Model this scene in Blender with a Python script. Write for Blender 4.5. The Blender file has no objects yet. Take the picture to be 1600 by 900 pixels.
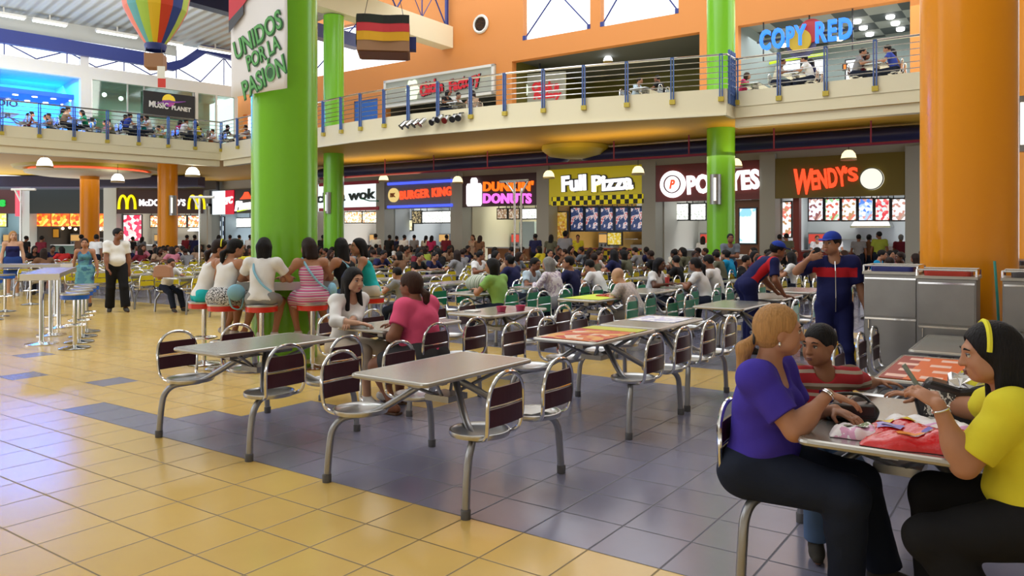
import bpy, math, random
import numpy as np
random.seed(7)
C = bpy.context.scene.collection
sc = bpy.context.scene
# ---------------------------------------------------------------- camera, world, light, exposure
F, HZ, CH = 1206.0, 369.0, 1.6            # focal length (px), horizon row, camera height
cam_d = bpy.data.cameras.new('camera'); cam = bpy.data.objects.new('camera', cam_d); C.objects.link(cam)
cam_d.sensor_width = 36.0; cam_d.lens = 36.0 * F / 1600.0
cam.location = (0, 0, CH); cam.rotation_euler = (math.pi / 2, 0, 0)
cam_d.shift_y = -(450.0 - HZ) / 1600.0
cam_d.clip_end = 200
sc.camera = cam
sc.view_settings.view_transform = 'Standard'; sc.view_settings.look = 'None'
sc.view_settings.gamma = 1.0; sc.view_settings.use_curve_mapping = False
sc.view_settings.exposure = 0.08
sc.cycles.use_denoising = True
sc.cycles.max_bounces = 7; sc.cycles.diffuse_bounces = 3; sc.cycles.glossy_bounces = 3
sc.cycles.transparent_max_bounces = 8; sc.cycles.sample_clamp_indirect = 4.0
sc.cycles.caustics_reflective = False; sc.cycles.caustics_refractive = False
world = bpy.data.worlds.new('sky'); sc.world = world; world.use_nodes = True
bg = world.node_tree.nodes['Background']
bg.inputs[0].default_value = (0.93, 0.96, 1.0, 1); bg.inputs[1].default_value = 2.3
GA = 0.60958; CA, SA = math.cos(GA), math.sin(GA)   # the hall's grid: A runs right and nearer, B runs right and away
def W(a, b): return (a * CA + b * SA, -a * SA + b * CA)
def AB(x, y): return (x * CA - y * SA, x * SA + y * CA)
def area(name, loc, size, power, col=(1, 1, 1), rot=(0, 0, 0), sizey=None):
    l = bpy.data.lights.new(name, 'AREA'); l.energy = power; l.color = col
    l.shape = 'RECTANGLE'; l.size = size; l.size_y = sizey or size
    o = bpy.data.objects.new(name, l); C.objects.link(o); o.location = loc; o.rotation_euler = rot
    return o
def point(name, loc, power, col=(1, .9, .75), r=.1):
    l = bpy.data.lights.new(name, 'POINT'); l.energy = power; l.color = col; l.shadow_soft_size = r
    o = bpy.data.objects.new(name, l); C.objects.link(o); o.location = loc
    return o
area('atrium_fill_light', (-2, 11, 13.2), 16, 500, (1, .98, .95), sizey=12)  # added overhead area lamp filling in daylight; no skylight is built here
area('hall_fill_light', (-7, 24, 12.5), 12, 700, (1, .97, .92), sizey=14)  # added overhead lamp to tune the hall's brightness; stands for no fixture
area('mezzanine_ceiling_light', (11, 26, 9.3), 6, 160, (1, .97, .9))
# light from the lamps under the gallery
for (a, b, p) in ((-9, 24, 45), (-17, 24, 48), (-25, 24, 50), (-32, 24, 50)):
    x, y = W(a, b); area('gallery_soffit_light', (x, y, 4.1), 3.5, p, (1, .86, .62))
for (a, b, p) in ((-6, 23, 26), (-12, 23, 26), (-18, 23.5, 26), (-24, 24, 30)):
    x, y = W(a, b); area('gallery_cove_light', (x, y, 4.2), 4.5, p, (1, .72, .30), (math.pi, 0, -GA), 1.2)
area('left_soffit_light', (-20, 40, 4.4), 7, 120, (1, .88, .66))
area('left_wing_fill_light', (-22, 33, 6.6), 9, 420, (1, .97, .9), (math.pi, 0, 0), 5)  # unseen fill aimed upward, added to brighten the grey roof
area('left_wall_fill_light', (-17, 33, 10.5), 8, 260, (1, .97, .9), (math.radians(75), 0, math.radians(44)), 3)  # unseen fill added to brighten the upper left wall

# ---------------------------------------------------------------- pixel helpers (photo is 1600 x 900)
def at_depth(u, v, Y): return ((u - 800) / F * Y, Y, CH - (v - HZ) / F * Y)
def at_height(u, v, Z):
    Y = (CH - Z) * F / (v - HZ); return ((u - 800) / F * Y, Y, Z)
def ua(u, b):
    r = (u - 800) / F; return b * (CA * r - SA) / (CA + SA * r)
def zv(v, Y): return CH - (v - HZ) / F * Y
def yaw(hx, hy): return math.atan2(-hx, hy)

# ---------------------------------------------------------------- materials
MATS = {}
def mat(name, col, rough=.5, metal=0.0, spec=.5, emit=None, es=0.0, bump=0.0, bscale=40.0, var=0.0, vscale=6.0, coat=0.0, alpha=1.0):
    if name in MATS: return MATS[name]
    m = bpy.data.materials.new(name); m.use_nodes = True; n = m.node_tree.nodes; L = m.node_tree.links
    p = n['Principled BSDF']
    p.inputs['Base Color'].default_value = (*col, 1); p.inputs['Roughness'].default_value = rough
    p.inputs['Metallic'].default_value = metal; p.inputs['Specular IOR Level'].default_value = spec
    if coat: p.inputs['Coat Weight'].default_value = coat; p.inputs['Coat Roughness'].default_value = .08
    if emit is not None:
        p.inputs['Emission Color'].default_value = (*emit, 1); p.inputs['Emission Strength'].default_value = es
    if alpha < 1: p.inputs['Alpha'].default_value = alpha
    if bump or var:
        tc = n.new('ShaderNodeTexCoord')
        if bump:
            nz = n.new('ShaderNodeTexNoise'); nz.inputs['Scale'].default_value = bscale; nz.inputs['Detail'].default_value = 3
            L.new(tc.outputs['Object'], nz.inputs['Vector'])
            b = n.new('ShaderNodeBump'); b.inputs['Strength'].default_value = bump; b.inputs['Distance'].default_value = .02
            L.new(nz.outputs['Fac'], b.inputs['Height']); L.new(b.outputs['Normal'], p.inputs['Normal'])
        if var:
            nz = n.new('ShaderNodeTexNoise'); nz.inputs['Scale'].default_value = vscale; nz.inputs['Detail'].default_value = 2
            L.new(tc.outputs['Object'], nz.inputs['Vector'])
            mx = n.new('ShaderNodeMix'); mx.data_type = 'RGBA'
            mx.inputs['A'].default_value = (*[c * (1 - var) for c in col], 1)
            mx.inputs['B'].default_value = (*[min(1, c * (1 + var)) for c in col], 1)
            L.new(nz.outputs['Fac'], mx.inputs['Factor']); L.new(mx.outputs['Result'], p.inputs['Base Color'])
    MATS[name] = m
    return m
def glow(name, col, s=1.0):
    return mat(name, tuple(c * .18 for c in col), .6, emit=col, es=s)
def pattern(name, kind, cols, scale=8.0, emit=0.0, rough=.6, axis='Z', stretch=(1, 1, 1)):
    """stripe / checker / noise / voronoi pattern from a short list of colours"""
    if name in MATS: return MATS[name]
    m = bpy.data.materials.new(name); m.use_nodes = True; n = m.node_tree.nodes; L = m.node_tree.links
    p = n['Principled BSDF']; p.inputs['Roughness'].default_value = rough
    tc = n.new('ShaderNodeTexCoord'); mp = n.new('ShaderNodeMapping'); mp.inputs['Scale'].default_value = stretch
    L.new(tc.outputs['Object'], mp.inputs['Vector'])
    r = n.new('ShaderNodeValToRGB'); r.color_ramp.interpolation = 'CONSTANT'
    e = r.color_ramp.elements
    while len(e) < len(cols): e.new(.5)
    for i, c in enumerate(cols): e[i].position = i / len(cols); e[i].color = (*c, 1)
    if kind == 'stripe':
        t = n.new('ShaderNodeTexWave'); t.bands_direction = axis; t.inputs['Scale'].default_value = scale
        t.inputs['Distortion'].default_value = .6; t.wave_profile = 'SAW'; out = t.outputs['Fac']
    elif kind == 'checker':
        t = n.new('ShaderNodeTexChecker'); t.inputs['Scale'].default_value = scale; out = t.outputs['Fac']
    elif kind == 'voronoi':
        t = n.new('ShaderNodeTexVoronoi'); t.inputs['Scale'].default_value = scale * (2.3 if emit else 1)
        sp = n.new('ShaderNodeSeparateColor'); L.new(t.outputs['Color'], sp.inputs[0]); out = sp.outputs[0]
    else:
        t = n.new('ShaderNodeTexNoise'); t.inputs['Scale'].default_value = scale; t.inputs['Detail'].default_value = 4
        mr = n.new('ShaderNodeMapRange'); mr.inputs[1].default_value = .32; mr.inputs[2].default_value = .68
        L.new(t.outputs['Fac'], mr.inputs[0]); out = mr.outputs[0]
    L.new(mp.outputs['Vector'], t.inputs['Vector']); L.new(out, r.inputs['Fac'])
    L.new(r.outputs['Color'], p.inputs['Base Color'])
    if emit:
        L.new(r.outputs['Color'], p.inputs['Emission Color']); p.inputs['Emission Strength'].default_value = emit
    MATS[name] = m
    return m
def glassmat(name, tint=(1, 1, 1), gloss=.04):
    if name in MATS: return MATS[name]
    m = bpy.data.materials.new(name); m.use_nodes = True; n = m.node_tree.nodes; L = m.node_tree.links
    n.remove(n['Principled BSDF'])
    t = n.new('ShaderNodeBsdfTransparent'); t.inputs[0].default_value = (*tint, 1)
    g = n.new('ShaderNodeBsdfGlossy'); g.inputs['Roughness'].default_value = .05
    mx = n.new('ShaderNodeMixShader'); mx.inputs[0].default_value = gloss
    L.new(t.outputs[0], mx.inputs[1]); L.new(g.outputs[0], mx.inputs[2]); L.new(mx.outputs[0], n['Material Output'].inputs['Surface'])
    MATS[name] = m
    return m
M = dict(
    green=mat('column_green', (.20, .56, .028), .24, spec=.35, coat=.25), orange=mat('column_orange', (.86, .31, .005), .28, spec=.3, coat=.12),
    cream=mat('cream_paint', (.84, .76, .52), .6), cream2=mat('cream_paint_pale', (.86, .79, .56), .6),
    orwall=mat('orange_wall', (.66, .245, .055), .65, bump=.05, bscale=20), white=mat('white_paint', (.75, .74, .70), .6),
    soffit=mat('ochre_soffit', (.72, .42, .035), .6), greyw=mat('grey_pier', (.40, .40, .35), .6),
    navy=mat('navy_paint', (.012, .014, .07), .45), blue=mat('royal_blue_paint', (.02, .035, .20), .45),
    railblue=mat('blue_rail_post', (.06, .13, .36), .4), ybrk=mat('yellow_bracket', (.55, .42, .04), .5),
    steel=mat('brushed_steel', (.50, .50, .50), .30, 1.0, var=.10, vscale=9), chrome=mat('chrome', (.72, .72, .72), .12, 1.0),
    binsteel=mat('bin_steel', (.30, .30, .30), .36, .9, var=.12, vscale=7), pipe=mat('grey_pipe', (.34, .34, .35), .32, .85), rubber=mat('grey_rubber', (.10, .10, .11), .6),
    top=mat('table_steel', (.55, .56, .54), .24, .85, var=.12, vscale=4), edge=mat('table_edge', (.42, .40, .36), .3, .7),
    maroon=mat('maroon_slat', (.055, .012, .022), .3), gslat=mat('green_slat', (.01, .24, .115), .35), yslat=mat('yellow_slat', (.62, .50, .01), .35),
    sblue=mat('blue_seat_band', (.01, .10, .55), .25), sred=mat('red_seat_band', (.62, .025, .01), .25),
    black=mat('black_plastic', (.012, .012, .014), .4), dark=mat('dark_void', (.03, .028, .025), .8),
    magenta=mat('maroon_rail', (.22, .02, .07), .35), wtop=mat('white_laminate', (.78, .76, .74), .35),
    roofm=mat('roof_sheet', (.40, .41, .39), .55), paper=mat('white_paper', (.85, .85, .83), .7),
    brown=mat('brown_wood', (.14, .045, .02), .5), card=mat('brown_cardboard', (.36, .19, .11), .75),
    glass=glassmat('window_glass'), gglass=glassmat('green_shop_glass', (.72, .86, .80), .14),
)

# ---------------------------------------------------------------- mesh builder
def rotz(t): c, s = math.cos(t), math.sin(t); return np.array([[c, -s, 0], [s, c, 0], [0, 0, 1.]])
class MB:
    def __init__(s): s.v = []; s.f = []; s.m = []; s.n = 0
    def add(s, V, Fc, m=0):
        o = s.n; V = np.asarray(V, float).reshape(-1, 3); s.v.append(V); s.n += len(V)
        for f in Fc: s.f.append([i + o for i in f]); s.m.append(m)
        return s
    def box(s, c, d, R=None, m=0):
        h = np.array(d, float) / 2
        V = np.array([[x, y, z] for z in (-1, 1) for y in (-1, 1) for x in (-1, 1)]) * h
        if R is not None: V = V @ np.asarray(R).T
        return s.add(V + np.array(c, float), [(0, 2, 3, 1), (4, 5, 7, 6), (0, 1, 5, 4), (2, 6, 7, 3), (0, 4, 6, 2), (1, 3, 7, 5)], m)
    def bb(s, lo, hi, m=0):
        lo, hi = np.array(lo, float), np.array(hi, float); return s.box((lo + hi) / 2, hi - lo, None, m)
    def cyl(s, p, q, r0, r1=None, n=16, m=0):
        return s.tube([p, q], [r0, r0 if r1 is None else r1], n, m)
    def tube(s, pts, r, n=10, m=0, closed=False):
        P = np.array(pts, float); k = len(P); r = np.full(k, r) if np.isscalar(r) else np.array(r, float)
        T = np.gradient(P, axis=0) if not closed else (np.roll(P, -1, 0) - np.roll(P, 1, 0))
        T /= np.linalg.norm(T, axis=1)[:, None] + 1e-12
        ref = np.array([0, 0, 1.]) if abs(T[0][2]) < .9 else np.array([1., 0, 0])
        N = np.cross(T[0], ref); N /= np.linalg.norm(N); V = []
        ang = np.arange(n) * 2 * math.pi / n
        for i in range(k):
            N = N - T[i] * (N @ T[i]); N /= np.linalg.norm(N) + 1e-12; B = np.cross(T[i], N)
            V.append(P[i] + r[i] * (np.cos(ang)[:, None] * N + np.sin(ang)[:, None] * B))
        Fc = []
        for i in range(k if closed else k - 1):
            j = (i + 1) % k
            for t in range(n): Fc.append((i * n + t, i * n + (t + 1) % n, j * n + (t + 1) % n, j * n + t))
        if not closed: Fc.append(tuple(range(n - 1, -1, -1))); Fc.append(tuple((k - 1) * n + t for t in range(n)))
        return s.add(np.concatenate(V), Fc, m)
    def lathe(s, prof, n=24, c=(0, 0, 0), m=0, R=None, cap=True):
        V = []; k = len(prof)
        for (r, z) in prof:
            for t in range(n):
                a = 2 * math.pi * t / n; V.append((r * math.cos(a), r * math.sin(a), z))
        V = np.array(V)
        if R is not None: V = V @ np.asarray(R).T
        Fc = [(i * n + t, i * n + (t + 1) % n, (i + 1) * n + (t + 1) % n, (i + 1) * n + t) for i in range(k - 1) for t in range(n)]
        if cap: Fc += [tuple(range(n - 1, -1, -1)), tuple((k - 1) * n + t for t in range(n))]
        return s.add(V + np.array(c, float), Fc, m)
    def prism(s, poly, z0, z1, m=0):
        k = len(poly); V = [(x, y, z0) for x, y in poly] + [(x, y, z1) for x, y in poly]
        return s.add(V, [tuple(range(k - 1, -1, -1)), tuple(range(k, 2 * k))] + [(i, (i + 1) % k, k + (i + 1) % k, k + i) for i in range(k)], m)
    def prismy(s, poly, y0, y1, m=0):
        """outline in x,z given depth in y (a plate that faces -y)"""
        k = len(poly); V = [(x, y0, z) for x, z in poly] + [(x, y1, z) for x, z in poly]
        return s.add(V, [tuple(range(k)), tuple(range(2 * k - 1, k - 1, -1))] + [(i, k + i, k + (i + 1) % k, (i + 1) % k) for i in range(k)], m)
    def ell(s, c, r, R=None, n=16, k=10, m=0):
        V = [(0, 0, -1)]
        for i in range(1, k):
            p = -math.pi / 2 + math.pi * i / k
            for t in range(n):
                a = 2 * math.pi * t / n; V.append((math.cos(p) * math.cos(a), math.cos(p) * math.sin(a), math.sin(p)))
        V.append((0, 0, 1)); V = np.array(V) * np.array(r, float)
        if R is not None: V = V @ np.asarray(R).T
        Fc = [(0, 1 + (t + 1) % n, 1 + t) for t in range(n)]
        for i in range(k - 2):
            for t in range(n): Fc.append((1 + i * n + t, 1 + i * n + (t + 1) % n, 1 + (i + 1) * n + (t + 1) % n, 1 + (i + 1) * n + t))
        e = len(V) - 1; Fc += [(e, 1 + (k - 2) * n + t, 1 + (k - 2) * n + (t + 1) % n) for t in range(n)]
        return s.add(V + np.array(c, float), Fc, m)
    def mesh(s, name, mats, smooth=False):
        me = bpy.data.meshes.new(name); me.from_pydata(np.concatenate(s.v).tolist(), [], s.f)
        for m in (mats if isinstance(mats, (list, tuple)) else [mats]): me.materials.append(m)
        if any(s.m): me.polygons.foreach_set('material_index', s.m)
        if smooth:
            me.polygons.foreach_set('use_smooth', [True] * len(s.f))
            try: me.set_sharp_from_angle(angle=math.radians(42))
            except Exception: pass
        me.update(); return me
    def build(s, name, mats, parent=None, smooth=True, bevel=0):
        o = bpy.data.objects.new(name, s.mesh(name, mats, smooth)); C.objects.link(o)
        if parent is not None: o.parent = parent
        if bevel:
            bv = o.modifiers.new('bevel', 'BEVEL'); bv.width = bevel; bv.segments = 2; bv.limit_method = 'ANGLE'
        return o
def place(o, loc=None, rz=None):
    if loc is not None: o.location = loc
    if rz is not None: o.rotation_euler = (0, 0, rz)
    return o
def tag(o, label, cat, group=None, kind=None):
    if label: o['label'] = label
    if cat: o['category'] = cat
    if group: o['group'] = group
    if kind: o['kind'] = kind
    return o
def thing(name, label, cat, loc=(0, 0, 0), rz=0.0, group=None):
    o = bpy.data.objects.new(name, None); C.objects.link(o); o.empty_display_size = .1
    o.location = loc; o.rotation_euler = (0, 0, rz)
    return tag(o, label, cat, group)
def struct(o, label=None):
    o['kind'] = 'structure'
    if label: o['label'] = label
    return o
KIDS = {}
def kids(o):
    if o.name not in KIDS: KIDS[o.name] = [c for c in bpy.data.objects if c.parent == o]
    return KIDS[o.name]
def dup(o, parent=None):
    c = o.copy(); C.objects.link(c)
    if parent is not None: c.parent = parent
    for ch in kids(o): dup(ch, c)
    return c
def text_mesh(s, width, height, depth=.02, bold=0.0, shear=0.0, space=1.0):
    """letters standing in x,z, facing -y, centred, fitted to width x height"""
    cu = bpy.data.curves.new('lettering', 'FONT'); cu.body = s; cu.size = 1; cu.offset = bold; cu.shear = shear
    cu.space_character = space; cu.extrude = .05; cu.resolution_u = 3
    t = bpy.data.objects.new('lettering', cu); C.objects.link(t)
    dg = bpy.context.evaluated_depsgraph_get(); me = bpy.data.meshes.new_from_object(t.evaluated_get(dg))
    bpy.data.objects.remove(t); bpy.data.curves.remove(cu)
    n = len(me.vertices); V = np.empty(n * 3); me.vertices.foreach_get('co', V); V = V.reshape(n, 3)
    lo, hi = V.min(0), V.max(0); ctr = (lo + hi) / 2
    V = V - ctr; sx = width / (hi[0] - lo[0]); sy = height / (hi[1] - lo[1])
    O = np.stack([V[:, 0] * sx, -V[:, 2] / .1 * depth, V[:, 1] * sy], 1)
    me.vertices.foreach_set('co', O.ravel()); me.update()
    return me
def letters(s, width, height, m, parent, loc, depth=.03, bold=.0, tilt=0.0, shear=0.0, name='lettering', rz=0.0, space=1.0):
    me = text_mesh(s, width, height, depth, bold, shear, space); me.materials.clear(); me.materials.append(m)
    o = bpy.data.objects.new(name, me); C.objects.link(o); o.parent = parent; o.location = loc; o.rotation_euler = (0, -tilt, rz)
    return o
# ================================================================ SETTING
TS = 0.3958; A0, B0 = -4.313, 3.4515
def tile_mat(name, col, var):
    m = bpy.data.materials.new(name); m.use_nodes = True; n = m.node_tree.nodes; L = m.node_tree.links; p = n['Principled BSDF']
    tc = n.new('ShaderNodeTexCoord'); mp = n.new('ShaderNodeMapping'); mp.vector_type = 'POINT'
    mp.inputs['Location'].default_value = (-A0 / TS, -B0 / TS, 0); mp.inputs['Scale'].default_value = (1 / TS, 1 / TS, 1)
    L.new(tc.outputs['Object'], mp.inputs['Vector'])
    def vm(op, a, b=None):
        q = n.new('ShaderNodeVectorMath'); q.operation = op; L.new(a, q.inputs[0])
        if b is not None: q.inputs[1].default_value = b
        return q.outputs[0]
    fr = vm('FRACTION', mp.outputs['Vector']); ce = vm('FLOOR', mp.outputs['Vector'])
    ab = vm('ABSOLUTE', vm('SUBTRACT', fr, (.5, .5, .5)))
    sp = n.new('ShaderNodeSeparateXYZ'); L.new(ab, sp.inputs[0])
    mx = n.new('ShaderNodeMath'); mx.operation = 'MAXIMUM'; L.new(sp.outputs[0], mx.inputs[0]); L.new(sp.outputs[1], mx.inputs[1])
    mr = n.new('ShaderNodeMapRange'); mr.inputs[1].default_value = .482; mr.inputs[2].default_value = .492; L.new(mx.outputs[0], mr.inputs[0])
    wn = n.new('ShaderNodeTexWhiteNoise'); wn.noise_dimensions = '2D'; L.new(ce, wn.inputs['Vector'])
    nz = n.new('ShaderNodeTexNoise'); nz.inputs['Scale'].default_value = 1.7; nz.inputs['Detail'].default_value = 5; L.new(mp.outputs['Vector'], nz.inputs['Vector'])
    ad = n.new('ShaderNodeMath'); ad.operation = 'ADD'; L.new(wn.outputs['Value'], ad.inputs[0]); L.new(nz.outputs['Fac'], ad.inputs[1])
    hf = n.new('ShaderNodeMath'); hf.operation = 'MULTIPLY'; hf.inputs[1].default_value = .5; L.new(ad.outputs[0], hf.inputs[0])
    c1 = n.new('ShaderNodeMix'); c1.data_type = 'RGBA'
    c1.inputs['A'].default_value = (*[c * (1 - var) for c in col], 1); c1.inputs['B'].default_value = (*[c * (1 + var) for c in col], 1)
    L.new(hf.outputs[0], c1.inputs['Factor'])
    c2 = n.new('ShaderNodeMix'); c2.data_type = 'RGBA'; L.new(mr.outputs[0], c2.inputs['Factor']); L.new(c1.outputs['Result'], c2.inputs['A'])
    c2.inputs['B'].default_value = (*[c * .30 for c in col], 1); L.new(c2.outputs['Result'], p.inputs['Base Color'])
    r = n.new('ShaderNodeMapRange'); r.inputs[3].default_value = .20; r.inputs[4].default_value = .6; L.new(mr.outputs[0], r.inputs[0]); L.new(r.outputs[0], p.inputs['Roughness'])
    b = n.new('ShaderNodeBump'); b.invert = True; b.inputs['Strength'].default_value = .25; b.inputs['Distance'].default_value = .01
    L.new(mr.outputs[0], b.inputs['Height']); L.new(b.outputs['Normal'], p.inputs['Normal'])
    p.inputs['Specular IOR Level'].default_value = .62
    return m
def is_blue(i, j):
    if (i, j) in ((-11, 2), (-14, 1), (-18, 3), (-9, 6), (-13, 7)): return True
    if j < 0: return False
    if j < 4:
        return i >= (-8, -5, -4, -4)[j]
    if j < 5: return i >= -3
    if j < 11: return i >= (-1 if j < 9 else -2)
    if j < 14: return False
    if i >= -9: return not (24 <= j < 26)
    if j >= 17: return not (26 <= j < 28)
    return i >= -12
fl = MB()
def tile_quad(i0, j0, i1, j1, m):
    a0, a1, b0, b1 = A0 + i0 * TS, A0 + i1 * TS, B0 + j0 * TS, B0 + j1 * TS
    fl.add([(a0, b0, 0), (a1, b0, 0), (a1, b1, 0), (a0, b1, 0)], [(0, 1, 2, 3)], m)
for j in range(-14, 66):                       # one quad per run of like-coloured tiles
    i = -100; run = None
    while i <= 36:
        bl = i < 36 and is_blue(i, j)
        if i == 36 or (run is not None and bl != run[1]):
            tile_quad(run[0], j, i, j + 1, 1 if run[1] else 0); run = (i, bl)
        elif run is None: run = (i, bl)
        i += 1
fo = fl.build('floor', [tile_mat('yellow_floor_tile', (.68, .455, .135), .08), tile_mat('slate_blue_floor_tile', (.20, .20, .285), .13)], smooth=False)
fo.rotation_euler = (0, 0, -GA); struct(fo)

# gallery edge (mezzanine): left wing, bulging middle, right wing
EDGE_L = [(-26.5, 21.2), (-12.9, 34.2)]
EDGE_M = [(-12.9, 34.2), (-10.65, 32.1), (-7.36, 29.2), (-5.6, 27.55), (-3.22, 25.75), (0, 23.85), (2.0, 22.95), (3.9, 22.2), (5.94, 21.4), (6.34, 22.05)]
EDGE_R = [(6.34, 22.05), (14.5, 16.36)]
POLY = EDGE_L + EDGE_M[1:] + EDGE_R[1:]
BACK = [W(4, 36), (-15.5, 54.7), (-42, 29)]
def slab():
    b = MB(); P = POLY + BACK; k = len(P)
    V = [(x, y, 4.97) for x, y in P] + [(x, y, 5.7) for x, y in P]
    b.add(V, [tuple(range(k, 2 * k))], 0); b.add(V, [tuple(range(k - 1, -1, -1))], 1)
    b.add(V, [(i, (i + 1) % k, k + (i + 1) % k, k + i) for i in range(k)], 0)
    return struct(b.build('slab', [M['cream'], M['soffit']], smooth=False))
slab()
def edge_band(name, pts, z0, z1, out, thick, m):
    """a band that follows the gallery edge, proud of it by `out`"""
    b = MB()
    for (p, q) in zip(pts[:-1], pts[1:]):
        p, q = np.array(p), np.array(q); d = (q - p) / np.linalg.norm(q - p); nrm = np.array([d[1], -d[0]])
        a1, a2 = p + nrm * out, q + nrm * out; b1, b2 = p + nrm * (out - thick), q + nrm * (out - thick)
        b.prism([tuple(a1), tuple(a2), tuple(b2), tuple(b1)], z0, z1)
    return struct(b.build(name, m, smooth=False))
edge_band('trim_1', EDGE_L, 5.28, 5.72, .03, .1, M['cream2']); edge_band('trim_2', EDGE_L, 4.70, 4.97, -.12, .3, M['cream'])
edge_band('trim_3', EDGE_R, 5.28, 5.72, .03, .1, M['cream2']); edge_band('trim_4', EDGE_R, 4.72, 4.97, -.10, .3, M['cream'])
edge_band('trim_5', EDGE_M[:2], 4.70, 4.97, -.12, .3, M['cream'])
edge_band('trim_6', EDGE_M, 4.95, 5.02, .03, .1, M['cream2'])

def on_edge(u, pts):
    r = (u - 800) / F
    for (p, q) in zip(pts[:-1], pts[1:]):
        d = (q[0] - p[0], q[1] - p[1]); den = d[0] - r * d[1]
        if abs(den) < 1e-9: continue
        t = (r * p[1] - p[0]) / den
        if -1e-6 <= t <= 1 + 1e-6: return (p[0] + d[0] * t, p[1] + d[1] * t), math.atan2(d[1], d[0])
    return None, None
def railing(pts, us, label):
    t = thing('railing', label, 'railing', (0, 0, 5.7), 0, 'blue posted gallery railings')
    off = []
    P = [np.array(p) for p in pts]
    for i, p in enumerate(P):
        d = (P[min(i + 1, len(P) - 1)] - P[max(i - 1, 0)]); d /= np.linalg.norm(d); off.append(p + np.array([d[1], -d[0]]) * .07)
    MB().tube([(x, y, .93) for x, y in off], .032, 8).build('handrail', M['chrome'], t)
    b = MB()
    for z in (.12, .28, .44, .60, .76): b.tube([(x, y, z) for x, y in off], .013, 6)
    b.build('cross_rail', M['chrome'], t)
    for u in us:
        p, a = on_edge(u, pts)
        if p is None: continue
        R = rotz(a); c = np.array([p[0], p[1], 0]) + R @ np.array([0, -.07, 0])
        m = MB()
        for s in (-.035, .035): m.box(c + R @ np.array([s, 0, .33]), (.028, .07, 1.22), R)
        m.box(c + R @ np.array([0, 0, .93]), (.10, .07, .05), R)
        po = m.build('post', M['railblue'], t, smooth=False)
        MB().box(c + R @ np.array([0, .01, -.30]), (.15, .10, .13), R).build('bracket', M['ybrk'], po, smooth=False)['label'] = 'yellow bracket'
    return t
railing(EDGE_L, (2, 61, 115, 167, 216, 262, 304, 344.6), 'blue posted railing on the left gallery wing')
railing(EDGE_M, (373, 507, 535, 565, 602, 640, 686, 737, 790, 850, 913, 980, 1051, 1127), 'blue posted railing along the curved middle of the gallery')
railing(EDGE_R, (1152, 1218, 1291, 1368, 1449), 'blue posted railing on the right gallery wing before the copy shop')
p, a = on_edge(1146, EDGE_M); R = rotz(a)
b = MB()
for s in (-.28, -.1, .08, .25): b.box(np.array([6.2, 21.75, 6.05]) + np.array([s * .5, s * .8, 0]), (.06, .06, 1.5), R)
for z in (5.6, 5.8, 6, 6.2, 6.4, 6.6): b.box((6.2, 21.75, z), (.5, .05, .05), R)
b = b.build('corner_panel', M['railblue'], smooth=False); tag(b, 'tall blue metal ladder-like panel where the railing steps beside the green column', 'railing')

# columns
def column(name, x, y, r, z1, m, label):
    o = MB().lathe([(r, 0), (r, z1)], 48).build(name, m); place(o, (x, y, 0)); return struct(o, label)
COLG = (-3.02, 10.25)
column('column', -3.02, 10.25, .425, 13.3, M['green'], 'big bright green round column with the banner')
column('column', -7.3, 31.6, .41, 10.6, M['green'], 'green round column behind the big one')
column('column', 6.55, 24.2, .43, 13.3, M['green'], 'green round column before the dark red sign')
column('column', 4.58, 7.75, .43, 13.3, M['orange'], 'thick orange round column behind the steel bins')
column('column', 7.55, 11.0, .43, 13.3, M['orange'], 'orange round column at the right edge')
column('column', -15.75, 35.3, .425, 5.0, M['orange'], 'orange round column under the left gallery with a wall light')
column('column', -20.9, 38.2, .43, 5.0, M['orange'], 'orange round column under the ring canopy')

# upper orange wall above the store row, along A at b = 28.8, with its openings
BW = 28.8
def up(us, z): return (ua(us, BW), z)
wall = MB()
def wseg(u0, u1, z0, z1, m=0, y0=BW, y1=BW + .35): wall.bb((ua(u0, BW), y0, z0), (ua(u1, BW), y1, z1), m)
ZH, ZW = 9.55, 10.42
wseg(366, 1700, ZH, ZW)                                  # band between shop headers and windows
for (u0, u1) in ((366, 480), (640, 817), (922, 938), (1060, 1700)): wseg(u0, u1, ZW, 14.2)
for (u0, u1) in ((480, 640), (817, 922), (938, 1060)): wseg(u0, u1, 12.9, 14.2)
for (u0, u1) in ((366, 380), (497, 553), (590, 603), (775, 800), (1093, 1153), (1422, 1700)): wseg(u0, u1, 5.7, ZH)
wseg(380, 497, 8.9, ZH); wseg(553, 590, 8.75, ZH)
wo = wall.build('wall_back', M['orwall'], smooth=False); wo.rotation_euler = (0, 0, -GA); struct(wo)
def window(name, u0, u1, z0, z1, bars, nub=True):
    t = thing(name, None, None); t.rotation_euler = (0, 0, -GA); struct(t)
    a0, a1 = ua(u0, BW), ua(u1, BW)
    MB().bb((a0, BW + .14, z0), (a1, BW + .155, z1)).build('pane', M['glass'], t, smooth=False)
    m = MB()
    for (p, q) in bars:
        A1 = np.array((a0 + (a1 - a0) * p[0], BW + .1, z0 + (z1 - z0) * p[1])); A2 = np.array((a0 + (a1 - a0) * q[0], BW + .1, z0 + (z1 - z0) * q[1]))
        m.tube([A1, A2], .035, 6)
    for s in (.02, .98): m.box((a0 + (a1 - a0) * s, BW + .05, z0 + .1), (.16, .12, .2))
    m.build('window_brace', M['blue'], t)
    return t
window('window_1', 817, 922, ZW, 12.9, [((0, .02), (.5, .78)), ((.5, .78), (1, .02))])
window('window_2', 938, 1060, ZW, 12.9, [((0, .02), (.5, 1)), ((.5, 1), (1, .02))])
window('window_3', 480, 640, ZW, 12.9, [((0, .02), (.5, 1)), ((.5, 1), (1, .02)), ((0, .93), (1, .93))])
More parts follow.
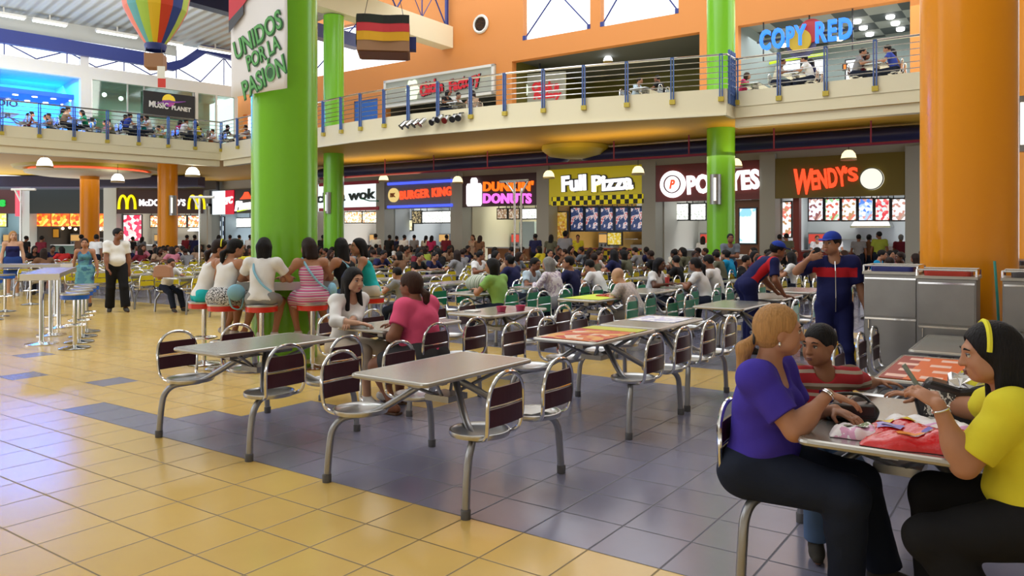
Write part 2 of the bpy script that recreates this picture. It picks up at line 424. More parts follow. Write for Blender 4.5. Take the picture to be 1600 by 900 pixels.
# rooms behind the upper openings: back walls, ceilings, party walls
def room(name, u0, u1, zt, depth, mw, mc, mf=None):
    a0, a1 = ua(u0, BW), ua(u1, BW)
    b = MB(); b.bb((a0 - .3, BW + depth, 5.7), (a1 + .3, BW + depth + .15, zt))
    b.bb((a0 - .15, BW + .35, 5.7), (a0, BW + depth, zt)); b.bb((a1, BW + .35, 5.7), (a1 + .15, BW + depth, zt))
    w = b.build(name, mw, smooth=False); w.rotation_euler = (0, 0, -GA); struct(w)
    c = MB().bb((a0 - .15, BW + .35, zt), (a1 + .15, BW + depth + .15, zt + .12)).build('ceiling', mc, smooth=False); c.rotation_euler = (0, 0, -GA); struct(c)
    return a0, a1
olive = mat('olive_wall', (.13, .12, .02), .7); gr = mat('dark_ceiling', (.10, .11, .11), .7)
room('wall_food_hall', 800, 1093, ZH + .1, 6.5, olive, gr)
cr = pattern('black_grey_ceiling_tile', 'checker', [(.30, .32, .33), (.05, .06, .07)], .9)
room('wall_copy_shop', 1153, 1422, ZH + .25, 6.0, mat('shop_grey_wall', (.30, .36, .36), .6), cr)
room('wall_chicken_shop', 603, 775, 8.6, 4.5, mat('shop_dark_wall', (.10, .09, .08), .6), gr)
b = MB(); b.bb((ua(380, BW), BW + 3, 5.7), (ua(600, BW), BW + 3.1, ZH)); o = b.build('wall_far', M['orwall'], smooth=False); o.rotation_euler = (0, 0, -GA); struct(o)
o = MB().bb((ua(552, BW), BW + .05, 5.7), (ua(591, BW), BW + .25, 8.75)).build('wall_blue_panel', mat('bright_blue_panel', (.02, .13, .50), .5), smooth=False)
o.rotation_euler = (0, 0, -GA); struct(o)

# round louvred vent
x, y = W(ua(752, BW), BW); t = thing('round_vent', 'round white-rimmed louvred vent high on the orange wall', 'vent', (x, y, zv(38, y)), -GA)
rx = np.array([[1, 0, 0], [0, 0, -1], [0, 1, 0.]])
MB().lathe([(.33, 0), (.43, 0), (.45, .06), (.40, .12), (.33, .10), (.33, 0)], 32, (0, 0, 0), 0, rx, cap=False).build('rim', M['white'], t)
b = MB()
for k in range(-4, 5):
    w = math.sqrt(max(.001, .33 ** 2 - (k * .07) ** 2)); b.box((0, -.04, k * .07), (2 * w, .07, .02), np.array([[1, 0, 0], [0, .8, -.6], [0, .6, .8]]))
b.lathe([(.33, -.02), (.33, 0)], 28, (0, 0, 0), 0, rx); b.build('louvre', M['dark'], t, smooth=False)

# cream beam running along B into the orange wall, with the clerestory above it
bx, by = -2.83, 37.07; ba, bb_ = AB(bx, by)
o = MB().bb((ba - .7, bb_ - 24, 10.64), (ba, bb_, 11.66)).build('beam', M['cream2'], smooth=False); o.rotation_euler = (0, 0, -GA); struct(o)
t = thing('window_4', None, None, rz=-GA); struct(t)
MB().bb((ba - .3, bb_ - 24, 11.66), (ba - .28, bb_ - .1, 14.2)).build('pane', M['glass'], t, smooth=False)
m = MB(); L0 = bb_ - .1
m.bb((ba - .33, L0 - .12, 11.66), (ba - .2, L0, 14.2)); m.bb((ba - .33, L0 - 24, 11.66), (ba - .2, L0, 11.74))
for k in range(6):
    c = L0 - .15 - k * 3.4
    m.tube([(ba - .25, c, 11.7), (ba - .25, c - 1.7, 14.1)], .035, 6); m.tube([(ba - .25, c - 3.4, 11.7), (ba - .25, c - 1.7, 14.1)], .035, 6)
    m.tube([(ba - .25, c - 1.7, 11.7), (ba - .25, c - 1.7, 14.1)], .03, 6)
    m.tube([(ba - .25, c - .2, 13.9), (ba - .25, c - 1.7, 11.7)], .02, 6); m.tube([(ba - .25, c - 3.2, 13.9), (ba - .25, c - 1.7, 11.7)], .02, 6)
m.build('window_brace', M['blue'], t)
# red strut under the beam's top
x0 = at_height(536, 12, 11.0)

# left upper wall: direction DL, clerestory above, shop openings
DL = np.array([.722, .692]); LW0 = np.array([-24.5, 37.0]); RZL = math.atan2(DL[1], DL[0])
def lt(u, off=0.0):
    r = (u - 800) / F; n = np.array([DL[1], -DL[0]]); p = LW0 + n * off
    return (r * p[1] - p[0]) / (DL[0] - r * DL[1])
def lpos(u, off=0.0):
    n = np.array([DL[1], -DL[0]]); p = LW0 + n * off; q = p + DL * lt(u, off); return float(q[0]), float(q[1])
lw = MB()
def lseg(u0, u1, z0, z1, t0=None): lw.bb(((lt(u0) if t0 is None else t0), 0, z0), (lt(u1), .35, z1))
lseg(0, 371, 9.68, 10.32, -12); lseg(126, 143, 5.7, 9.68); lseg(0, 371, 12.9, 13.4, -12)
lseg(305, 309, 5.7, 9.68)
lseg(126, 139, 10.32, 10.9)
lwo = lw.build('wall_left', M['white'], smooth=False); place(lwo, (LW0[0], LW0[1], 0), RZL); struct(lwo)
t = thing('window_5', None, None, (LW0[0], LW0[1], 0), RZL); struct(t)
MB().bb((-12, .2, 10.32), (lt(371), .215, 12.9)).build('pane', M['glass'], t, smooth=False)
m = MB(); s0 = -12.0; k = 0
while s0 < lt(365):
    w = 1.35; m.tube([(s0, .1, 10.35), (s0 + w, .1, 10.95 if s0 < 7 else 11.9)], .035, 6); m.tube([(s0 + 2 * w, .1, 10.35), (s0 + w, .1, 10.95 if s0 < 7 else 11.9)], .035, 6)
    m.tube([(s0 + w, .1, 10.35), (s0 + w, .1, 11.9)], .03, 6); s0 += 2 * w
m.build('window_brace', M['blue'], t)
# royal blue roof beam that steps up where the roof rises
def xz(u, v, off=0.4):
    x, y = lpos(u, off); return (lt(u, off), zv(v, y))
bm = MB()
lo = [(-12, 10.9), (lt(225, .4), 10.72), xz(272, 111), xz(290, 104), xz(322, 83), xz(366, 95)]
hi = [(-12, 11.55), (lt(225, .4), 11.4), xz(262, 98), xz(284, 93), xz(318, 70), xz(366, 81)]
poly = lo + hi[::-1]
bm.prismy(poly, -.5, -.2)
o = bm.build('roof_beam', M['blue'], smooth=False); place(o, (LW0[0], LW0[1], 0), RZL); struct(o)
o = MB().bb((-12, -.28, 11.5), (lt(276, .3), -.2, 12.3)).build('wall_gable', mat('gable_sheet', (.50, .51, .49), .6), smooth=False); place(o, (LW0[0], LW0[1], 0), RZL); struct(o)
# the rest of the hall, behind and right of the camera
b = MB(); b.bb((-7, -10.4, 0), (15, -10, 13.6)); b.bb((15, -10.4, 0), (15.4, 15, 13.6)); struct(b.build('wall_front', mat('hall_wall', (.42, .36, .26), .7), smooth=False))
struct(MB().bb((4.5, -10.4, 13.6), (15.4, 20, 13.8)).build('ceiling', M['white'], smooth=False))
struct(MB().bb((-16, -10.4, 13.6), (4.5, 10, 13.8)).build('ceiling', M['white'], smooth=False))
struct(MB().bb((-1, 17, 13.6), (4.5, 24, 13.8)).build('ceiling', M['white'], smooth=False))
struct(MB().bb((-16.4, -10.4, 0), (-16, 8, 9.5)).build('wall_left', mat('hall_wall', (.42, .36, .26), .7), smooth=False))
struct(MB().bb((-16, -10.4, 0), (-7, -10, 13.6)).build('wall_front', mat('hall_wall', (.42, .36, .26), .7), smooth=False))
# corrugated ceiling over the left wing
def roofmat():
    m = M['roofm']; n = m.node_tree.nodes; L = m.node_tree.links; tc = n.new('ShaderNodeTexCoord')
    w = n.new('ShaderNodeTexWave'); w.bands_direction = 'X'; w.inputs['Scale'].default_value = .62; L.new(tc.outputs['Object'], w.inputs['Vector'])
    b = n.new('ShaderNodeBump'); b.inputs['Strength'].default_value = 1; b.inputs['Distance'].default_value = .12; L.new(w.outputs['Fac'], b.inputs['Height'])
    L.new(b.outputs['Normal'], n['Principled BSDF'].inputs['Normal'])
roofmat()
cl = MB(); cl.bb((-14, -24, 12.3), (lt(366) + .2, .4, 12.5))
o = cl.build('ceiling', M['roofm'], smooth=False); place(o, (LW0[0], LW0[1], 0), RZL); struct(o)
# navy beam at the top of the picture, running along B
ax_, bx_ = AB(*at_height(360, 21, 11.6)[:2])
o = MB().bb((ax_ - .5, bx_ - 22, 11.6), (ax_ + .1, bx_ + 8, 12.3)).build('roof_beam', M['navy'], smooth=False); o.rotation_euler = (0, 0, -GA); struct(o)
# long strip lamps on the ceiling near the blue beam
for (u0, u1, off, n) in ((-30, 40, 1.2, 0), (50, 105, 1.2, 1), (150, 215, 1.2, 2), (225, 285, 1.2, 3), (310, 362, 1.2, 4)):
    x0, x1 = lt(u0, off), lt(u1, off)
    nm = ('leftmost', 'second', 'middle', 'fourth', 'rightmost')[n]
    t = thing('strip_light', f'long white strip lamp under the grey roof, {nm} of the row above the blue beam', 'ceiling light', (*[float(q) for q in LW0 + DL * (x0 + x1) / 2 + np.array([DL[1], -DL[0]]) * off], 11.9), RZL, 'strip lamps under the roof')
    MB().bb((-(x1 - x0) / 2, -.16, .02), ((x1 - x0) / 2, .16, .14)).build('housing', M['white'], t, smooth=False)
    MB().bb((-(x1 - x0) / 2 + .05, -.12, -.03), ((x1 - x0) / 2 - .05, .12, .02)).build('tube', glow('daylight_tube', (.9, 1, .98), 3.0), t, smooth=False)
    MB().bb((-.03, -.03, .14), (.03, .03, .42)).build('hanger', M['white'], t, smooth=False)
# ================================================================ SHOPS
class Fr:
    def __init__(s, kind): s.k = kind; s.rz = -GA if kind == 'A' else 0.0
    def x(s, u, d=0.0): return ua(u, BW + d) if s.k == 'A' else (u - 800) / F * (47 + d)
    def w(s, x, d=0.0): return W(x, BW + d) if s.k == 'A' else (x, 47 + d)
    def Y(s, u, d=0.0): return s.w(s.x(u, d), d)[1]
    def z(s, u, v, d=0.0): return zv(v, s.Y(u, d))
    def thing(s, name, label, cat, u, z, d=0.0, group=None):
        x, y = s.w(s.x(u, d), d); return thing(name, label, cat, (x, y, z), s.rz, group)
    def width(s, u0, u1, d=0.0): return s.x(u1, d) - s.x(u0, d)
    def st(s, mb, name, m, label=None):
        o = mb.build(name, m, smooth=False); x, y = s.w(0, 0); place(o, (x, y, 0), s.rz); return struct(o, label)
FA, FL = Fr('A'), Fr('L')
ZS0, ZS1 = 2.97, 4.42
def pier(fr, u0, u1, m=None):
    b = MB(); b.bb((fr.x(u0), -.25, 0), (fr.x(u1), .5, 4.6)); fr.st(b, 'wall_pier', m or M['greyw'])
for q in ((1190, 1214), (1416, 1470), (1007, 1028), (843, 862), (709, 727), (593, 606), (490, 502), (318, 333)): pier(FA, *q)
for q in ((165, 185), (34, 50)): pier(FL, *q)
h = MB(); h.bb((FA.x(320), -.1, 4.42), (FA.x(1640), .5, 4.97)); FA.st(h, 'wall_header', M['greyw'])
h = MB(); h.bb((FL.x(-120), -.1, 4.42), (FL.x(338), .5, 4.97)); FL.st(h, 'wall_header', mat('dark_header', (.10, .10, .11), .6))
# end wall right of the last shop, behind the orange column
h = MB(); h.bb((FA.x(1470), 0, 0), (FA.x(1720), .4, 4.42)); FA.st(h, 'wall_right', M['greyw'])
SHOPD = []
SHOPN = ['the shop with the red slanted letters', 'the shop with the round white badge', 'the pizza shop', 'the shop with the cup sign', 'the shop with blue neon lines', 'the shop with the white lit sign', 'the shop left of the big green column', 'the shop with the yellow arches', 'the dark shop', 'the shop at the left picture edge']
def interior(fr, u0, u1, wallm, power, col=(1, .96, .9), depth=4.2, counter=None, ctop=None, uid='', cm=True):
    x0, x1 = fr.x(u0), fr.x(u1)
    b = MB(); b.bb((x0 - .1, depth, 0), (x1 + .1, depth + .15, 3.6)); b.bb((x0 - .08, .5, 0), (x0, depth, 3.6)); b.bb((x1, .5, 0), (x1 + .08, depth, 3.6))
    fr.st(b, 'wall_shop', wallm)
    c = MB(); c.bb((x0 - .08, .3, 3.45), (x1 + .08, depth + .15, 3.6)); fr.st(c, 'ceiling', M['white'])
    w = fr.w((x0 + x1) / 2, 2.6); l = area('shop_light', (w[0], w[1], 3.38), (x1 - x0) * .8, power, col, (0, 0, fr.rz), sizey=1.5)
    if cm:
        nm = SHOPN[len(SHOPD)]; SHOPD.append(1); w = x1 - x0; rs = random.Random(len(SHOPD) * 7)
        t = thing('kitchen_hood', f'steel cooking hood in {nm}', 'cooker hood', (*fr.w(x0 + w * rs.uniform(.55, .72), depth - .45), 1.95), fr.rz)
        k = w * .17; MB().add([(-k, -.5, 0), (k, -.5, 0), (k, .4, 0), (-k, .4, 0), (-k * .6, -.1, .6), (k * .6, -.1, .6), (k * .6, .4, .6), (-k * .6, .4, .6)], [(0, 3, 2, 1), (4, 5, 6, 7), (0, 1, 5, 4), (1, 2, 6, 5), (2, 3, 7, 6), (3, 0, 4, 7)]).build('canopy', M['steel'], t, smooth=False)
        MB().bb((-k * .35, -.05, .6), (k * .35, .4, 1.45)).build('chimney', M['steel'], t, smooth=False); MB().bb((-k, -.52, -.03), (k, -.48, .05)).build('front_lip', M['chrome'], t, smooth=False)
        t = thing('kitchen_range', f'steel oven range in {nm}', 'range', (t.location[0], t.location[1], 0), fr.rz)
        MB().bb((-k, -.35, .1), (k, .4, .92)).bb((-k, .3, .92), (k, .4, 1.2)).build('body', M['binsteel'], t, smooth=False)
        for q in (-.5, .5):
            d = MB().bb((k * q - k * .42, -.37, .2), (k * q + k * .42, -.345, .78)).build('oven_door', M['black'], t, smooth=False); MB().bb((k * q - k * .35, -.41, .70), (k * q + k * .35, -.37, .73)).build('handle', M['chrome'], d, smooth=False)
        t = thing('drink_machine', f'tall lit drink machine in {nm}', 'drink machine', (*fr.w(x0 + w * rs.uniform(.12, .2), depth - .4), 0), fr.rz)
        MB().bb((-.38, -.3, 0), (.38, .35, 1.75)).build('body', mat('machine_grey', (.16, .17, .18), .4), t, smooth=False, bevel=.02); MB().bb((-.34, -.32, 1.30), (.34, -.30, 1.68)).build('lit_front', glow(rs.choice(['machine_red', 'machine_amber']), rs.choice([(.8, .08, .05), (.9, .5, .15)]), .6), t, smooth=False)
        for q in (-.2, 0, .2): MB().bb((q - .03, -.36, 1.12), (q + .03, -.3, 1.22)).build('tap', M['black'], t, smooth=False)
        t = thing('storage_shelf', f'steel wall shelf in {nm}', 'shelf', (*fr.w(x0 + w * .42, depth - .2), 1.45), fr.rz)
        MB().bb((-w * .10, -.15, 0), (w * .10, .19, .03)).build('board', M['steel'], t, smooth=False)
    if counter:
        t = thing('shop_counter', counter[0], 'counter', (*fr.w((x0 + x1) / 2, 1.0), 0), fr.rz)
        w = (x1 - x0) - 1.1
        MB().bb((-w / 2, -.02, 0), (w / 2, .6, 1.02)).build('body', counter[1], t, smooth=False)
        MB().bb((-w / 2 - .05, -.1, 1.02), (w / 2 + .05, .66, 1.08)).build('worktop', ctop or M['steel'], t, smooth=False)
def panel(fr, u0, u1, label, m, z0=ZS0, z1=ZS1, d=-.22, th=.2):
    um = (u0 + u1) / 2; xm = (fr.x(u0) + fr.x(u1)) / 2; x, y = fr.w(xm, d)
    t = thing('shop_sign', label, 'sign', (x, y, z0), fr.rz); t['xm'] = xm; w = fr.x(u1) - fr.x(u0)
    MB().bb((-w / 2, 0, 0), (w / 2, th, z1 - z0)).build('panel', m, t, smooth=False)
    return t
def on_panel(fr, t, u0, u1, v0, v1, d=-.22):
    """local centre and size of a pixel rectangle on the sign face"""
    xm = t['xm']; um = (u0 + u1) / 2; x0, x1 = fr.x(u0, d), fr.x(u1, d); z0 = t.location[2]
    zc = fr.z(um, (v0 + v1) / 2, d) - z0; hh = abs(v1 - v0) / F * fr.Y(um, d)
    return ((x0 + x1) / 2 - xm, -.04, zc), x1 - x0, hh
def sletters(fr, t, s, u0, u1, v0, v1, m, bold=.02, tilt=0, depth=.08, shear=0, name='lettering', y=-.04, grow=0.0, space=1.0):
    c, w, hh = on_panel(fr, t, u0, u1, v0, v1); return letters(s, w + grow, hh + grow, m, t, (c[0], y, c[2]), depth, bold, tilt, shear, name, space=space)
def disc(t, c, r, m, name='emblem', th=.08, y=-.04, rz=1.0):
    R = np.array([[1, 0, 0], [0, 0, -1], [0, 1, 0.]])
    o = MB().lathe([(r, -th / 2), (r, th / 2)], 40, (0, 0, 0), 0, R).build(name, m, t); o.location = (c[0], y, c[2]); o.scale = (1, 1, rz); return o
def lit_board(fr, u0, u1, v0, v1, d, m, label, group=None, frame=M['black'], b=.05, cat='menu board', name='menu_board', hang=True):
    um = (u0 + u1) / 2; Y = fr.Y(um, d); z0, z1 = zv(v1, Y), zv(v0, Y); x0, x1 = fr.x(u0, d), fr.x(u1, d); xm = (x0 + x1) / 2
    t = thing(name, label, cat, (*fr.w(xm, d), z0), fr.rz, group); w = (x1 - x0) / 2; hh = z1 - z0
    fb = MB(); fb.bb((-w, 0, 0), (w, .1, hh))
    if hang:
        for s in (-.7, .7): fb.bb((w * s - .015, .03, hh), (w * s + .015, .06, max(hh + .05, 3.5 - z0)))
    fb.build('frame', frame, t, smooth=False)
    MB().bb((-w + b, -.012, b), (w - b, 0, hh - b)).build('screen', m, t, smooth=False)
    return t
white_glow = glow('white_sign_glow', (1, .97, 1), 1.6); red_glow = glow('red_sign_glow', (1, .07, .02), 1.5); yel_glow = glow('yellow_sign_glow', (.95, .80, .0), 1.0)
# --- red slab-letter shop (right end)
t = panel(FA, 1214, 1416, 'olive brown sign board with glowing red slanted letters and a white disc', mat('olive_sign', (.16, .115, .006), .5))
sletters(FA, t, 'W', 1240, 1270, 264, 304, red_glow, .035, -.03)
sletters(FA, t, 'ENDY', 1268, 1323, 263, 294, red_glow, .035, .10)
sletters(FA, t, "'S", 1319, 1341, 261, 284, red_glow, .035, .05)
c, w, hh = on_panel(FA, t, 1345, 1380, 262, 297)
e = disc(t, c, hh / 2, glow('cream_sign_glow', (1, .95, .80), 1.0)); e['label'] = 'white lit disc'
R = np.array([[1, 0, 0], [0, 0, -1], [0, 1, 0.]])
g = MB().lathe([(hh * .46, -.02), (hh * .5, -.02), (hh * .5, .05), (hh * .46, .05), (hh * .46, -.02)], 40, (0, 0, 0), 0, R, cap=False).build('ring', mat('sign_ring', (.10, .13, .12), .5), t); g.location = (c[0], -.09, c[2])
interior(FA, 1216, 1414, mat('shop_wall_pale', (.55, .60, .62), .6), 62, counter=('low red and grey service counter under the six lit menu screens', mat('red_counter', (.30, .03, .02), .5)))
foods = [pattern('food_screen_a', 'voronoi', [(.85, .85, .95), (.25, .10, .10), (.8, .75, .9), (.55, .35, .3), (.9, .9, .95)], 4, 1.1), pattern('food_screen_b', 'voronoi', [(.85, .8, .75), (.6, .12, .08), (.9, .85, .8), (.35, .6, .3), (.9, .9, .9)], 4, 1.1),
         pattern('food_screen_c', 'voronoi', [(.9, .85, .8), (.45, .25, .12), (.9, .88, .85), (.7, .2, .15), (.85, .9, .9)], 4, 1.1), pattern('food_screen_d', 'voronoi', [(.7, .8, .95), (.4, .55, .9), (.85, .9, 1), (.6, .3, .3), (.1, .25, .8)], 4, 1.1),
         pattern('food_screen_e', 'voronoi', [(.9, .6, .55), (.65, .06, .08), (.6, .75, .8), (.9, .9, .85), (.75, .15, .15)], 4, 1.1), pattern('food_screen_f', 'voronoi', [(.85, .8, .8), (.5, .25, .2), (.9, .85, .85), (.4, .3, .25), (.9, .9, .95)], 4, 1.1)]
desc = ('with a person-like dark picture', 'with a green lower edge', 'with brown food pictures', 'with a pale blue layout', 'with a red middle band', 'at the right end by the grey pier')
for k in range(6):
    u0 = 1262 + k * 26; lit_board(FA, u0, u0 + 25.5, 309, 346, 1.6, foods[k], f'lit menu screen {desc[k]}, {("leftmost","second","third","fourth","fifth","rightmost")[k]} of six', 'menu screens under the olive sign')
lit_board(FA, 1217, 1238, 314, 372, .6, foods[2], 'tall lit burger poster left of the six menu screens', cat='poster', name='poster_display', hang=False)
x0 = FA.x(1241); b = MB(); b.bb((x0 - .1, .2, 0), (x0 + .12, .5, 3.0)); FA.st(b, 'trim_8', mat('red_post', (.22, .02, .01), .5))
# --- dark red sign with the round badge
dred = mat('dark_red_sign', (.16, .012, .008), .45)
t = panel(FA, 1028, 1190, 'dark red sign board with white bubbly letters and a round white badge', dred)
sletters(FA, t, 'POPEYES', 1074, 1187, 269, 300, white_glow, .045, .05, space=1.05)
c, w, hh = on_panel(FA, t, 1032, 1072, 267, 309)
disc(t, c, hh / 2, white_glow); R = np.array([[1, 0, 0], [0, 0, -1], [0, 1, 0.]])
g = MB().lathe([(hh * .30, -.02), (hh * .335, -.02), (hh * .335, .04), (hh * .30, .04), (hh * .30, -.02)], 40, (0, 0, 0), 0, R, cap=False).build('ring', dred, t); g.location = (c[0], -.09, c[2])
letters('P', hh * .22, hh * .34, red_glow, t, (c[0], -.10, c[2]), .05, .04, name='badge_letter', shear=.25)
interior(FA, 1030, 1188, mat('shop_wall_cream', (.55, .55, .50), .6), 42, counter=('grey service counter with dark warmers under the dark red sign', mat('grey_counter', (.22, .21, .18), .5)))
mscr = pattern('menu_screen_white', 'voronoi', [(.95, .95, .9), (.9, .9, .85), (.45, .5, .45), (.95, .95, .9), (.8, .85, .8)], 7, 1.3)
for k, (u0, u1) in enumerate(((1050, 1077), (1078, 1104), (1105, 1131))): lit_board(FA, u0, u1, 317, 345, 1.8, mscr, f'white lit menu board by the green column, {("left","middle","right")[k]} of three', 'white menu boards')
lit_board(FA, 1154, 1183, 324, 382, .1, pattern('blue_poster', 'noise', [(.25, .55, .95), (.65, .9, 1), (.85, .97, 1), (.6, .88, 1)], 1.2, 1.2), 'tall pale blue lit poster beside the green column', cat='poster', name='poster_display', hang=False)
x0, x1 = FA.x(1140), FA.x(1190); b = MB(); b.bb((x0, .15, 0), (x1, .5, 2.97)); FA.st(b, 'wall_poster', mat('brown_panel', (.20, .07, .02), .5))
# --- yellow pizza sign
ysg = mat('yellow_sign', (.60, .50, .005), .45, emit=(.6, .48, 0), es=.22)
t = panel(FA, 861, 1008, 'bright yellow sign board with white black-edged lettering and a chequered lower band', ysg, 2.97, 4.5)
blk = M['black']
for (s, u0, u1, v0, v1) in (('Full', 879, 917, 274, 299), ('Pizza', 926, 990, 272, 298)):
    sletters(FA, t, s, u0, u1, v0, v1, white_glow, .035, .03, .10, y=-.06, name='lettering')
    sletters(FA, t, s, u0, u1, v0, v1, blk, .10, .03, .06, y=-.025, name='letter_edge', grow=.09)
c, w, hh = on_panel(FA, t, 863, 1006, 305, 320)
chk = pattern('yellow_black_check', 'checker', [(.85, .72, .01), (.015, .015, .012)], 5.2, .25)
MB().bb((-w / 2, -.05, -hh / 2), (w / 2, 0, hh / 2)).build('chequer_band', chk, t, smooth=False).location = (c[0], -.01, c[2])
interior(FA, 863, 1006, mat('shop_wall_ochre', (.40, .24, .06), .6), 50, (1, .9, .7), counter=('yellow and black chequered pizza counter', pattern('yellow_black_check_small', 'checker', [(.70, .55, .01), (.015, .015, .012)], 5.2)), ctop=mat('red_top', (.35, .05, .02), .4))
pz = pattern('pizza_screen', 'noise', [(.03, .06, .16), (.04, .07, .18), (.03, .05, .15), (.05, .08, .2), (.70, .62, .68), (.55, .12, .12), (.75, .66, .7)], 3.4, .6)
for k in range(5):
    u0 = 890 + k * 23.4; lit_board(FA, u0, u0 + 22.8, 322, 362, 1.5, pz, f'dark blue pizza menu board, {("leftmost","second","middle","fourth","rightmost")[k]} of five under the chequered band', 'pizza menu boards', frame=mat('navy_frame', (.03, .06, .16), .5), b=.08)
lit_board(FA, 866, 887, 330, 385, .5, pattern('ochre_poster', 'voronoi', [(.6, .35, .03), (.7, .5, .2), (.5, .2, .03), (.65, .45, .06)], 5, .4), 'tall ochre picture panel at the left of the pizza shop', cat='poster', name='poster_display', hang=False)
lit_board(FA, 948, 972, 362, 384, 1.0, pattern('yellow_poster', 'voronoi', [(.8, .6, .05), (.9, .8, .4), (.7, .5, .02)], 6, .5), 'yellow paper poster hanging above the pizza counter', cat='poster', name='poster_display', hang=False)
# --- orange and pink lettering
t = panel(FA, 726, 844, 'maroon sign board with orange and pink glowing letters and a white cup shape', mat('maroon_sign', (.045, .008, .012), .45))
sletters(FA, t, "DUNKIN'", 756, 834, 283, 299, glow('orange_sign_glow', (1, .16, .01), 1.4), .035, -.03, space=1.08)
sletters(FA, t, 'DONUTS', 756, 831, 302, 318, glow('pink_sign_glow', (.95, .16, .75), 1.4), .035, -.03, space=1.08)
c, w, hh = on_panel(FA, t, 731, 753, 278, 322)
o = [(-.5, -.42), (-.42, -.5), (.42, -.5), (.5, -.42), (.5, .22), (.42, .3), (.2, .3), (.2, .42), (.12, .5), (-.12, .5), (-.2, .42), (-.2, .3), (-.42, .3), (-.5, .22)]
e = MB().prismy([(p * w, q * hh) for p, q in o], -.12, .02).build('cup_shape', white_glow, t, smooth=False); e.location = (c[0], 0, c[2]); e['label'] = 'white lit cup shape'
interior(FA, 728, 842, mat('shop_wall_warm', (.62, .58, .42), .6), 70, (1, .95, .8), counter=('brown fronted counter of the shop with the cup sign', mat('brown_counter', (.24, .09, .02), .5)))
for k, (u0, u1) in enumerate(((776, 793), (794, 812), (813, 840))): lit_board(FA, u0, u1, 325, 343, 1.6, mscr if k == 2 else pattern('sepia_screen', 'voronoi', [(.35, .22, .12), (.6, .5, .4), (.2, .1, .06)], 6, .8), f'small menu board in the shop with the cup sign, {("left","middle","right")[k]} of three', 'small menu boards')
x0, x1 = FA.x(811, 2), FA.x(835, 2); b = MB(); b.bb((x0, 2, 0), (x1, 4, 2.3)); FA.st(b, 'door_1', mat('pale_door', (.55, .68, .68), .4))
# --- grey board with red letters and blue neon lines
t = panel(FA, 605, 710, 'grey sign board with red glowing letters, a yellow bun badge and blue neon edges', mat('grey_sign', (.17, .17, .18), .5))
sletters(FA, t, 'BURGER KING', 626, 706, 295, 309, red_glow, .03, .035, space=1.1)
for v0, v1 in ((283, 287), (320, 324)):
    c, w, hh = on_panel(FA, t, 607, 708, v0, v1); MB().bb((-w / 2, -.1, -.06), (w / 2, 0, .06)).build('neon_line', glow('blue_neon', (.06, .10, 1), 1.5), t, smooth=False).location = (c[0], 0, c[2])
c, w, hh = on_panel(FA, t, 608, 624, 294, 316); disc(t, c, hh / 2, glow('bun_glow', (.95, .70, .25), .8), 'badge')['label'] = 'yellow bun badge'
letters('BK', hh * .5, hh * .3, mat('badge_red', (.4, .12, .02), .5), t, (c[0], -.10, c[2]), .03, .05, name='badge_letter')
interior(FA, 607, 708, mat('shop_wall_grey', (.52, .56, .58), .6), 65, counter=('grey counter with queueing customers under the grey sign', mat('grey_counter2', (.28, .28, .28), .5)))
blackwhite = pattern('mono_screen', 'voronoi', [(.9, .9, .9), (.05, .05, .05), (.85, .85, .8), (.9, .9, .85)], 5, 1.0)
for k, (u0, u1, v0, v1) in enumerate(((615, 631, 342, 361), (632, 645, 343, 361), (643, 659, 329, 350), (659, 709, 329, 349))): lit_board(FA, u0, u1, v0, v1, 1.6, (blackwhite, pattern('yellow_menu', 'voronoi', [(.85, .8, .5), (.5, .4, .2), (.9, .9, .7)], 6, 1), pattern('dark_menu', 'voronoi', [(.1, .08, .05), (.5, .4, .2), (.06, .05, .04)], 6, .8), mscr)[k], ('black and white square menu board', 'yellowish menu board', 'dark menu board', 'wide white menu board')[k] + ' in the shop with blue neon', 'burger shop menu boards')
# --- white lit board
t = panel(FA, 500, 594, 'white lit sign board with dark green letters and red edges', glow('white_board', (.92, 1, 1), 1.0), 2.95, 4.42)
sletters(FA, t, 'china wok', 496, 587, 298, 314, mat('dark_green_letter', (.005, .03, .03), .5), .02, .03, shear=.05)
for z in (.0, 1.36):
    c, w, hh = on_panel(FA, t, 500, 593, 300, 310); MB().bb((-w / 2, -.06, z), (w / 2, .21, z + .17)).build('red_edge', mat('crimson', (.40, .01, .05), .4), t, smooth=False).location = (c[0], -.02, 0)
c, w, hh = on_panel(FA, t, 566, 593, 310, 318); MB().tube([(-w / 2, -.05, .15), (0, -.05, 0), (w / 2, -.05, -.02)], .03, 6).build('swoosh', mat('sign_green', (.02, .25, .13), .5), t).location = (c[0], -.03, c[2])
interior(FA, 502, 592, mat('shop_wall_white', (.7, .68, .62), .6), 50, counter=('red counter under the white lit sign', mat('red_counter2', (.45, .015, .015), .5)))
for k, (u0, u1) in enumerate(((503, 515), (538, 566), (566, 593))): lit_board(FA, u0, u1, 330, 349, 1.6, pattern('warm_menu', 'voronoi', [(.95, .9, .7), (.8, .5, .2), (.95, .95, .85), (.6, .3, .15)], 6, 1.2), f'warm lit menu board under the white sign, {("left","middle","right")[k]} of three', 'warm menu boards')
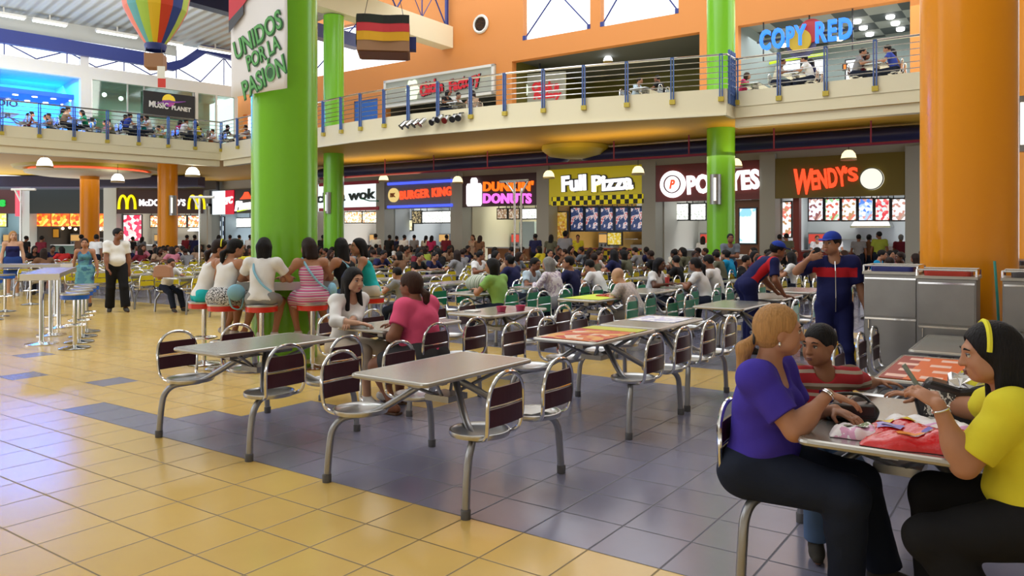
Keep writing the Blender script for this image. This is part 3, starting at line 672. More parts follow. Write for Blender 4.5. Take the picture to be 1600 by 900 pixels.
# --- black board with red square, left of the big column
t = panel(FA, 333, 490, 'black sign board with a white lit square, a red square and a red roof shape', blk)
c, w, hh = on_panel(FA, t, 333, 366, 298, 335)
MB().bb((-w / 2, -.06, -hh / 2), (w * .12, .0, hh / 2)).build('white_square', glow('pale_sign_glow', (.85, .95, 1), 1.1), t, smooth=False).location = (c[0], 0, c[2])
MB().bb((w * .12, -.06, -hh / 2), (w / 2, .0, hh / 2)).build('red_square', glow('crimson_glow', (.75, .01, .04), .8), t, smooth=False).location = (c[0], 0, c[2])
sletters(FA, t, 'KFC', 350, 366, 308, 319, white_glow, .04, .10, shear=.3, y=-.08)
sletters(FA, t, 'Pizza Hut', 368, 420, 311, 327, white_glow, .05, .06, shear=.3, y=-.05)
c, w, hh = on_panel(FA, t, 376, 396, 300, 311); MB().prismy([(-w / 2, -hh / 2), (w / 2, -hh / 2), (w * .25, 0), (w * .12, hh / 2), (-w * .12, hh / 2), (-w * .25, 0)], -.07, 0).build('roof_shape', red_glow, t, smooth=False).location = (c[0], 0, c[2])
c, w, hh = on_panel(FA, t, 372, 400, 324, 330); MB().tube([(-w / 2, -.05, -.1), (0, -.05, 0), (w / 2, -.05, .12)], .05, 6).build('swoosh', glow('lime_glow', (.6, .85, .02), 1.0), t).location = (c[0], 0, c[2])
interior(FA, 335, 488, mat('shop_wall_blue', (.45, .55, .60), .6), 70, (.9, .97, 1), counter=('pale counter left of the big green column', mat('pale_counter', (.4, .42, .42), .5)))
lit_board(FA, 354, 396, 340, 356, 1.6, mscr, 'wide white menu board left of the big green column'); lit_board(FA, 338, 350, 338, 375, .6, pattern('blue_check_panel', 'checker', [(.8, .92, 1), (.05, .08, .14)], 3.4, .9), 'tall blue and white chequered light panel', cat='poster', name='poster_display', hang=False)
# --- maroon board with yellow arches (left row)
t = panel(FL, 185, 320, 'maroon sign board with white letters between two yellow arches', mat('maroon_sign2', (.035, .008, .006), .45))
sletters(FL, t, "McDONALD'S", 218, 290, 311, 322, white_glow, .025, space=1.1)
for u0, u1 in ((186, 213), (295, 321)):
    c, w, hh = on_panel(FL, t, u0, u1, 306, 327); m = MB()
    for s in (-1, 1):
        pts = [(s * w * .24 + w * .23 * math.cos(q), -.08, -hh / 2 + hh * math.sin(q) ** .75 if q not in (0, math.pi) else -hh / 2) for q in np.linspace(0, math.pi, 17)]
        m.tube(pts, [w * .085] + [w * .075] * 15 + [w * .085], 8)
    m.build('arches', yel_glow, t).location = (c[0], 0, c[2])
interior(FL, 187, 318, mat('shop_wall_beige', (.5, .45, .36), .6), 60, counter=('dark counter behind the crowd under the yellow arches', mat('dark_counter', (.12, .1, .08), .5)))
lit_board(FL, 192, 222, 335, 377, .4, pattern('pink_panel', 'voronoi', [(.85, .05, .12), (.9, .5, .5), (.95, .85, .85), (.8, .03, .08)], 2.0, .9), 'tall pink lit price panel under the left yellow arches', cat='poster', name='poster_display', hang=False)
for k, (u0, u1) in enumerate(((234, 249), (250, 276), (277, 292), (293, 322))): lit_board(FL, u0, u1, 336, 356, 1.6, pattern('burger_menu', 'voronoi', [(.9, .85, .6), (.7, .35, .1), (.95, .9, .8), (.6, .15, .08)], 3.5, 1.0), f'lit burger menu board under the yellow arches, {("leftmost","second","third","rightmost")[k]} of four', 'burger menu boards')
# --- dark shop with the orange menu strip
t = panel(FL, 50, 166, 'unlit black sign board above the orange lit menu strip', mat('black_sign', (.008, .012, .010), .4), 2.97, 4.42)
interior(FL, 52, 164, mat('shop_wall_dark', (.05, .04, .03), .6), 25, (1, .7, .4), counter=('dark green counter under the orange menu strip', mat('dkgreen_counter', (.03, .06, .04), .5)))
om = pattern('orange_menu', 'voronoi', [(.85, .12, .01), (.9, .35, .03), (.75, .06, .01), (.9, .55, .1), (.8, .18, .01)], 2.2, .9)
for k, (u0, u1) in enumerate(((51, 80), (80, 109), (109, 138), (138, 166))): lit_board(FL, u0, u1, 333, 354, .5, om, f'orange lit menu panel, {("leftmost","second","third","rightmost")[k]} of the orange strip', 'orange menu strip', frame=mat('orange_frame', (.4, .05, .01), .5), b=.03)
lit_board(FL, 82, 93, 357, 372, 2.0, glow('orange_icon', (.7, .3, .02), .5), 'small square orange icon light inside the dark shop', cat='poster', name='poster_display', hang=False)
for k, u in enumerate((78, 98, 109, 118, 131, 150, 157)):
    x, y = FL.w(FL.x(u, 3), 3); o = MB().ell((0, 0, 0), (.09, .09, .09), n=10, k=6).build('spot_bulb', glow('warm_bulb', (1, .8, .5), 4), None)
    o.location = (x, y, 2.05 + .05 * (k % 3)); tag(o, 'tiny warm spot bulb inside the dark shop', 'lamp', 'spot bulbs in the dark shop')
# --- shop at the left edge
t = panel(FL, -60, 33, 'dark sign board at the left edge with a red neon bar and a green letter', mat('maroon_sign3', (.06, .012, .01), .45))
c, w, hh = on_panel(FL, t, 27, 33, 296, 338); MB().bb((-w / 2, -.2, -hh / 2), (w / 2, .0, hh / 2)).build('neon_bar', glow('red_neon_bar', (1, .08, .12), 1.2), t, smooth=False).location = (c[0], 0, c[2])
sletters(FL, t, 'S', 0, 9, 312, 323, glow('green_letter', (.01, .55, .06), 1.0), .08)
interior(FL, -58, 32, mat('shop_wall_teal', (.3, .4, .42), .6), 55, (.85, .95, 1), counter=('teal counter at the left edge behind the blonde woman', mat('teal_counter', (.1, .2, .2), .5)))
lit_board(FL, -30, 11, 332, 355, .4, pattern('lime_menu', 'voronoi', [(.75, .85, .1), (.85, .9, .4), (.5, .6, .05)], 3, .8), 'yellow-green lit menu panel at the left edge')

# ================================================================ under the gallery: ducts, rails, pendants
def arow(mb, name, m, label, cat, b, z, group=None):
    o = mb.build(name, m); place(o, (*W(0, b), z), -GA); return tag(o, label, cat, group)
def duct(u0, u1, b, z, h, d):
    m = MB(); x0, x1 = ua(u0, b), ua(u1, b); pts = [(x0 + .5 * (1 - math.cos(t)), 0, 0) for t in np.linspace(.3, math.pi / 2, 5)] + [(x1 - .5 * (1 - math.cos(t)), 0, 0) for t in np.linspace(math.pi / 2, .3, 5)]
    r = [math.sin(t) for t in np.linspace(.3, math.pi / 2, 5)] + [math.sin(t) for t in np.linspace(math.pi / 2, .3, 5)]
    m.tube(pts, r, 20); V = m.v[0]; V[:, 1] *= d; V[:, 2] *= h
    return m
arow(duct(498, 888, 25.6, 4.62, .26, .5), 'air_duct', M['navy'], 'long dark navy air duct under the gallery left of the yellow disc', 'duct', 25.6, 4.64)
arow(duct(908, 1460, 25.6, 4.62, .26, .5), 'air_duct', M['navy'], 'long dark navy air duct under the gallery right of the yellow disc', 'duct', 25.6, 4.64)
o = MB().bb((-14, -.5, -.3), (5.2, .5, .3)).build('air_duct', M['navy'], smooth=False); place(o, (-22.5, 43.0, 4.62), 0); tag(o, 'dark navy air duct along the left shop row', 'duct')
t = thing('canopy_disc', 'yellow round ceiling disc between the two navy ducts', 'canopy', (*W(ua(899, 25.0), 25.0), 4.6), 0)
MB().lathe([(.35, -.1), (1.0, .0), (1.25, .2), (1.25, .36)], 40).build('disc', mat('yellow_canopy', (.55, .42, .03), .5), t)
t = thing('ceiling_canopy', 'wide round canopy with a red neon ring around the orange column at the far left', 'canopy', (-20.9, 38.2, 4.55), 0)
MB().lathe([(.5, .0), (2.3, .02), (2.75, .10), (2.8, .2), (2.4, .22)], 56).build('rim', M['cream'], t)
MB().lathe([(2.35, .2), (2.6, .2), (2.6, .3), (2.35, .3)], 56).build('neon_ring', glow('red_neon', (1, .10, .04), 1.6), t)['label'] = 'red neon ring'
MB().lathe([(.5, .28), (3.2, .3), (3.3, .42)], 56).build('upper_disc', mat('yellow_canopy', (.55, .42, .03), .5), t)
# maroon rail hung in front of the signs
t = thing('light_rail', 'thin maroon rail hung on rods before the shop signs', 'rail', (*W(0, 24.4), 4.28), -GA)
x0, x1 = ua(500, 24.4), ua(1445, 24.4)
MB().tube([(x0, 0, 0), (x1, 0, 0)], .045, 8).build('rail', M['magenta'], t)
b = MB(); n = 9
for k in range(n):
    x = x0 + (x1 - x0) * (k + .5) / n; MB().tube([(x, 0, 0), (x, 0, .68)], .025, 6).build('rod', M['magenta'], t)
def pendant(x, y, z, lab, s=1.0, colg=(1, .82, .45), es=1.6, zc=4.97, white=False):
    t = thing('pendant_lamp', lab, 'lamp', (x, y, z), 0, 'pendant lamps under the gallery')
    MB().lathe([(.06 * s, .30 * s), (.12 * s, .28 * s), (.20 * s, .18 * s), (.235 * s, .04 * s), (.23 * s, 0), (.19 * s, .02)], 20).build('shade', glow('pendant_glow_w' if white else 'pendant_glow', colg, es), t)
    MB().lathe([(.235 * s, .035 * s), (.245 * s, .035 * s), (.245 * s, -.03 * s), (.2 * s, -.03 * s)], 20).build('rim', mat('pendant_rim', (.5, .38, .15), .4), t)
    MB().tube([(0, 0, .28 * s), (0, 0, max(.35, zc - z))], .012, 6).build('cord', M['black'], t)
    return t
for (u, v, lab) in ((599.5, 283, 'over the pier left of the grey sign'), (715, 286, 'left of the cup sign'), (857.5, 278, 'over the pier left of the yellow sign'), (997, 272, 'at the right end of the yellow sign'), (1149, 261, 'half hidden behind the green column'), (1326, 249, 'over the red slanted lettering')):
    b = 26.6; a = ua(u, b); x, y = W(a, b); pendant(x, y, zv(v, y), 'warm bell-shaped pendant lamp ' + lab)
for (u, v, s, w, lab) in ((70, 261, 1.3, True, 'bright white dome lamp at the far left under the gallery'), (301, 275, 1.3, True, 'bright white dome lamp right of the orange column'), (184, 284, 1.25, False, 'greenish dome lamp before the left navy duct')):
    Y = (31.6 if u < 100 else 33.8) if w else 36; x, y, z = at_depth(u, v, Y); pendant(x, y, z, lab, s * .98, (1, 1, .95) if w else (.35, .95, .85), 4 if w else 1.5, white=True)
# stage spotlights clamped on the gallery front
for k, (u, v) in enumerate(((638, 198), (647, 196.5), (656, 195), (666, 194), (684, 191), (693, 187), (704, 188), (716, 186), (725, 184))):
    p, a = on_edge(u, EDGE_M); R = rotz(a); n = R @ np.array([0, -1, 0]); c = np.array([p[0], p[1], 0]) + n * .32; z = zv(v, c[1])
    t = thing('stage_spotlight', ('silver' if k < 4 else 'dark') + ' stage spotlight clamped on the cream gallery front, ' + ('first', 'second', 'third', 'fourth', 'fifth', 'sixth', 'seventh', 'eighth', 'last')[k] + ' from the left', 'spotlight', (c[0], c[1], z), a, 'stage spotlights')
    d = np.array([-.45, -.55, -.7]) if k < 4 else np.array([.1 * (k - 6), -.85, -.5]); d /= np.linalg.norm(d)
    MB().tube([-d * .26, -d * .2, d * .02], [.05, .095, .10], 14).build('can', M['chrome'] if k < 4 else M['steel'], t)
    MB().tube([d * .02, d * .05], [.105, .105], 14).build('lens', mat('red_lens', (.16, .01, .01), .2) if k in (3, 6) else M['black'], t)
    MB().tube([(0, 0, .0), (0, .06, .16), (0, .30, .2)], .018, 6).build('clamp', M['black'], t)
# steel wall lights on columns
def sconce(x, y, z, h, r, lab, rz=0.0):
    t = thing('wall_sconce', lab, 'lamp', (x, y, z), rz, 'steel column lights')
    pr = [(r * math.cos(q), -r * .9 * math.sin(q)) for q in np.linspace(0, math.pi, 13)]
    MB().prism([(a, b) for a, b in pr][::-1], -h / 2, h / 2).build('shield', M['binsteel'], t)
    MB().bb((-r * .55, -r * .95, -h * .38), (-r * .15, -r * .62, h * .38)).build('slot_light', glow('sconce_glow', (1, .9, .75), 1.6), t, smooth=False)
    MB().bb((-r * .4, -.02, -h * .3), (r * .4, .1, h * .3)).build('bracket', M['black'], t, smooth=False)
x, y, z = at_depth(1118, 296, 23.72); sconce(x, y, z, .92, .17, 'curved steel wall light on the green column before the dark red sign')
x, y, z = at_depth(513, 317, 31.2); sconce(x, y, z, .85, .12, 'curved steel wall light on the green column behind the big one', -.5)
x, y, z = at_depth(270, 321, 34.9); sconce(x, y, z, .9, .16, 'curved steel wall light on the orange column under the left gallery', .5)
x, y, z = at_depth(1595, 195, 10.52); sconce(x, y, z, .75, .14, 'steel wall light at the right picture edge on the orange column')

# ================================================================ UPPER SHOPS
# chicken shop sign
t = panel(FA, 603, 775, 'long grey framed sign with red brushed letters over the upper chicken shop', mat('sign_backing', (.42, .44, .38), .5), 8.15, 9.52, d=-.1)
w = FA.width(603, 775); m = MB()
for (x0, x1, z0, z1) in ((-w / 2, w / 2, 0, .12), (-w / 2, w / 2, 1.27, 1.39), (-w / 2, -w / 2 + .14, 0, 1.39), (w / 2 - .14, w / 2, 0, 1.39)): m.bb((x0, -.08, z0), (x1, .02, z1))
m.build('frame', M['white'], t, smooth=False)
chl = glow('red_brush_letters', (.62, .02, .03), .8)
for (s, u0, u1, v0, v1) in (('Chick', 655, 684, 126, 147), ('n', 684, 691, 131, 144), ('Factory', 700, 750, 117, 143)):
    sletters(FA, t, s, u0, u1, v0, v1, chl, .03, .15, shear=.15, y=-.06)
    sletters(FA, t, s, u0, u1, v0, v1, blk, .05, .15, shear=.15, y=-.02, name='letter_edge', grow=.06)
c, w, hh = on_panel(FA, t, 634, 652, 124, 157)
MB().prismy([(math.cos(q) * w * .5 * (1 + .12 * math.cos(6 * q)), math.sin(q) * hh * .48 * (1 + .10 * math.cos(6 * q))) for q in np.linspace(0, 2 * math.pi, 40)[:-1]], -.1, 0).build('emblem', glow('pale_green_glow', (.9, 1, .75), 1.0), t, smooth=False).location = (c[0], 0, c[2])
# second sign inside the food hall opening
x0 = ua(806, BW + 1.2); tt = thing('shop_sign', 'smaller grey sign with red letters inside the dark upper opening', 'sign', (*W(ua(843, 30.2), 30.2), 8.35), -GA + .25)
MB().bb((-1.25, 0, -.9), (1.25, .12, .85)).build('panel', mat('sign_backing', (.42, .44, .38), .5), tt, smooth=False)
letters('Chick n', 1.3, .42, chl, tt, (.3, -.05, .2), .06, .05, .0, .15); letters('Factory', 1.35, .42, chl, tt, (.4, -.05, -.25), .06, .05, 0, .15)
MB().prismy([(math.cos(q) * .28, math.sin(q) * .5) for q in np.linspace(0, 2 * math.pi, 24)[:-1]], -.06, 0).build('emblem', glow('pale_green_glow', (.9, 1, .75), 1.0), tt, smooth=False).location = (-.85, 0, .1)
MB().bb((-.04, .03, .85), (.04, .09, 1.3)).build('hanger', M['black'], tt, smooth=False)
a = ua(950, BW + 2); x, y = W(a, BW + 2); pendant(x, y, zv(97, y), 'white cone pendant lamp in the dark upper opening', .9, (.75, .72, .62), .12, 9.6, white=True)['group'] = 'upper pendants'
a0, a1 = ua(966, BW + 3), ua(988, BW + 3); o = MB().bb((a0, 0, -.05), (a1, .08, .05)).build('neon_sign', glow('red_neon', (1, .10, .04), 1.6), smooth=False); place(o, (*W(0, BW + 3), zv(73.5, W(a0, BW + 3)[1])), -GA); tag(o, 'short red neon bar on the ceiling of the dark upper opening', 'neon light')
# copy shop
t = thing('shop_sign', 'blue glowing capital letters with red and yellow discs over the upper right shop', 'sign', (*W(ua(1262, BW - .1), BW - .1), 7.9), -GA); t['xm'] = ua(1262, BW - .1)
bl = glow('blue_letter_glow', (.02, .22, 1), 1.3)
for (s, u0, u1, v0, v1) in (('COPY', 1188, 1260, 44, 74), ('RED', 1275, 1332, 34, 61)):
    um = (u0 + u1) / 2; Y = FA.Y(um, -.1); zc = zv((v0 + v1) / 2, Y) - 7.9; hh = .74
    letters(s, FA.width(u0, u1, -.1), hh, bl, t, ((FA.x(u0, -.1) + FA.x(u1, -.1)) / 2 - t['xm'], -.05, zc), .16, .03, .0, space=1.15)
Y = FA.Y(1255, -.1)
for (nm, u, v, r, colr) in (('red_disc', 1266, 47, .42, (.55, .02, .03)), ('yellow_disc', 1249, 63, .40, (.75, .50, .02))):
    c = (FA.x(u, -.1) - t['xm'], 0, zv(v, FA.Y(u, -.1)) - 7.9); disc(t, c, r, glow(nm, colr, .5), nm, .1, .12 if nm == 'red_disc' else .06)
c = (FA.x(1250, -.1) - t['xm'], 0, zv(66, Y) - 7.9); disc(t, c, .52, mat('navy_disc', (.04, .04, .12), .5), 'navy_disc', .08, .18)
m = MB(); m.bb((FA.x(1180, -.1) - t['xm'], .2, .9), (FA.x(1340, -.1) - t['xm'], .26, .98))
for u in (1190, 1262, 1330): m.bb((FA.x(u, -.1) - t['xm'] - .02, .2, .2), (FA.x(u, -.1) - t['xm'] + .02, .26, 1.75))
m.build('hanger', M['black'], t, smooth=False)
for k, (u, v) in enumerate(((1339, 35), (1349, 45), (1359, 55), (1391, 28), (1399, 38), (1407, 47), (1312, 62), (1224, 72), (1245, 87), (1375, 72), (1330, 78))):
    y = 8.12 * F / (HZ - v); x = (u - 800) / F * y; z = 9.68
    o = MB().lathe([(.10, 0), (.15, .03), (.15, .12)], 14).build('downlight', glow('downlight_glow', (1, 1, .96), 6), None); o.location = (x, y, z); tag(o, 'white downlight in the copy shop ceiling', 'ceiling light', 'copy shop downlights')
for (u0, u1, v0, v1, d, m_, lab) in ((1222, 1252, 94, 112, 4.5, glow('window_bright', (.9, .95, 1), 1.5), 'bright white screen at the back of the copy shop, left'), (1262, 1288, 92, 118, 4.5, glow('window_bright', (.9, .95, 1), 1.5), 'bright white screen at the back of the copy shop, beside the seated pair'), (1320, 1342, 92, 128, 3.5, glow('window_bright', (.9, .95, 1), 1.5), 'tall bright door screen in the copy shop'), (1316, 1324, 99, 110, 3.0, glow('orange_box', (1, .25, .03), 1.0), 'small orange lit box in the copy shop')):
    lit_board(FA, u0, u1, v0, v1, d, m_, lab, cat='screen', name='lit_screen', hang=False)
o = MB().tube([(FA.x(u, 4.0), 0, zv(v, FA.Y(u, 4.0))) for u, v in ((1180, 104), (1215, 96), (1250, 90), (1290, 84))], .06, 6).build('neon_sign', glow('lime_neon', (.7, .9, .03), .8)); place(o, (*W(0, BW + 4.0), 0), -GA); tag(o, 'curved lime strip inside the copy shop', 'neon light')
x, y = W(ua(1290, 32), 32); area('copy_shop_light', (x, y, 9.4), 6, 170, (.92, .97, 1), (0, 0, -GA), 4)
x, y = W(ua(950, 32), 32); area('food_hall_light', (x, y, 9.2), 3, 55, (1, .85, .5))
# left upper wall: studio, music shop
def lthing(name, label, cat, u, z, off=0.0, group=None):
    x, y = lpos(u, off); return thing(name, label, cat, (x, y, z), RZL, group)
def lbox(mb): return mb
sw = mat('studio_wall', (.30, .50, .85), .6)
b = MB(); b.bb((-12, 5, 5.7), (lt(126) + 2, 5.15, 9.9)); b.bb((lt(126), .35, 5.7), (lt(126) + .15, 5, 9.9))
o = b.build('wall_studio', sw, smooth=False); place(o, (*LW0, 0), RZL); struct(o)
b = MB(); b.bb((-12, .35, 9.75), (lt(126) + 2, 5.15, 9.9)); o = b.build('ceiling', sw, smooth=False); place(o, (*LW0, 0), RZL); struct(o)
for (s, off) in ((-5, -1.4), (1.5, -1.4), (1.5, -3.8), (-3, -3.6)):
    q = LW0 + DL * s + np.array([DL[1], -DL[0]]) * off; area('studio_light', (q[0], q[1], 9.6), 3.5, 600, (.02, .24, 1), (0, 0, RZL), 1.4)
q = LW0 + DL * 2.2 + np.array([DL[1], -DL[0]]) * -3; area('studio_light_cyan', (q[0], q[1], 9.5), 3, 260, (.05, .75, 1), (math.radians(35), 0, RZL)); bpy.data.lights['studio_light_cyan'].energy = 420
t = lthing('ceiling_raft', 'blue dropped ceiling raft with white spots in the blue studio', 'ceiling light', 50, 8.75, -2.6)
MB().bb((-4, -1.4, 0), (2.1, 1.4, .22)).build('raft', mat('raft_blue', (.03, .12, .45), .5), t, smooth=False)
for i in range(6):
    for j in (-.8, .8): MB().lathe([(.13, -.03), (.13, .02)], 14, (-2.6 + i * .85, j, 0)).build('spot', glow('spot_white', (1, 1, 1), 4), t, smooth=False)
m = MB()
for x in (-3.5, 1.7): m.bb((x - .03, -.03, .22), (x + .03, .03, 1.02))
m.build('hanger', M['steel'], t, smooth=False)
t = lthing('shop_sign', 'dark capital letters hung before the blue studio at the left edge', 'sign', 12, 8.0, .02)
letters('DIO', .82, .32, M['navy'], t, (0, -.05, 0), .06, .03)
MB().bb((-.45, -.03, .2), (.45, 0, .24)).build('bar', M['navy'], t, smooth=False)
# greenish shop fronts
t = thing('window_6', None, None, (*LW0, 0), RZL); struct(t)
MB().bb((lt(143), .1, 5.7), (lt(305), .12, 9.68)).build('pane', M['gglass'], t, smooth=False)
m = MB()
for u in (144, 200, 226, 303): m.bb((lt(u) - .03, .05, 5.7), (lt(u) + .03, .16, 9.68))
m.build('window_frame', M['steel'], t, smooth=False)
t = thing('window_7', None, None, (*LW0, 0), RZL); struct(t)
MB().bb((lt(309), .1, 5.7), (lt(371), .12, 9.68)).build('pane', M['gglass'], t, smooth=False)
m = MB()
for u in (309, 339, 368, 371): m.bb((lt(u) - .05, .05, 5.7), (lt(u) + .05, .16, 9.68))
m.build('window_frame', M['white'], t, smooth=False)
gw = mat('green_grey_wall', (.17, .26, .22), .7)
b = MB(); b.bb((lt(132), 3.5, 5.7), (lt(366), 3.65, 9.9)); b.bb((lt(133), .35, 9.7), (lt(366), 3.65, 9.85)); o = b.build('wall_music_shop', gw, smooth=False); place(o, (*LW0, 0), RZL); struct(o)
for (u, v) in ((163, 148), (189, 154)):
    x, y = lpos(u, -2.0); o = MB().ell((0, 0, 0), (.12, .12, .12), n=12, k=8).build('shop_bulb', glow('white_bulb', (1, 1, .95), 5)); o.location = (x, y, zv(v, y)); tag(o, 'round white bulb behind the greenish glass, ' + ('left' if u < 170 else 'right') + ' of two', 'lamp', 'bulbs behind the green glass')
x, y = lpos(347, -1.5); o = MB().lathe([(.42, 0), (.40, .12), (.25, .22), (.1, .26)], 20).build('dome_lamp', glow('white_bulb', (1, 1, .95), 3)); o.location = (x, y, zv(163, y)); tag(o, 'bright white dome lamp right of the black music shop sign', 'lamp')
q = lpos(230, -2); area('music_shop_light', (q[0], q[1], 9.4), 6, 90, (.85, 1, .95), (0, 0, RZL), 2)
t = lthing('shop_sign', 'black sign with white letters and a yellow-purple planet on the upper left wall', 'sign', 265, 8.05, .12)
w = lt(305) - lt(225); MB().bb((-w / 2, 0, 0), (w / 2, .1, 1.38)).build('panel', M['black'], t, smooth=False)
letters('MUSIC', w * .37, .34, M['white'], t, (-w * .21, -.02, .68), .04, .03, -.03); letters('PLANET', w * .38, .24, M['white'], t, (w * .23, -.02, .60), .04, .03, -.03)
disc(t, (-.05, 0, .98), .34, pattern('planet', 'noise', [(.7, .45, .02), (.75, .55, .04), (.35, .06, .25), (.2, .04, .3)], 1.1, .25), 'planet', .05, -.01)
MB().tube([(-.75, -.05, .72), (-.2, -.06, .93), (.35, -.06, .92), (.85, -.05, 1.02)], [.01, .05, .05, .02], 8).build('ring', mat('planet_ring', (.25, .08, .4), .5), t)

# ================================================================ HANGING DECORATIONS
def cord(p, q, lab): return None
# hot-air balloon
x, y, z = at_depth(243, 70, 14.0); t = thing('toy_balloon', 'striped paper hot-air balloon hanging above the left gallery', 'decoration', (x, y, z), .2)
prof = [(.17, 0), (.24, .10), (.40, .36), (.53, .62), (.58, .88), (.56, 1.12), (.42, 1.38), (.2, 1.52), (.02, 1.56)]
gores = [(.85, .25, .18), (.12, .42, .48), (.40, .62, .08), (.80, .52, .02), (.62, .05, .02), (.03, .06, .28), (.55, .70, .12), (.85, .28, .22)]
mats = [mat(f'gore_{i}', c, .55) for i, c in enumerate(gores)]
bal = MB(); n = 48
for k in range(len(prof) - 1):
    (r0, z0), (r1, z1) = prof[k], prof[k + 1]
    for s in range(n):
        a0, a1 = 2 * math.pi * s / n, 2 * math.pi * (s + 1) / n
        def bul(r, a): return r * (1 + .02 * abs(math.sin(a * n / 6)))
        bal.add([(r0 * math.cos(a0), r0 * math.sin(a0), z0), (r0 * math.cos(a1), r0 * math.sin(a1), z0), (r1 * math.cos(a1), r1 * math.sin(a1), z1), (r1 * math.cos(a0), r1 * math.sin(a0), z1)], [(0, 1, 2, 3)], ((s + 3) // 3 + 6) % 8)
bal.build('envelope', mats, t)
MB().lathe([(.165, -.11), (.19, -.02), (.175, .02)], 24, cap=False).build('skirt', M['blue'], t)
MB().prism([(-.16, -.16), (.16, -.16), (.16, .16), (-.16, .16)], -.44, -.18).build('basket', M['card'], t, smooth=False, bevel=.015)
m = MB()
for sx in (-1, 1):
    for sy in (-1, 1): m.tube([(sx * .14, sy * .14, -.18), (sx * .12, sy * .12, -.08)], .006, 5)
m.tube([(0, 0, 1.55), (0, 0, 12.3 - z)], .006, 5); m.build('cord', M['black'], t)
fl_ = MB(); fl_.bb((.07, -.18, -.64), (.20, -.165, -.42), 0); fl_.bb((.08, -.18, -.80), (.21, -.165, -.64), 1)
fl_.build('pennant', [M['paper'], mat('pennant_red', (.70, .06, .05), .6)], t, smooth=False)
# flag box
x, y, z = at_depth(600, 86, 14.0); t = thing('flag_box', 'cardboard balloon basket wrapped in black-red-gold and green flags, hanging at the top', 'decoration', (x, y, z), .12)
m = MB(); w, d, h = .46, .36, .62
m.add([(-w, -d, 0), (w, -d, 0), (w * 1.02, d, 0), (-w, d, 0), (-w * .98, -d, h), (w * .98, -d, h * .96), (w, d, h), (-w, d, h)], [(0, 3, 2, 1), (4, 5, 6, 7), (0, 1, 5, 4), (1, 2, 6, 5), (2, 3, 7, 6), (3, 0, 4, 7)])
m.build('box', M['card'], t, smooth=False)
m = MB()
for k, (z0, z1) in enumerate(((.17, .33), (.33, .48), (.48, .63))):
    for s in range(8):
        x0, x1 = -w + 2 * w * s / 8, -w + 2 * w * (s + 1) / 8; q0, q1 = .012 * math.sin(s * 1.1), .012 * math.sin((s + 1) * 1.1)
        m.add([(x0, -d - .015 + q0, z0 + q0), (x1, -d - .015 + q1, z0 + q1), (x1, -d - .012 + q1, z1 + q1), (x0, -d - .012 + q0, z1 + q0)], [(0, 1, 2, 3)], 2 - k)
m.build('striped_flag', [M['black'], mat('flag_red', (.58, .03, .05), .6), mat('flag_gold', (.75, .38, .01), .6)], t)
m = MB(); m.add([(-w - .015, d, .1), (-w - .015, -d, .1), (-w - .01, -d, .63), (-w - .01, d, .63)], [(0, 1, 2, 3)], 0)
m.add([(-w - .02, d * .7, .36), (-w - .02, 0, .18), (-w - .02, -d * .7, .36), (-w - .02, 0, .55)], [(0, 1, 2, 3)], 1)
m.add([(-w - .025, .12 * math.cos(q), .365 + .1 * math.sin(q)) for q in np.linspace(0, 2 * math.pi, 13)[:-1]], [tuple(range(12))], 2)
m.build('green_flag', [mat('flag_green', (.01, .22, .06), .6), mat('flag_yellow', (.65, .50, .02), .6), M['blue']], t)
MB().bb((-w + .03, -d + .03, -.02), (w - .03, d - .03, .0)).build('base', M['brown'], t, smooth=False)
MB().bb((w, -.1, .1), (w + .12, .15, .32)).build('tape', M['blue'], t, smooth=False)
m = MB()
for sx in (-1, 1): m.tube([(sx * w * .8, 0, h), (0, 0, 2.4)], .006, 5)
m.tube([(0, 0, 2.4), (0, 0, 10)], .006, 5); m.build('cord', M['black'], t)
# banner on the big column
bB = 6.16; a0, a1 = ua(360.5, bB), ua(447.5, bB); xm, ym = W((a0 + a1) / 2, bB); zb = zv(145, ym)
t = thing('banner', 'white cloth banner with green slanted lettering hung on the big green column', 'banner', (xm, ym, zb), -GA)
w = (a1 - a0) / 2; m = MB(); nx, nz = 16, 14; H = 2.9
V = [(-w + 2 * w * i / nx, .006 + .003 * math.sin(i * .9) + .003 * math.sin(k * 1.3 + i), H * k / nz) for k in range(nz + 1) for i in range(nx + 1)]
m.add(V, [(k * (nx + 1) + i, k * (nx + 1) + i + 1, (k + 1) * (nx + 1) + i + 1, (k + 1) * (nx + 1) + i) for k in range(nz) for i in range(nx)])
o = m.build('cloth', mat('banner_cloth', (.80, .80, .82), .7), t); o.modifiers.new('thick', 'SOLIDIFY').thickness = .006
gl = mat('banner_green', (.10, .38, .10), .6); dg_ = mat('banner_dark_green', (.01, .10, .02), .6)
for (s, u0, u1, v0, v1) in (('UNIDOS', 364, 441, 36, 74), ('POR LA', 385, 438, 68, 97), ('PASIÓN', 377, 446, 94, 141)):
    um = (u0 + u1) / 2; a = ua(um, bB); yy = W(a, bB)[1]; lx = a - (a0 + a1) / 2; lz = zv((v0 + v1) / 2, yy) - zb; ww = ua(u1, bB) - ua(u0, bB)
    hh = {'UNIDOS': .24, 'POR LA': .19, 'PASIÓN': .30}[s]
    letters(s, ww * .98, hh, gl, t, (lx, -.012, lz), .004, .015, .30); letters(s, ww * .98 + .03, hh + .03, dg_, t, (lx + .006, -.008, lz - .006), .003, .045, .30, name='letter_edge')
fm = MB(); z0 = zv(40, ym) - zb
for (p, c) in (([(-w, z0 - .02), (-w * .45, z0 + .18), (-w * .45, z0 + .30), (-w, z0 + .14)], 0), ([(-w, z0 + .14), (-w * .45, z0 + .30), (w, z0 + .9), (w, H), (-w, H)], 1)):
    fm.add([(x_, -.03, z_) for x_, z_ in p], [tuple(range(len(p)))], c)
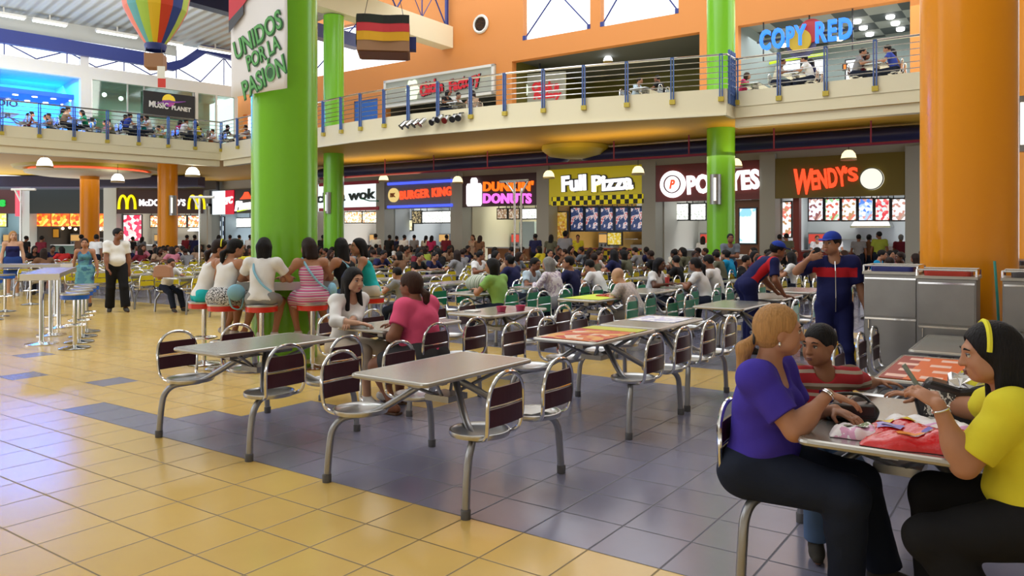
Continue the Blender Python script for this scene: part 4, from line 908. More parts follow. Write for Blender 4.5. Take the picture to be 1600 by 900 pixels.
fm.build('flag_print', [M['black'], mat('flag_red', (.58, .03, .05), .6)], t, smooth=False)
MB().tube([(-w - .05, 0, H + .02), (w + .05, 0, H + .02)], .02, 8).build('top_rod', M['steel'], t)
# slim poles among the crowd
def pole(u, vt, Y, lab, kind):
    x = (u - 800) / F * Y; t = thing('light_pole', lab, 'pole', (x, Y, 0), -GA if kind == 2 else 0); zt = zv(vt, Y)
    MB().lathe([(.22, 0), (.22, .03), (.03, .06), (.03, .1)], 20).build('base', M['steel'], t)
    MB().tube([(0, 0, .05), (0, 0, zt)], .03, 8).build('shaft', M['chrome'], t)
    if kind == 2:
        MB().tube([(.22, 0, .05), (.22, 0, zt - .2)], .03, 8).build('shaft', M['chrome'], t)
        MB().tube([(-.5, 0, zt), (.45, 0, zt)], .035, 8).build('cross_bar', M['chrome'], t); MB().tube([(.22, 0, zt - .35), (.45, 0, zt)], .025, 8).build('brace', M['chrome'], t); MB().tube([(0, 0, zt - .35), (-.3, 0, zt)], .025, 8).build('brace', M['chrome'], t)
    else:
        MB().tube([(-.3, 0, zt), (.45, 0, zt)], .04, 8).build('cross_bar', M['paper'], t); MB().tube([(.0, 0, zt - .4), (-.2, 0, zt)], .03, 8).build('brace', M['paper'], t)
pole(804, 283, 21.0, 'tall twin steel pole with a cross bar before the orange and pink sign', 2)
pole(312, 308, 24.0, 'slim pole with a white cross bar before the right yellow arch', 1)
pole(33, 296, 24.0, 'slim pole with a white cross bar at the far left beside the red neon bar', 1)
struct(MB().bb((-37.4, 20, 0), (-37, 47.2, 4.97)).build('wall_left', mat('hall_wall', (.42, .36, .26), .7), smooth=False))
# ================================================================ FURNITURE
def smooth_path(P, n=5):
    P = np.array(P, float); out = []
    Q = np.vstack([2 * P[0] - P[1], P, 2 * P[-1] - P[-2]])
    for i in range(1, len(Q) - 2):
        for t in np.linspace(0, 1, n, endpoint=False):
            a, b, c, d = Q[i - 1], Q[i], Q[i + 1], Q[i + 2]
            out.append(.5 * (2 * b + (c - a) * t + (2 * a - 5 * b + 4 * c - d) * t * t + (3 * b - a - 3 * c + d) * t ** 3))
    out.append(P[-1]); return np.array(out)
def round_rect(w, h, r, n=4):
    o = []
    for cx, cy, a0 in ((w / 2 - r, h / 2 - r, 0), (-w / 2 + r, h / 2 - r, 90), (-w / 2 + r, -h / 2 + r, 180), (w / 2 - r, -h / 2 + r, 270)):
        for k in range(n + 1): a = math.radians(a0 + 90 * k / n); o.append((cx + r * math.cos(a), cy + r * math.sin(a)))
    return o
TOPM = MB().prism(round_rect(.60, 1.10, .03), .712, .742).mesh('tabletop', M['top'])
EDGEM = (lambda b: b.mesh('edge_strip', M['edge']))((lambda b: [b.tube([(x, y, .727) for x, y in round_rect(.612, 1.112, .032)], .0155, 8, closed=True)][0])(MB()))
fb = MB()
fb.bb((-.035, -.30, .64), (.035, .30, .712)); fb.bb((-.24, -.33, .685), (.24, -.28, .712)); fb.bb((-.24, .28, .685), (.24, .33, .712))
for sx in (-1, 1):
    for sy in (-1, 1): fb.tube([(sx * .22, sy * .36, .70), (0, sy * .04, .54)], .012, 6)
fb.bb((-.10, -.10, .52), (.10, .10, .56))
FRAMEM = fb.mesh('frame', M['pipe'])
LEGM, CAPM = {}, {}
for sx in (-1, 1):
    for sy in (-1, 1):
        pth = smooth_path([(-sx * .03, -sy * .10, .69), (sx * .10, sy * .02, .645), (sx * .30, sy * .19, .495), (sx * .40, sy * .265, .43), (sx * .48, sy * .33, .412), (sx * .54, sy * .42, .395), (sx * .565, sy * .48, .33), (sx * .57, sy * .505, .20), (sx * .575, sy * .52, .0)])
        LEGM[sx, sy] = MB().tube(pth, .0235, 12).mesh('leg', M['pipe'], True)
        CAPM[sx, sy] = MB().lathe([(.029, 0), (.030, .05), (.026, .055)], 14, (sx * .575, sy * .52, 0)).mesh('foot_cap', M['rubber'], True)
SEATM = MB().lathe([(.02, .436), (.13, .438), (.163, .446), (.172, .456), (.182, .455), (.184, .44), (.178, .425), (.12, .415), (.03, .412)], 32).mesh('seat', M['steel'], True)
def hoop_pts(): return smooth_path([(.02, -.10, .418), (.10, -.135, .425), (.165, -.158, .455), (.185, -.172, .53), (.19, -.174, .64), (.196, -.155, .725), (.20, -.095, .79), (.202, 0, .812), (.20, .095, .79), (.196, .155, .725), (.19, .174, .64), (.185, .172, .53), (.165, .158, .455), (.10, .135, .425), (.02, .10, .418)], 4)
HOOPM = MB().tube(hoop_pts(), .0125, 8).mesh('backrest_hoop', M['chrome'], True)
hb = MB()
def slat(z0, z1, w):
    b = MB(); n = 8
    for (r, s) in ((.194, 1), (.180, -1)): pass
    V = []; 
    for k in range(n + 1):
        y = -w + 2 * w * k / n; x = .188 + .012 * (1 - (y / .17) ** 2)
        V += [(x - .007, y, z0), (x + .007, y, z0), (x + .007, y, z1), (x - .007, y, z1)]
    Fc = []
    for k in range(n):
        for q in range(4): Fc.append((k * 4 + q, k * 4 + (q + 1) % 4, k * 4 + 4 + (q + 1) % 4, k * 4 + 4 + q))
    Fc += [(3, 2, 1, 0), tuple(n * 4 + q for q in range(4))]
    return b.add(V, Fc)
SL = {c: [slat(.515, .615, .168).mesh('slat', M[c]), slat(.635, .735, .158).mesh('slat', M[c])] for c in ('maroon', 'gslat', 'yslat', 'steel')}
BARM = MB().tube([(.188, -.165, .625), (.20, 0, .625), (.188, .165, .625)], .006, 6).mesh('slat_bar', M['chrome'], True)
def ob(name, me, parent, loc=(0, 0, 0), rz=0):
    o = bpy.data.objects.new(name, me); C.objects.link(o); o.parent = parent; o.location = loc; o.rotation_euler = (0, 0, rz); return o
def make_table(col):
    t = thing('dining_table', '', 'dining table')
    ob('tabletop', TOPM, t); ob('edge_strip', EDGEM, t); ob('frame', FRAMEM, t)
    for sx in (-1, 1):
        for sy in (-1, 1):
            l = ob('leg', LEGM[sx, sy], t); ob('foot_cap', CAPM[sx, sy], l)
            s = ob('seat', SEATM, t, (sx * .50, sy * .29, 0), 0 if sx > 0 else math.pi)
            ob('backrest_hoop', HOOPM, s); ob('slat', SL[col][0], s); ob('slat', SL[col][1], s); ob('slat_bar', BARM, s)
    return t
# simpler far copy: one mesh for legs and frame, one per seat
fm = MB(); fm.bb((-.035, -.30, .64), (.035, .30, .712))
for sx in (-1, 1):
    for sy in (-1, 1): fm.tube([(-sx * .03, -sy * .10, .69), (sx * .30, sy * .19, .495), (sx * .46, sy * .31, .42), (sx * .54, sy * .42, .395), (sx * .57, sy * .50, .25), (sx * .575, sy * .52, 0)], .0235, 6)
FARFR = fm.mesh('frame', M['pipe'], True)
def far_seat(col):
    b = MB(); b.lathe([(.02, .436), (.165, .448), (.184, .45), (.175, .42), (.03, .412)], 14); b.tube(hoop_pts()[::4], .0135, 5, 1)
    for z0, z1, w in ((.515, .615, .168), (.635, .735, .158)): b.bb((.185, -w, z0), (.197, w, z1), 2)
    return b.mesh('seat', [M['steel'], M['chrome'], M[col]], True)
FSEAT = {c: far_seat(c) for c in ('gslat', 'yslat', 'steel')}
def make_far(col):
    t = thing('dining_table', '', 'dining table')
    ob('tabletop', TOPM, t); ob('frame', FARFR, t)
    for sx in (-1, 1):
        for sy in (-1, 1): ob('seat', FSEAT[col], t, (sx * .50, sy * .29, 0), 0 if sx > 0 else math.pi)
    return t
PROTO = {}
SEATS = []      # (x, y, z, heading, used)
TABLES = {}
def table(a, b, col, label, group, far=False, z=0.0, rz=None, xy=None):
    k = (col, far)
    if k not in PROTO: PROTO[k] = t = (make_far if far else make_table)(col)
    else: t = dup(PROTO[k])
    x, y = xy or W(a, b); rz = -GA if rz is None else rz
    t.location = (x, y, z); t.rotation_euler = (0, 0, rz); t['label'] = label; t['group'] = group
    c, s = math.cos(rz), math.sin(rz)
    for sx in (-1, 1):
        for sy in (-1, 1):
            lx, ly = sx * .50, sy * .29
            SEATS.append(dict(p=(x + lx * c - ly * s, y + lx * s + ly * c, z), h=(-sx * c, -sx * s), used=False, sx=sx, sy=sy, t=(a, b)))
    return t
GM = 'steel tables with maroon chair backs'
table(-5.25, 3.95, 'maroon', 'empty steel table with maroon seats nearest the left, by the yellow floor edge', GM)
table(-3.29, 3.95, 'maroon', 'empty steel table with maroon seats in the middle foreground, a white paper on one seat', GM)
table(-.57, 3.95, 'maroon', 'steel table between the purple-shirted and the yellow-shirted women', GM)
table(-5.25, 5.62, 'maroon', 'steel table between the white-bloused woman and the pink-shirted woman', GM)
table(-3.3, 6.03, 'maroon', 'steel table under the red and white sheet in the middle', GM)
table(-3.3, 7.22, 'maroon', 'steel table joined behind the one with the red sheet', GM)
table(-.57, 5.65, 'maroon', 'steel table under the orange printed sheet at the right', GM)
table(-.57, 7.06, 'maroon', 'bare steel table beyond the orange sheet, by the steel bins', GM)
table(-5.25, 7.25, 'maroon', 'steel table with the pink trays behind the pink-shirted woman', GM)
rows = [9.6, 11.2, 12.8, 14.9, 16.5, 18.1, 20.2, 21.8]
cols = [-3.3 - 1.95 * k for k in range(0, 15)]
GG, GY = 'steel tables with green chair backs', 'steel tables with yellow chair backs'
SPECIAL = {(0, 0): 'steel table with green reflections before the leaning worker in a blue cap', (1, 0): 'steel table with a lime-yellow sheet and green seats'}
for j, b in enumerate(rows):
    for i, a in enumerate(cols):
        aa = a + (.35 if j > 2 else 0); x, y = W(aa, b)
        u = 800 + F * x / y
        if u < -60 or u > 1470: continue
        if any((x - cx) ** 2 + (y - cy) ** 2 < 1.3 ** 2 for cx, cy in ((-7.3, 31.6), (6.55, 24.2), (-15.75, 35.3), (-20.9, 38.2), (6.2, 9.6), (-9.97, 24.0), ((804 - 800) / F * 21, 21.0))): continue
        green = (aa > -8.2 and b < 14)
        lab = SPECIAL.get((i, j)) or (('steel four-seat table with green chair backs' if green else 'steel four-seat table with yellow chair backs') + ' in the crowded back part of the hall')
        table(aa, b, 'gslat' if green else 'yslat', lab, GG if green else GY, far=(y > 12.5))
# gallery tables
GU = 'steel tables on the gallery'
UPT = [(-21.6 + .722 * s, 32.6 + .692 * s) for s in (-1.0, 1.4, 3.8, 6.2, 8.6, 11)]
for k, (x, y) in enumerate(UPT): table(0, 0, 'steel', 'small steel table on the left gallery behind the blue railing', GU, True, 5.7, RZL, (x, y))
UPT2 = [(-19.9 + .722 * s, 30.8 + .692 * s) for s in (-.2, 2.2, 4.6, 7.0, 9.2)]
for k, (x, y) in enumerate(UPT2): table(0, 0, 'steel', 'small steel table on the left gallery behind the blue railing', GU, True, 5.7, RZL, (x, y))
UPR = [(7.8, 24.8), (8.55, 23.25), (10.4, 22.0), (4.4, 25.6), (-1.9, 28.3)]
for k, (x, y) in enumerate(UPR): table(0, 0, 'steel', 'small steel table on the right gallery behind the blue railing', GU, True, 5.7, -GA + math.pi / 2 if False else -GA, (x, y))

# ---------------------------------------------------------------- high tables and stools
def make_stool(bandm):
    t = thing('bar_stool', '', 'stool')
    MB().lathe([(.20, 0), (.21, .008), (.19, .02), (.05, .035), (.03, .05)], 28).build('base', M['chrome'], t)
    MB().tube([(0, 0, .03), (0, 0, .70)], .028, 14).build('pole', M['chrome'], t)
    MB().tube([(.15 * math.cos(q), .15 * math.sin(q), .33) for q in np.linspace(0, 2 * math.pi, 25)[:-1]], .011, 6, closed=True).tube([(-.15, 0, .33), (.15, 0, .33)], .010, 6).build('foot_ring', M['chrome'], t)
    s = MB().lathe([(.17, .70), (.185, .705), (.187, .775), (.18, .78)], 28).build('seat_band', bandm, t)
    MB().lathe([(.188, .765), (.190, .785), (.175, .795), (.02, .795)], 28).build('seat', M['steel'], t)
    return t
SP = {}
def stool(x, y, col, label, group):
    if col not in SP: SP[col] = t = make_stool(M[col])
    else: t = dup(SP[col])
    t.location = (x, y, 0); t['label'] = label; t['group'] = group; return t
def high_table(name, x, y, rz, w, l, label):
    t = thing(name, label, 'high table', (x, y, 0), rz)
    MB().prism(round_rect(w, l, .02), 1.0, 1.045).build('tabletop', M['top'], t, smooth=False)
    MB().bb((-w / 2 - .012, -l / 2 - .012, .955), (w / 2 + .012, -l / 2, 1.05)).build('end_panel', M['wtop'], t, smooth=False); MB().bb((-w / 2 - .012, l / 2, .955), (w / 2 + .012, l / 2 + .012, 1.05)).build('end_panel', M['wtop'], t, smooth=False)
    m = MB(); m.bb((-w / 2 - .012, -l / 2, .985), (-w / 2, l / 2, 1.05)); m.bb((w / 2, -l / 2, .985), (w / 2 + .012, l / 2, 1.05)); m.build('side_rim', M['edge'], t, smooth=False)
    for sy in (-.42, .0, .42): MB().lathe([(.22, 0), (.22, .012), (.05, .03), (.033, .06), (.033, 1.0)], 20, (0, l * sy, 0)).build('leg', M['chrome'], t)
    return t
dirv = np.array([-.42, .907]); rzt = yaw(*dirv)
x0, y0 = at_height(62, 428.5, 1.045)[:2]; c = np.array([x0, y0]) + dirv * 1.35
high_table('high_table', c[0], c[1], rzt, .48, 2.7, 'long high steel table with a white end panel at the left')
x1, y1 = at_height(18, 413, 1.045)[:2]
high_table('high_table', x1 - .35, y1 + .1, rzt + 1.25, .48, 2.6, 'long high steel table at the left edge behind the white-ended one')
perp = np.array([.907, .42])
GSB = 'blue banded bar stools'
for k in range(4):
    q = np.array(at_height(117, 544, 0)[:2]) + dirv * .70 * k; stool(q[0], q[1], 'sblue', f'blue-banded bar stool right of the long high table, {("nearest","second","third","farthest")[k]} of four', GSB)
for k, (u, v) in enumerate(((8, 487), (48, 476), (-14, 500))):
    q = at_height(u, v, 0)[:2]; stool(q[0], q[1], 'sblue', f'blue-banded bar stool at the left picture edge, {("front","rear","cut off by the edge")[k]}', GSB)
# ring table round the big green column
t = thing('ring_table', 'round white-edged high table ringing the big green column', 'high table', (COLG[0], COLG[1], 0))
MB().lathe([(.43, 1.0), (.74, 1.0), (.74, 1.02), (.43, 1.02), (.43, 1.0)], 56, cap=False).build('tabletop', M['top'], t)
MB().lathe([(.72, .93), (.755, .93), (.755, 1.03), (.72, 1.03), (.72, .93)], 56, cap=False).build('rim', M['wtop'], t)
m = MB()
for q in np.linspace(0, 2 * math.pi, 7)[:-1]: m.box((.58 * math.cos(q), .58 * math.sin(q), .965), (.30, .04, .07), rotz(q))
m.build('bracket', M['pipe'], t, smooth=False)
# second ring table round the right green column
t = thing('ring_table', 'round white-edged high table ringing the green column before the dark red sign', 'high table', (6.55, 24.2, 0))
MB().lathe([(.45, 1.0), (.78, 1.0), (.78, 1.02), (.45, 1.02), (.45, 1.0)], 40, cap=False).build('tabletop', M['top'], t)
MB().lathe([(.76, .90), (.79, .90), (.79, 1.03), (.76, 1.03), (.76, .90)], 40, cap=False).build('rim', M['wtop'], t)

# ---------------------------------------------------------------- steel bin cabinets on the right
def cabinet(x, y, rz, w, d, h, label, traycol, doors):
    t = thing('bin_cabinet', label, 'bin cabinet', (x, y, 0), rz)
    MB().bb((-w / 2, -d / 2, .06), (w / 2, d / 2, h - .05)).bb((-w / 2 + .03, -d / 2 + .03, 0), (w / 2 - .03, d / 2 - .03, .06)).build('body', M['binsteel'], t, smooth=False, bevel=.006)
    m = MB(); m.bb((-w / 2 - .012, -d / 2 - .012, h - .05), (w / 2 + .012, d / 2 + .012, h - .025))
    m.build('top_plate', M['edge'], t, smooth=False)
    m = MB()
    for (p, q) in (((-w / 2, -d / 2), (w / 2, -d / 2)), ((-w / 2, d / 2), (w / 2, d / 2)), ((-w / 2, -d / 2), (-w / 2, d / 2)), ((w / 2, -d / 2), (w / 2, d / 2))): m.tube([(*p, h + .03), (*q, h + .03)], .009, 6)
    for p in ((-w / 2, -d / 2), (w / 2, -d / 2), (-w / 2, d / 2), (w / 2, d / 2)): m.tube([(*p, h - .03), (*p, h + .03)], .009, 6)
    m.build('top_rail', M['chrome'], t)
    MB().prism(round_rect(w * .8, d * .7, .04), h - .025, h + .02).build('tray', traycol, t, smooth=False)
    for k, (z0, z1) in enumerate(doors):
        dr = MB().bb((-w / 2 + .012, -d / 2 - .014, z0), (w / 2 - .012, -d / 2 - .001, z1)).build('door', M['binsteel'], t, smooth=False, bevel=.003)
        MB().bb((-w / 2 + .012, -d / 2 - .022, z1 - .016), (w / 2 - .012, -d / 2 - .014, z1)).build('edge_strip', M['chrome'], dr, smooth=False)
        if k == 0: MB().tube([(-w / 2 + .05, -d / 2 - .014, z1 - .12), (-w / 2 + .05, -d / 2 - .045, z1 - .10), (-w / 2 + .05, -d / 2 - .045, z1 - .02)], .008, 6).build('latch', M['chrome'], dr)
    return t
q1 = np.array(W(-.995, 7.78)); Ad = np.array([CA, -SA]); Bd = np.array([SA, CA])
c = q1 + Ad * .235 + Bd * .24; cabinet(c[0], c[1], -GA, .46, .46, 1.27, 'steel bin cabinet with a red tray on top, before the orange column', mat('tray_red', (.60, .04, .02), .4), ((.08, .80), (.815, 1.19)))
c = q1 - Ad * .245 + Bd * .46; cabinet(c[0], c[1], -GA, .46, .5, 1.29, 'steel bin cabinet with a dark blue tray, left of the red-tray one', mat('tray_blue', (.03, .04, .25), .4), ((.08, .83), (.845, 1.21)))
x, y = W(-.04, 8.02); cabinet(x, y, -GA, .6, .46, 1.27, 'steel bin cabinet cut off by the right picture edge', mat('tray_grey', (.08, .07, .08), .4), ((.08, .80), (.815, 1.19)))
x, y = W(-.06, 10.45); cabinet(x, y, -GA, .6, .46, 1.30, 'steel bin cabinet farther back at the right edge, behind the other', mat('tray_grey', (.08, .07, .08), .4), ((.08, 1.21),))
# tools leaning at the orange column
def tool(name, pts, r, m, label, head=None):
    t = thing(name, label, 'cleaning tool', (float(pts[0][0]), float(pts[0][1]), 0)); o = np.array([pts[0][0], pts[0][1], 0])
    MB().tube(smooth_path([np.array(p) - o for p in pts], 6), r, 8).build('handle', m, t)
    if head == 'pan': MB().bb((-.13, -.10, 0), (.13, .10, .10)).build('dustpan', M['black'], t, smooth=False, bevel=.01)
    else: MB().lathe([(.07, 0), (.05, .12), (.02, .18)], 14).build('brush_head', M['black'], t)
    return t
f = at_height(1622, 600, 0); tool('broom', [(f[0], f[1], .02), at_depth(1604, 455, f[1] + .15), at_depth(1549, 309, f[1] + .4)], .014, M['brown'], 'straight dark brown broom handle leaning at the right of the orange column')
tool('mop', [(f[0] - .12, f[1] + .1, .02), at_depth(1590, 450, f[1] + .3), at_depth(1570, 365, f[1] + .45), at_depth(1553, 338, f[1] + .55), at_depth(1536, 327, f[1] + .65)], .012, mat('brown_rod', (.20, .07, .02), .5), 'bent thin brown rod crossing the straight broom handle at the orange column')
f2 = at_height(1561, 640, 0); tool('dustpan', [(f2[0], f2[1], .05), at_depth(1560, 500, f2[1] + .05), at_depth(1554, 408, f2[1] + .12)], .012, mat('teal_handle', (.05, .35, .30), .4), 'long-handled dustpan with a teal handle right of the steel bins', 'pan')
x, y, _ = at_height(1343, 505, .10)
t = thing('floor_crate', 'low yellow wheeled crate beyond the blue-uniformed worker', 'crate', (3.95, 9.4, 0), .1)
MB().bb((-.26, -.18, .10), (-.02, .18, .30)).bb((.02, -.18, .10), (.26, .18, .30)).build('body', mat('crate_yellow', (.65, .50, .02), .5), t, smooth=False, bevel=.01)
m = MB()
for sx in (-.2, .2):
    for sy in (-.12, .12): m.ell((sx, sy, .05), (.05, .03, .05), n=10, k=6)
m.bb((-.24, -.16, .07), (.24, .16, .11)); m.build('wheel_base', M['black'], t)

# ---------------------------------------------------------------- things on tables
TZ = .7435
def on_table(a, b): x, y = W(a, b); return (x, y, TZ)
def sheet(a, b, w, l, m, label, name='table_sheet', cat='paper sheet', th=.003, rz=0.0, z=TZ, group=None):
    o = MB().prism(round_rect(w, l, .01), 0, th).build(name, m, smooth=False); x, y = W(a, b); place(o, (x, y, z), -GA + rz); return tag(o, label, cat, group)
redm = pattern('red_sheet', 'voronoi', [(.55, .05, .02), (.62, .16, .03), (.75, .55, .40), (.50, .04, .03), (.70, .35, .08)], 9)
sheet(-3.3, 5.87, .57, .74, redm, 'red, white and gold printed sheet on the middle table'); sheet(-3.3, 6.37, .57, .22, mat('lime_sheet', (.55, .55, .02), .5), 'yellow-green strip sheet beyond the red sheet')
sheet(-3.3, 7.4, .5, .5, pattern('lilac_sheet', 'noise', [(.6, .55, .75), (.85, .85, .9), (.5, .5, .7)], 5), 'pale lilac printed sheet at the far end of the joined middle tables')
os_ = sheet(-.57, 5.62, .58, 1.0, mat('orange_sheet', (.72, .13, .015), .45), 'orange printed sheet with white boxes covering the right table')
rd = MB()
for i in range(3):
    for j in range(4):
        cx, cy = -.19 + i * .19 + (.02 if j % 2 else -.02), -.38 + j * .25; rd.bb((cx - .06, cy - .05, .0032), (cx + .06, cy + .05, .0040)); 
rd.build('printed_box', mat('printed_box', (.85, .55, .45), .5), os_, smooth=False)
MB().bb((-.29, -.5, .003), (-.16, .5, .0034)).build('dark_band', mat('sheet_dark_red', (.30, .02, .01), .45), os_, smooth=False)
sheet(-5.25, 9.6, .56, .9, mat('yellow_sheet', (.62, .75, .02), .5), 'bright lime-yellow sheet covering a table with green seats')
def cup(a, b, m, label, h=.12, r=.04, group=None, z=TZ):
    o = MB().lathe([(r * .75, 0), (r, h), (r * .93, h), (r * .7, .006)], 18).build('paper_cup', m); x, y = W(a, b); o.location = (x, y, z); return tag(o, label, 'cup', group)
pinkp = mat('pink_plastic', (.75, .08, .20), .35)
cup(-5.12, 7.12, pinkp, 'left of two pink plastic tubs on the table behind the pink-shirted woman', .06, .06); cup(-5.02, 7.36, pinkp, 'right of two pink plastic tubs on the table behind the pink-shirted woman', .06, .06)
sheet(-5.4, 6.95, .16, .12, M['paper'], 'white napkin beside the pink tubs', 'napkin', 'napkin', .012)
def bag(name, x, y, z, s, m, label, cat='bag', rz=0, strap=None, squash=(1, .6, .8)):
    t = thing(name, label, cat, (x, y, z), rz)
    b = MB().ell((0, 0, s * squash[2]), (s * squash[0], s * squash[1], s * squash[2]), n=20, k=12); V = b.v[0]
    rs = np.random.RandomState(int(abs(x * 100)) % 1000); V += rs.normal(0, s * .035, V.shape); V[:, 2] = np.maximum(V[:, 2], 0)
    b.build('body', m, t)
    if strap: MB().tube(smooth_path([(-s * .6, 0, s * 1.2), (-s * .35, 0, s * 2.0), (s * .35, 0, s * 2.0), (s * .6, 0, s * 1.2)]), .012, 6).build('strap', strap, t)
    return t
x, y = W(-3.0, 4.27); 
b = MB(); rs = np.random.RandomState(3); n = 7
V = [((i / n - .5) * .24, (k / n - .5) * .22, .004 + .018 * rs.rand()) for k in range(n + 1) for i in range(n + 1)]
b.add(V, [(k * (n + 1) + i, k * (n + 1) + i + 1, (k + 1) * (n + 1) + i + 1, (k + 1) * (n + 1) + i) for k in range(n) for i in range(n)])
o = b.build('crumpled_paper', M['paper']); place(o, (*W(-3.29 + .50, 3.95 + .29), .447), .3); o.modifiers.new('thick', 'SOLIDIFY').thickness = .003; tag(o, 'crumpled white paper lying on the right rear seat of the middle foreground table', 'paper')
# bags on the two women's table
def pillow_bag(name, w, l, h, m, label, a, b_, rz, parts=(), puff=1.0, cat='shopping bag'):
    t = thing(name, label, cat, (*W(a, b_), TZ), -GA + rz); nx, ny = 22, 18; rs = np.random.RandomState(len(label))
    ph = rs.rand(6) * 6
    def f(i, k):
        x, y = i / nx * 2 - 1, k / ny * 2 - 1; e = max(0, 1 - x ** 4) * max(0, 1 - y ** 4)
        z = h * e ** .6 * (.75 + .18 * math.sin(3 * x + ph[0]) * math.cos(2.5 * y + ph[1]) + .12 * math.sin(9 * x + 4 * y + ph[2]) + .06 * math.sin(14 * y - 6 * x + ph[3]))
        return x * w / 2 * (1 + .04 * math.sin(5 * y + ph[4])), y * l / 2 * (1 + .05 * math.sin(6 * x + ph[5])), z
    V = [(q[0], q[1], max(.004, q[2])) for q in (f(i, k) for k in range(ny + 1) for i in range(nx + 1))]; nb = len(V)
    V += [(v[0], v[1], .001) for v in V]
    g = lambda k, i: k * (nx + 1) + i
    Fc = [(g(k, i), g(k, i + 1), g(k + 1, i + 1), g(k + 1, i)) for k in range(ny) for i in range(nx)]
    Fc += [(nb + g(k + 1, i), nb + g(k + 1, i + 1), nb + g(k, i + 1), nb + g(k, i)) for k in range(ny) for i in range(nx)]
    rim = [g(0, i) for i in range(nx)] + [g(k, nx) for k in range(ny)] + [g(ny, nx - i) for i in range(nx)] + [g(ny - k, 0) for k in range(ny)]
    Fc += [(rim[q], nb + rim[q], nb + rim[(q + 1) % len(rim)], rim[(q + 1) % len(rim)]) for q in range(len(rim))]
    MB().add(V, Fc).build('body', m, t)
    for (nm, poly, mm) in parts:
        # printed patches that follow the bag's surface
        P = [(px_, py_) for px_, py_ in poly]; pv = []
        for (px_, py_) in P:
            q = f((px_ + 1) / 2 * nx, (py_ + 1) / 2 * ny); pv.append((q[0], q[1], q[2] + .006))
        cc = np.mean(pv, axis=0); cc[2] = f((np.mean([p[0] for p in P]) + 1) / 2 * nx, (np.mean([p[1] for p in P]) + 1) / 2 * ny)[2] + .008
        MB().add([tuple(cc)] + pv, [(0, 1 + q, 1 + (q + 1) % len(pv)) for q in range(len(pv))]).build(nm, mm, t)
    return t
def blob(cx, cy, rx_, ry_, n=10, j=.18, seed=1):
    rs = np.random.RandomState(seed); return [(cx + rx_ * math.cos(q) * (1 + j * rs.randn()), cy + ry_ * math.sin(q) * (1 + j * rs.randn())) for q in np.linspace(0, 2 * math.pi, n + 1)[:-1]]
plastic_red = mat('red_plastic_film', (.62, .015, .02), .22, coat=.4, bump=.25, bscale=30)
pillow_bag('shopping_bag', .45, .30, .085, plastic_red, 'shiny red plastic shopping bag with yellow and purple print on the women\'s table', -.43, 3.575, .12,
    [('yellow_print', blob(-.62, .55, .16, .2, seed=2), mat('print_yellow', (.80, .55, .01), .4)), ('purple_print', blob(-.60, .12, .22, .28, seed=3), mat('print_purple', (.35, .30, .70), .4)), ('white_print', blob(-.58, .12, .12, .14, seed=9), mat('print_white', (.8, .75, .85), .4)), ('orange_print', blob(-.2, -.5, .22, .18, seed=4), mat('print_orange', (.80, .25, .01), .4)), ('blue_print', blob(.05, -.4, .10, .12, seed=5), mat('print_blue', (.08, .05, .40), .4)), ('yellow_print', blob(-.25, .62, .14, .14, seed=6), mat('print_yellow', (.80, .55, .01), .4))])
pillow_bag('shopping_bag', .20, .15, .06, pattern('pink_white_film', 'noise', [(.80, .75, .80), (.85, .80, .85), (.70, .35, .55), (.80, .72, .78)], 9, 0, .35), 'crumpled pink and white plastic wrapper beside the red bag', -.685, 3.56, .1, [('white_print', blob(0, -.1, .55, .5, seed=7), pattern('sketch_print', 'noise', [(.8, .8, .75), (.2, .25, .12), (.82, .82, .78)], 40))], cat='wrapper')
pillow_bag('shopping_bag', .38, .18, .075, pattern('white_pink_film', 'noise', [(.82, .80, .82), (.85, .83, .86), (.65, .30, .55), (.82, .80, .82)], 5, 0, .35), 'white and pink plastic bag lying behind the red bag', -.43, 3.80, .05, cat='shopping bag')
# black handbag by the purple woman's hands
t = thing('handbag', 'black leather handbag under the purple-shirted woman\'s hands', 'handbag', (*W(-.77, 3.86), TZ), -GA + .35); t.scale = (.66, .66, .85)
b = MB(); b.prismy([(-.16, .0), (.16, .0), (.19, .06), (.15, .10), (.0, .085), (-.13, .10), (-.18, .05)], -.075, .075); b.build('body', mat('black_leather', (.012, .012, .014), .28), t, smooth=False, bevel=.02)
MB().bb((-.15, -.082, .03), (.15, -.07, .09)).build('flap', mat('black_leather', (.012, .012, .014), .28), t, smooth=False, bevel=.01)
MB().tube(smooth_path([(-.15, 0, .08), (-.10, .03, .13), (.08, .04, .13), (.17, .02, .06)]), .009, 6).build('strap', mat('black_leather', (.012, .012, .014), .28), t)
# bag in front of the yellow woman: black and white tote with silver things
t = thing('handbag', 'black and white patterned handbag with shiny wraps before the yellow-shirted woman', 'handbag', (*W(-.34, 4.06), TZ), -GA + .1); t.scale = (.85, .85, .95)
b = MB(); b.prismy([(-.19, 0), (.21, 0), (.25, .12), (.16, .21), (.0, .18), (-.15, .21), (-.22, .11)], -.08, .08); b.build('body', mat('black_leather', (.012, .012, .014), .28), t, smooth=False, bevel=.02)
MB().prismy([(-.18, .01), (-.06, .01), (-.02, .15), (-.15, .17)], -.09, -.078).build('side_panel', pattern('zebra_print', 'noise', [(.75, .74, .70), (.03, .03, .03), (.75, .74, .70), (.05, .05, .05)], 22), t, smooth=False)
b = MB().ell((.04, 0, .20), (.11, .06, .05), n=14, k=8); b.v[0] += np.random.RandomState(5).normal(0, .012, b.v[0].shape); b.build('foil_wrap', mat('silver_foil', (.75, .75, .76), .15, 1.0), t, smooth=False)
MB().tube(smooth_path([(.15, 0, .19), (.24, -.02, .24), (.30, -.03, .12), (.24, -.04, .02)]), .014, 8).build('strap', mat('black_leather', (.012, .012, .014), .28), t)
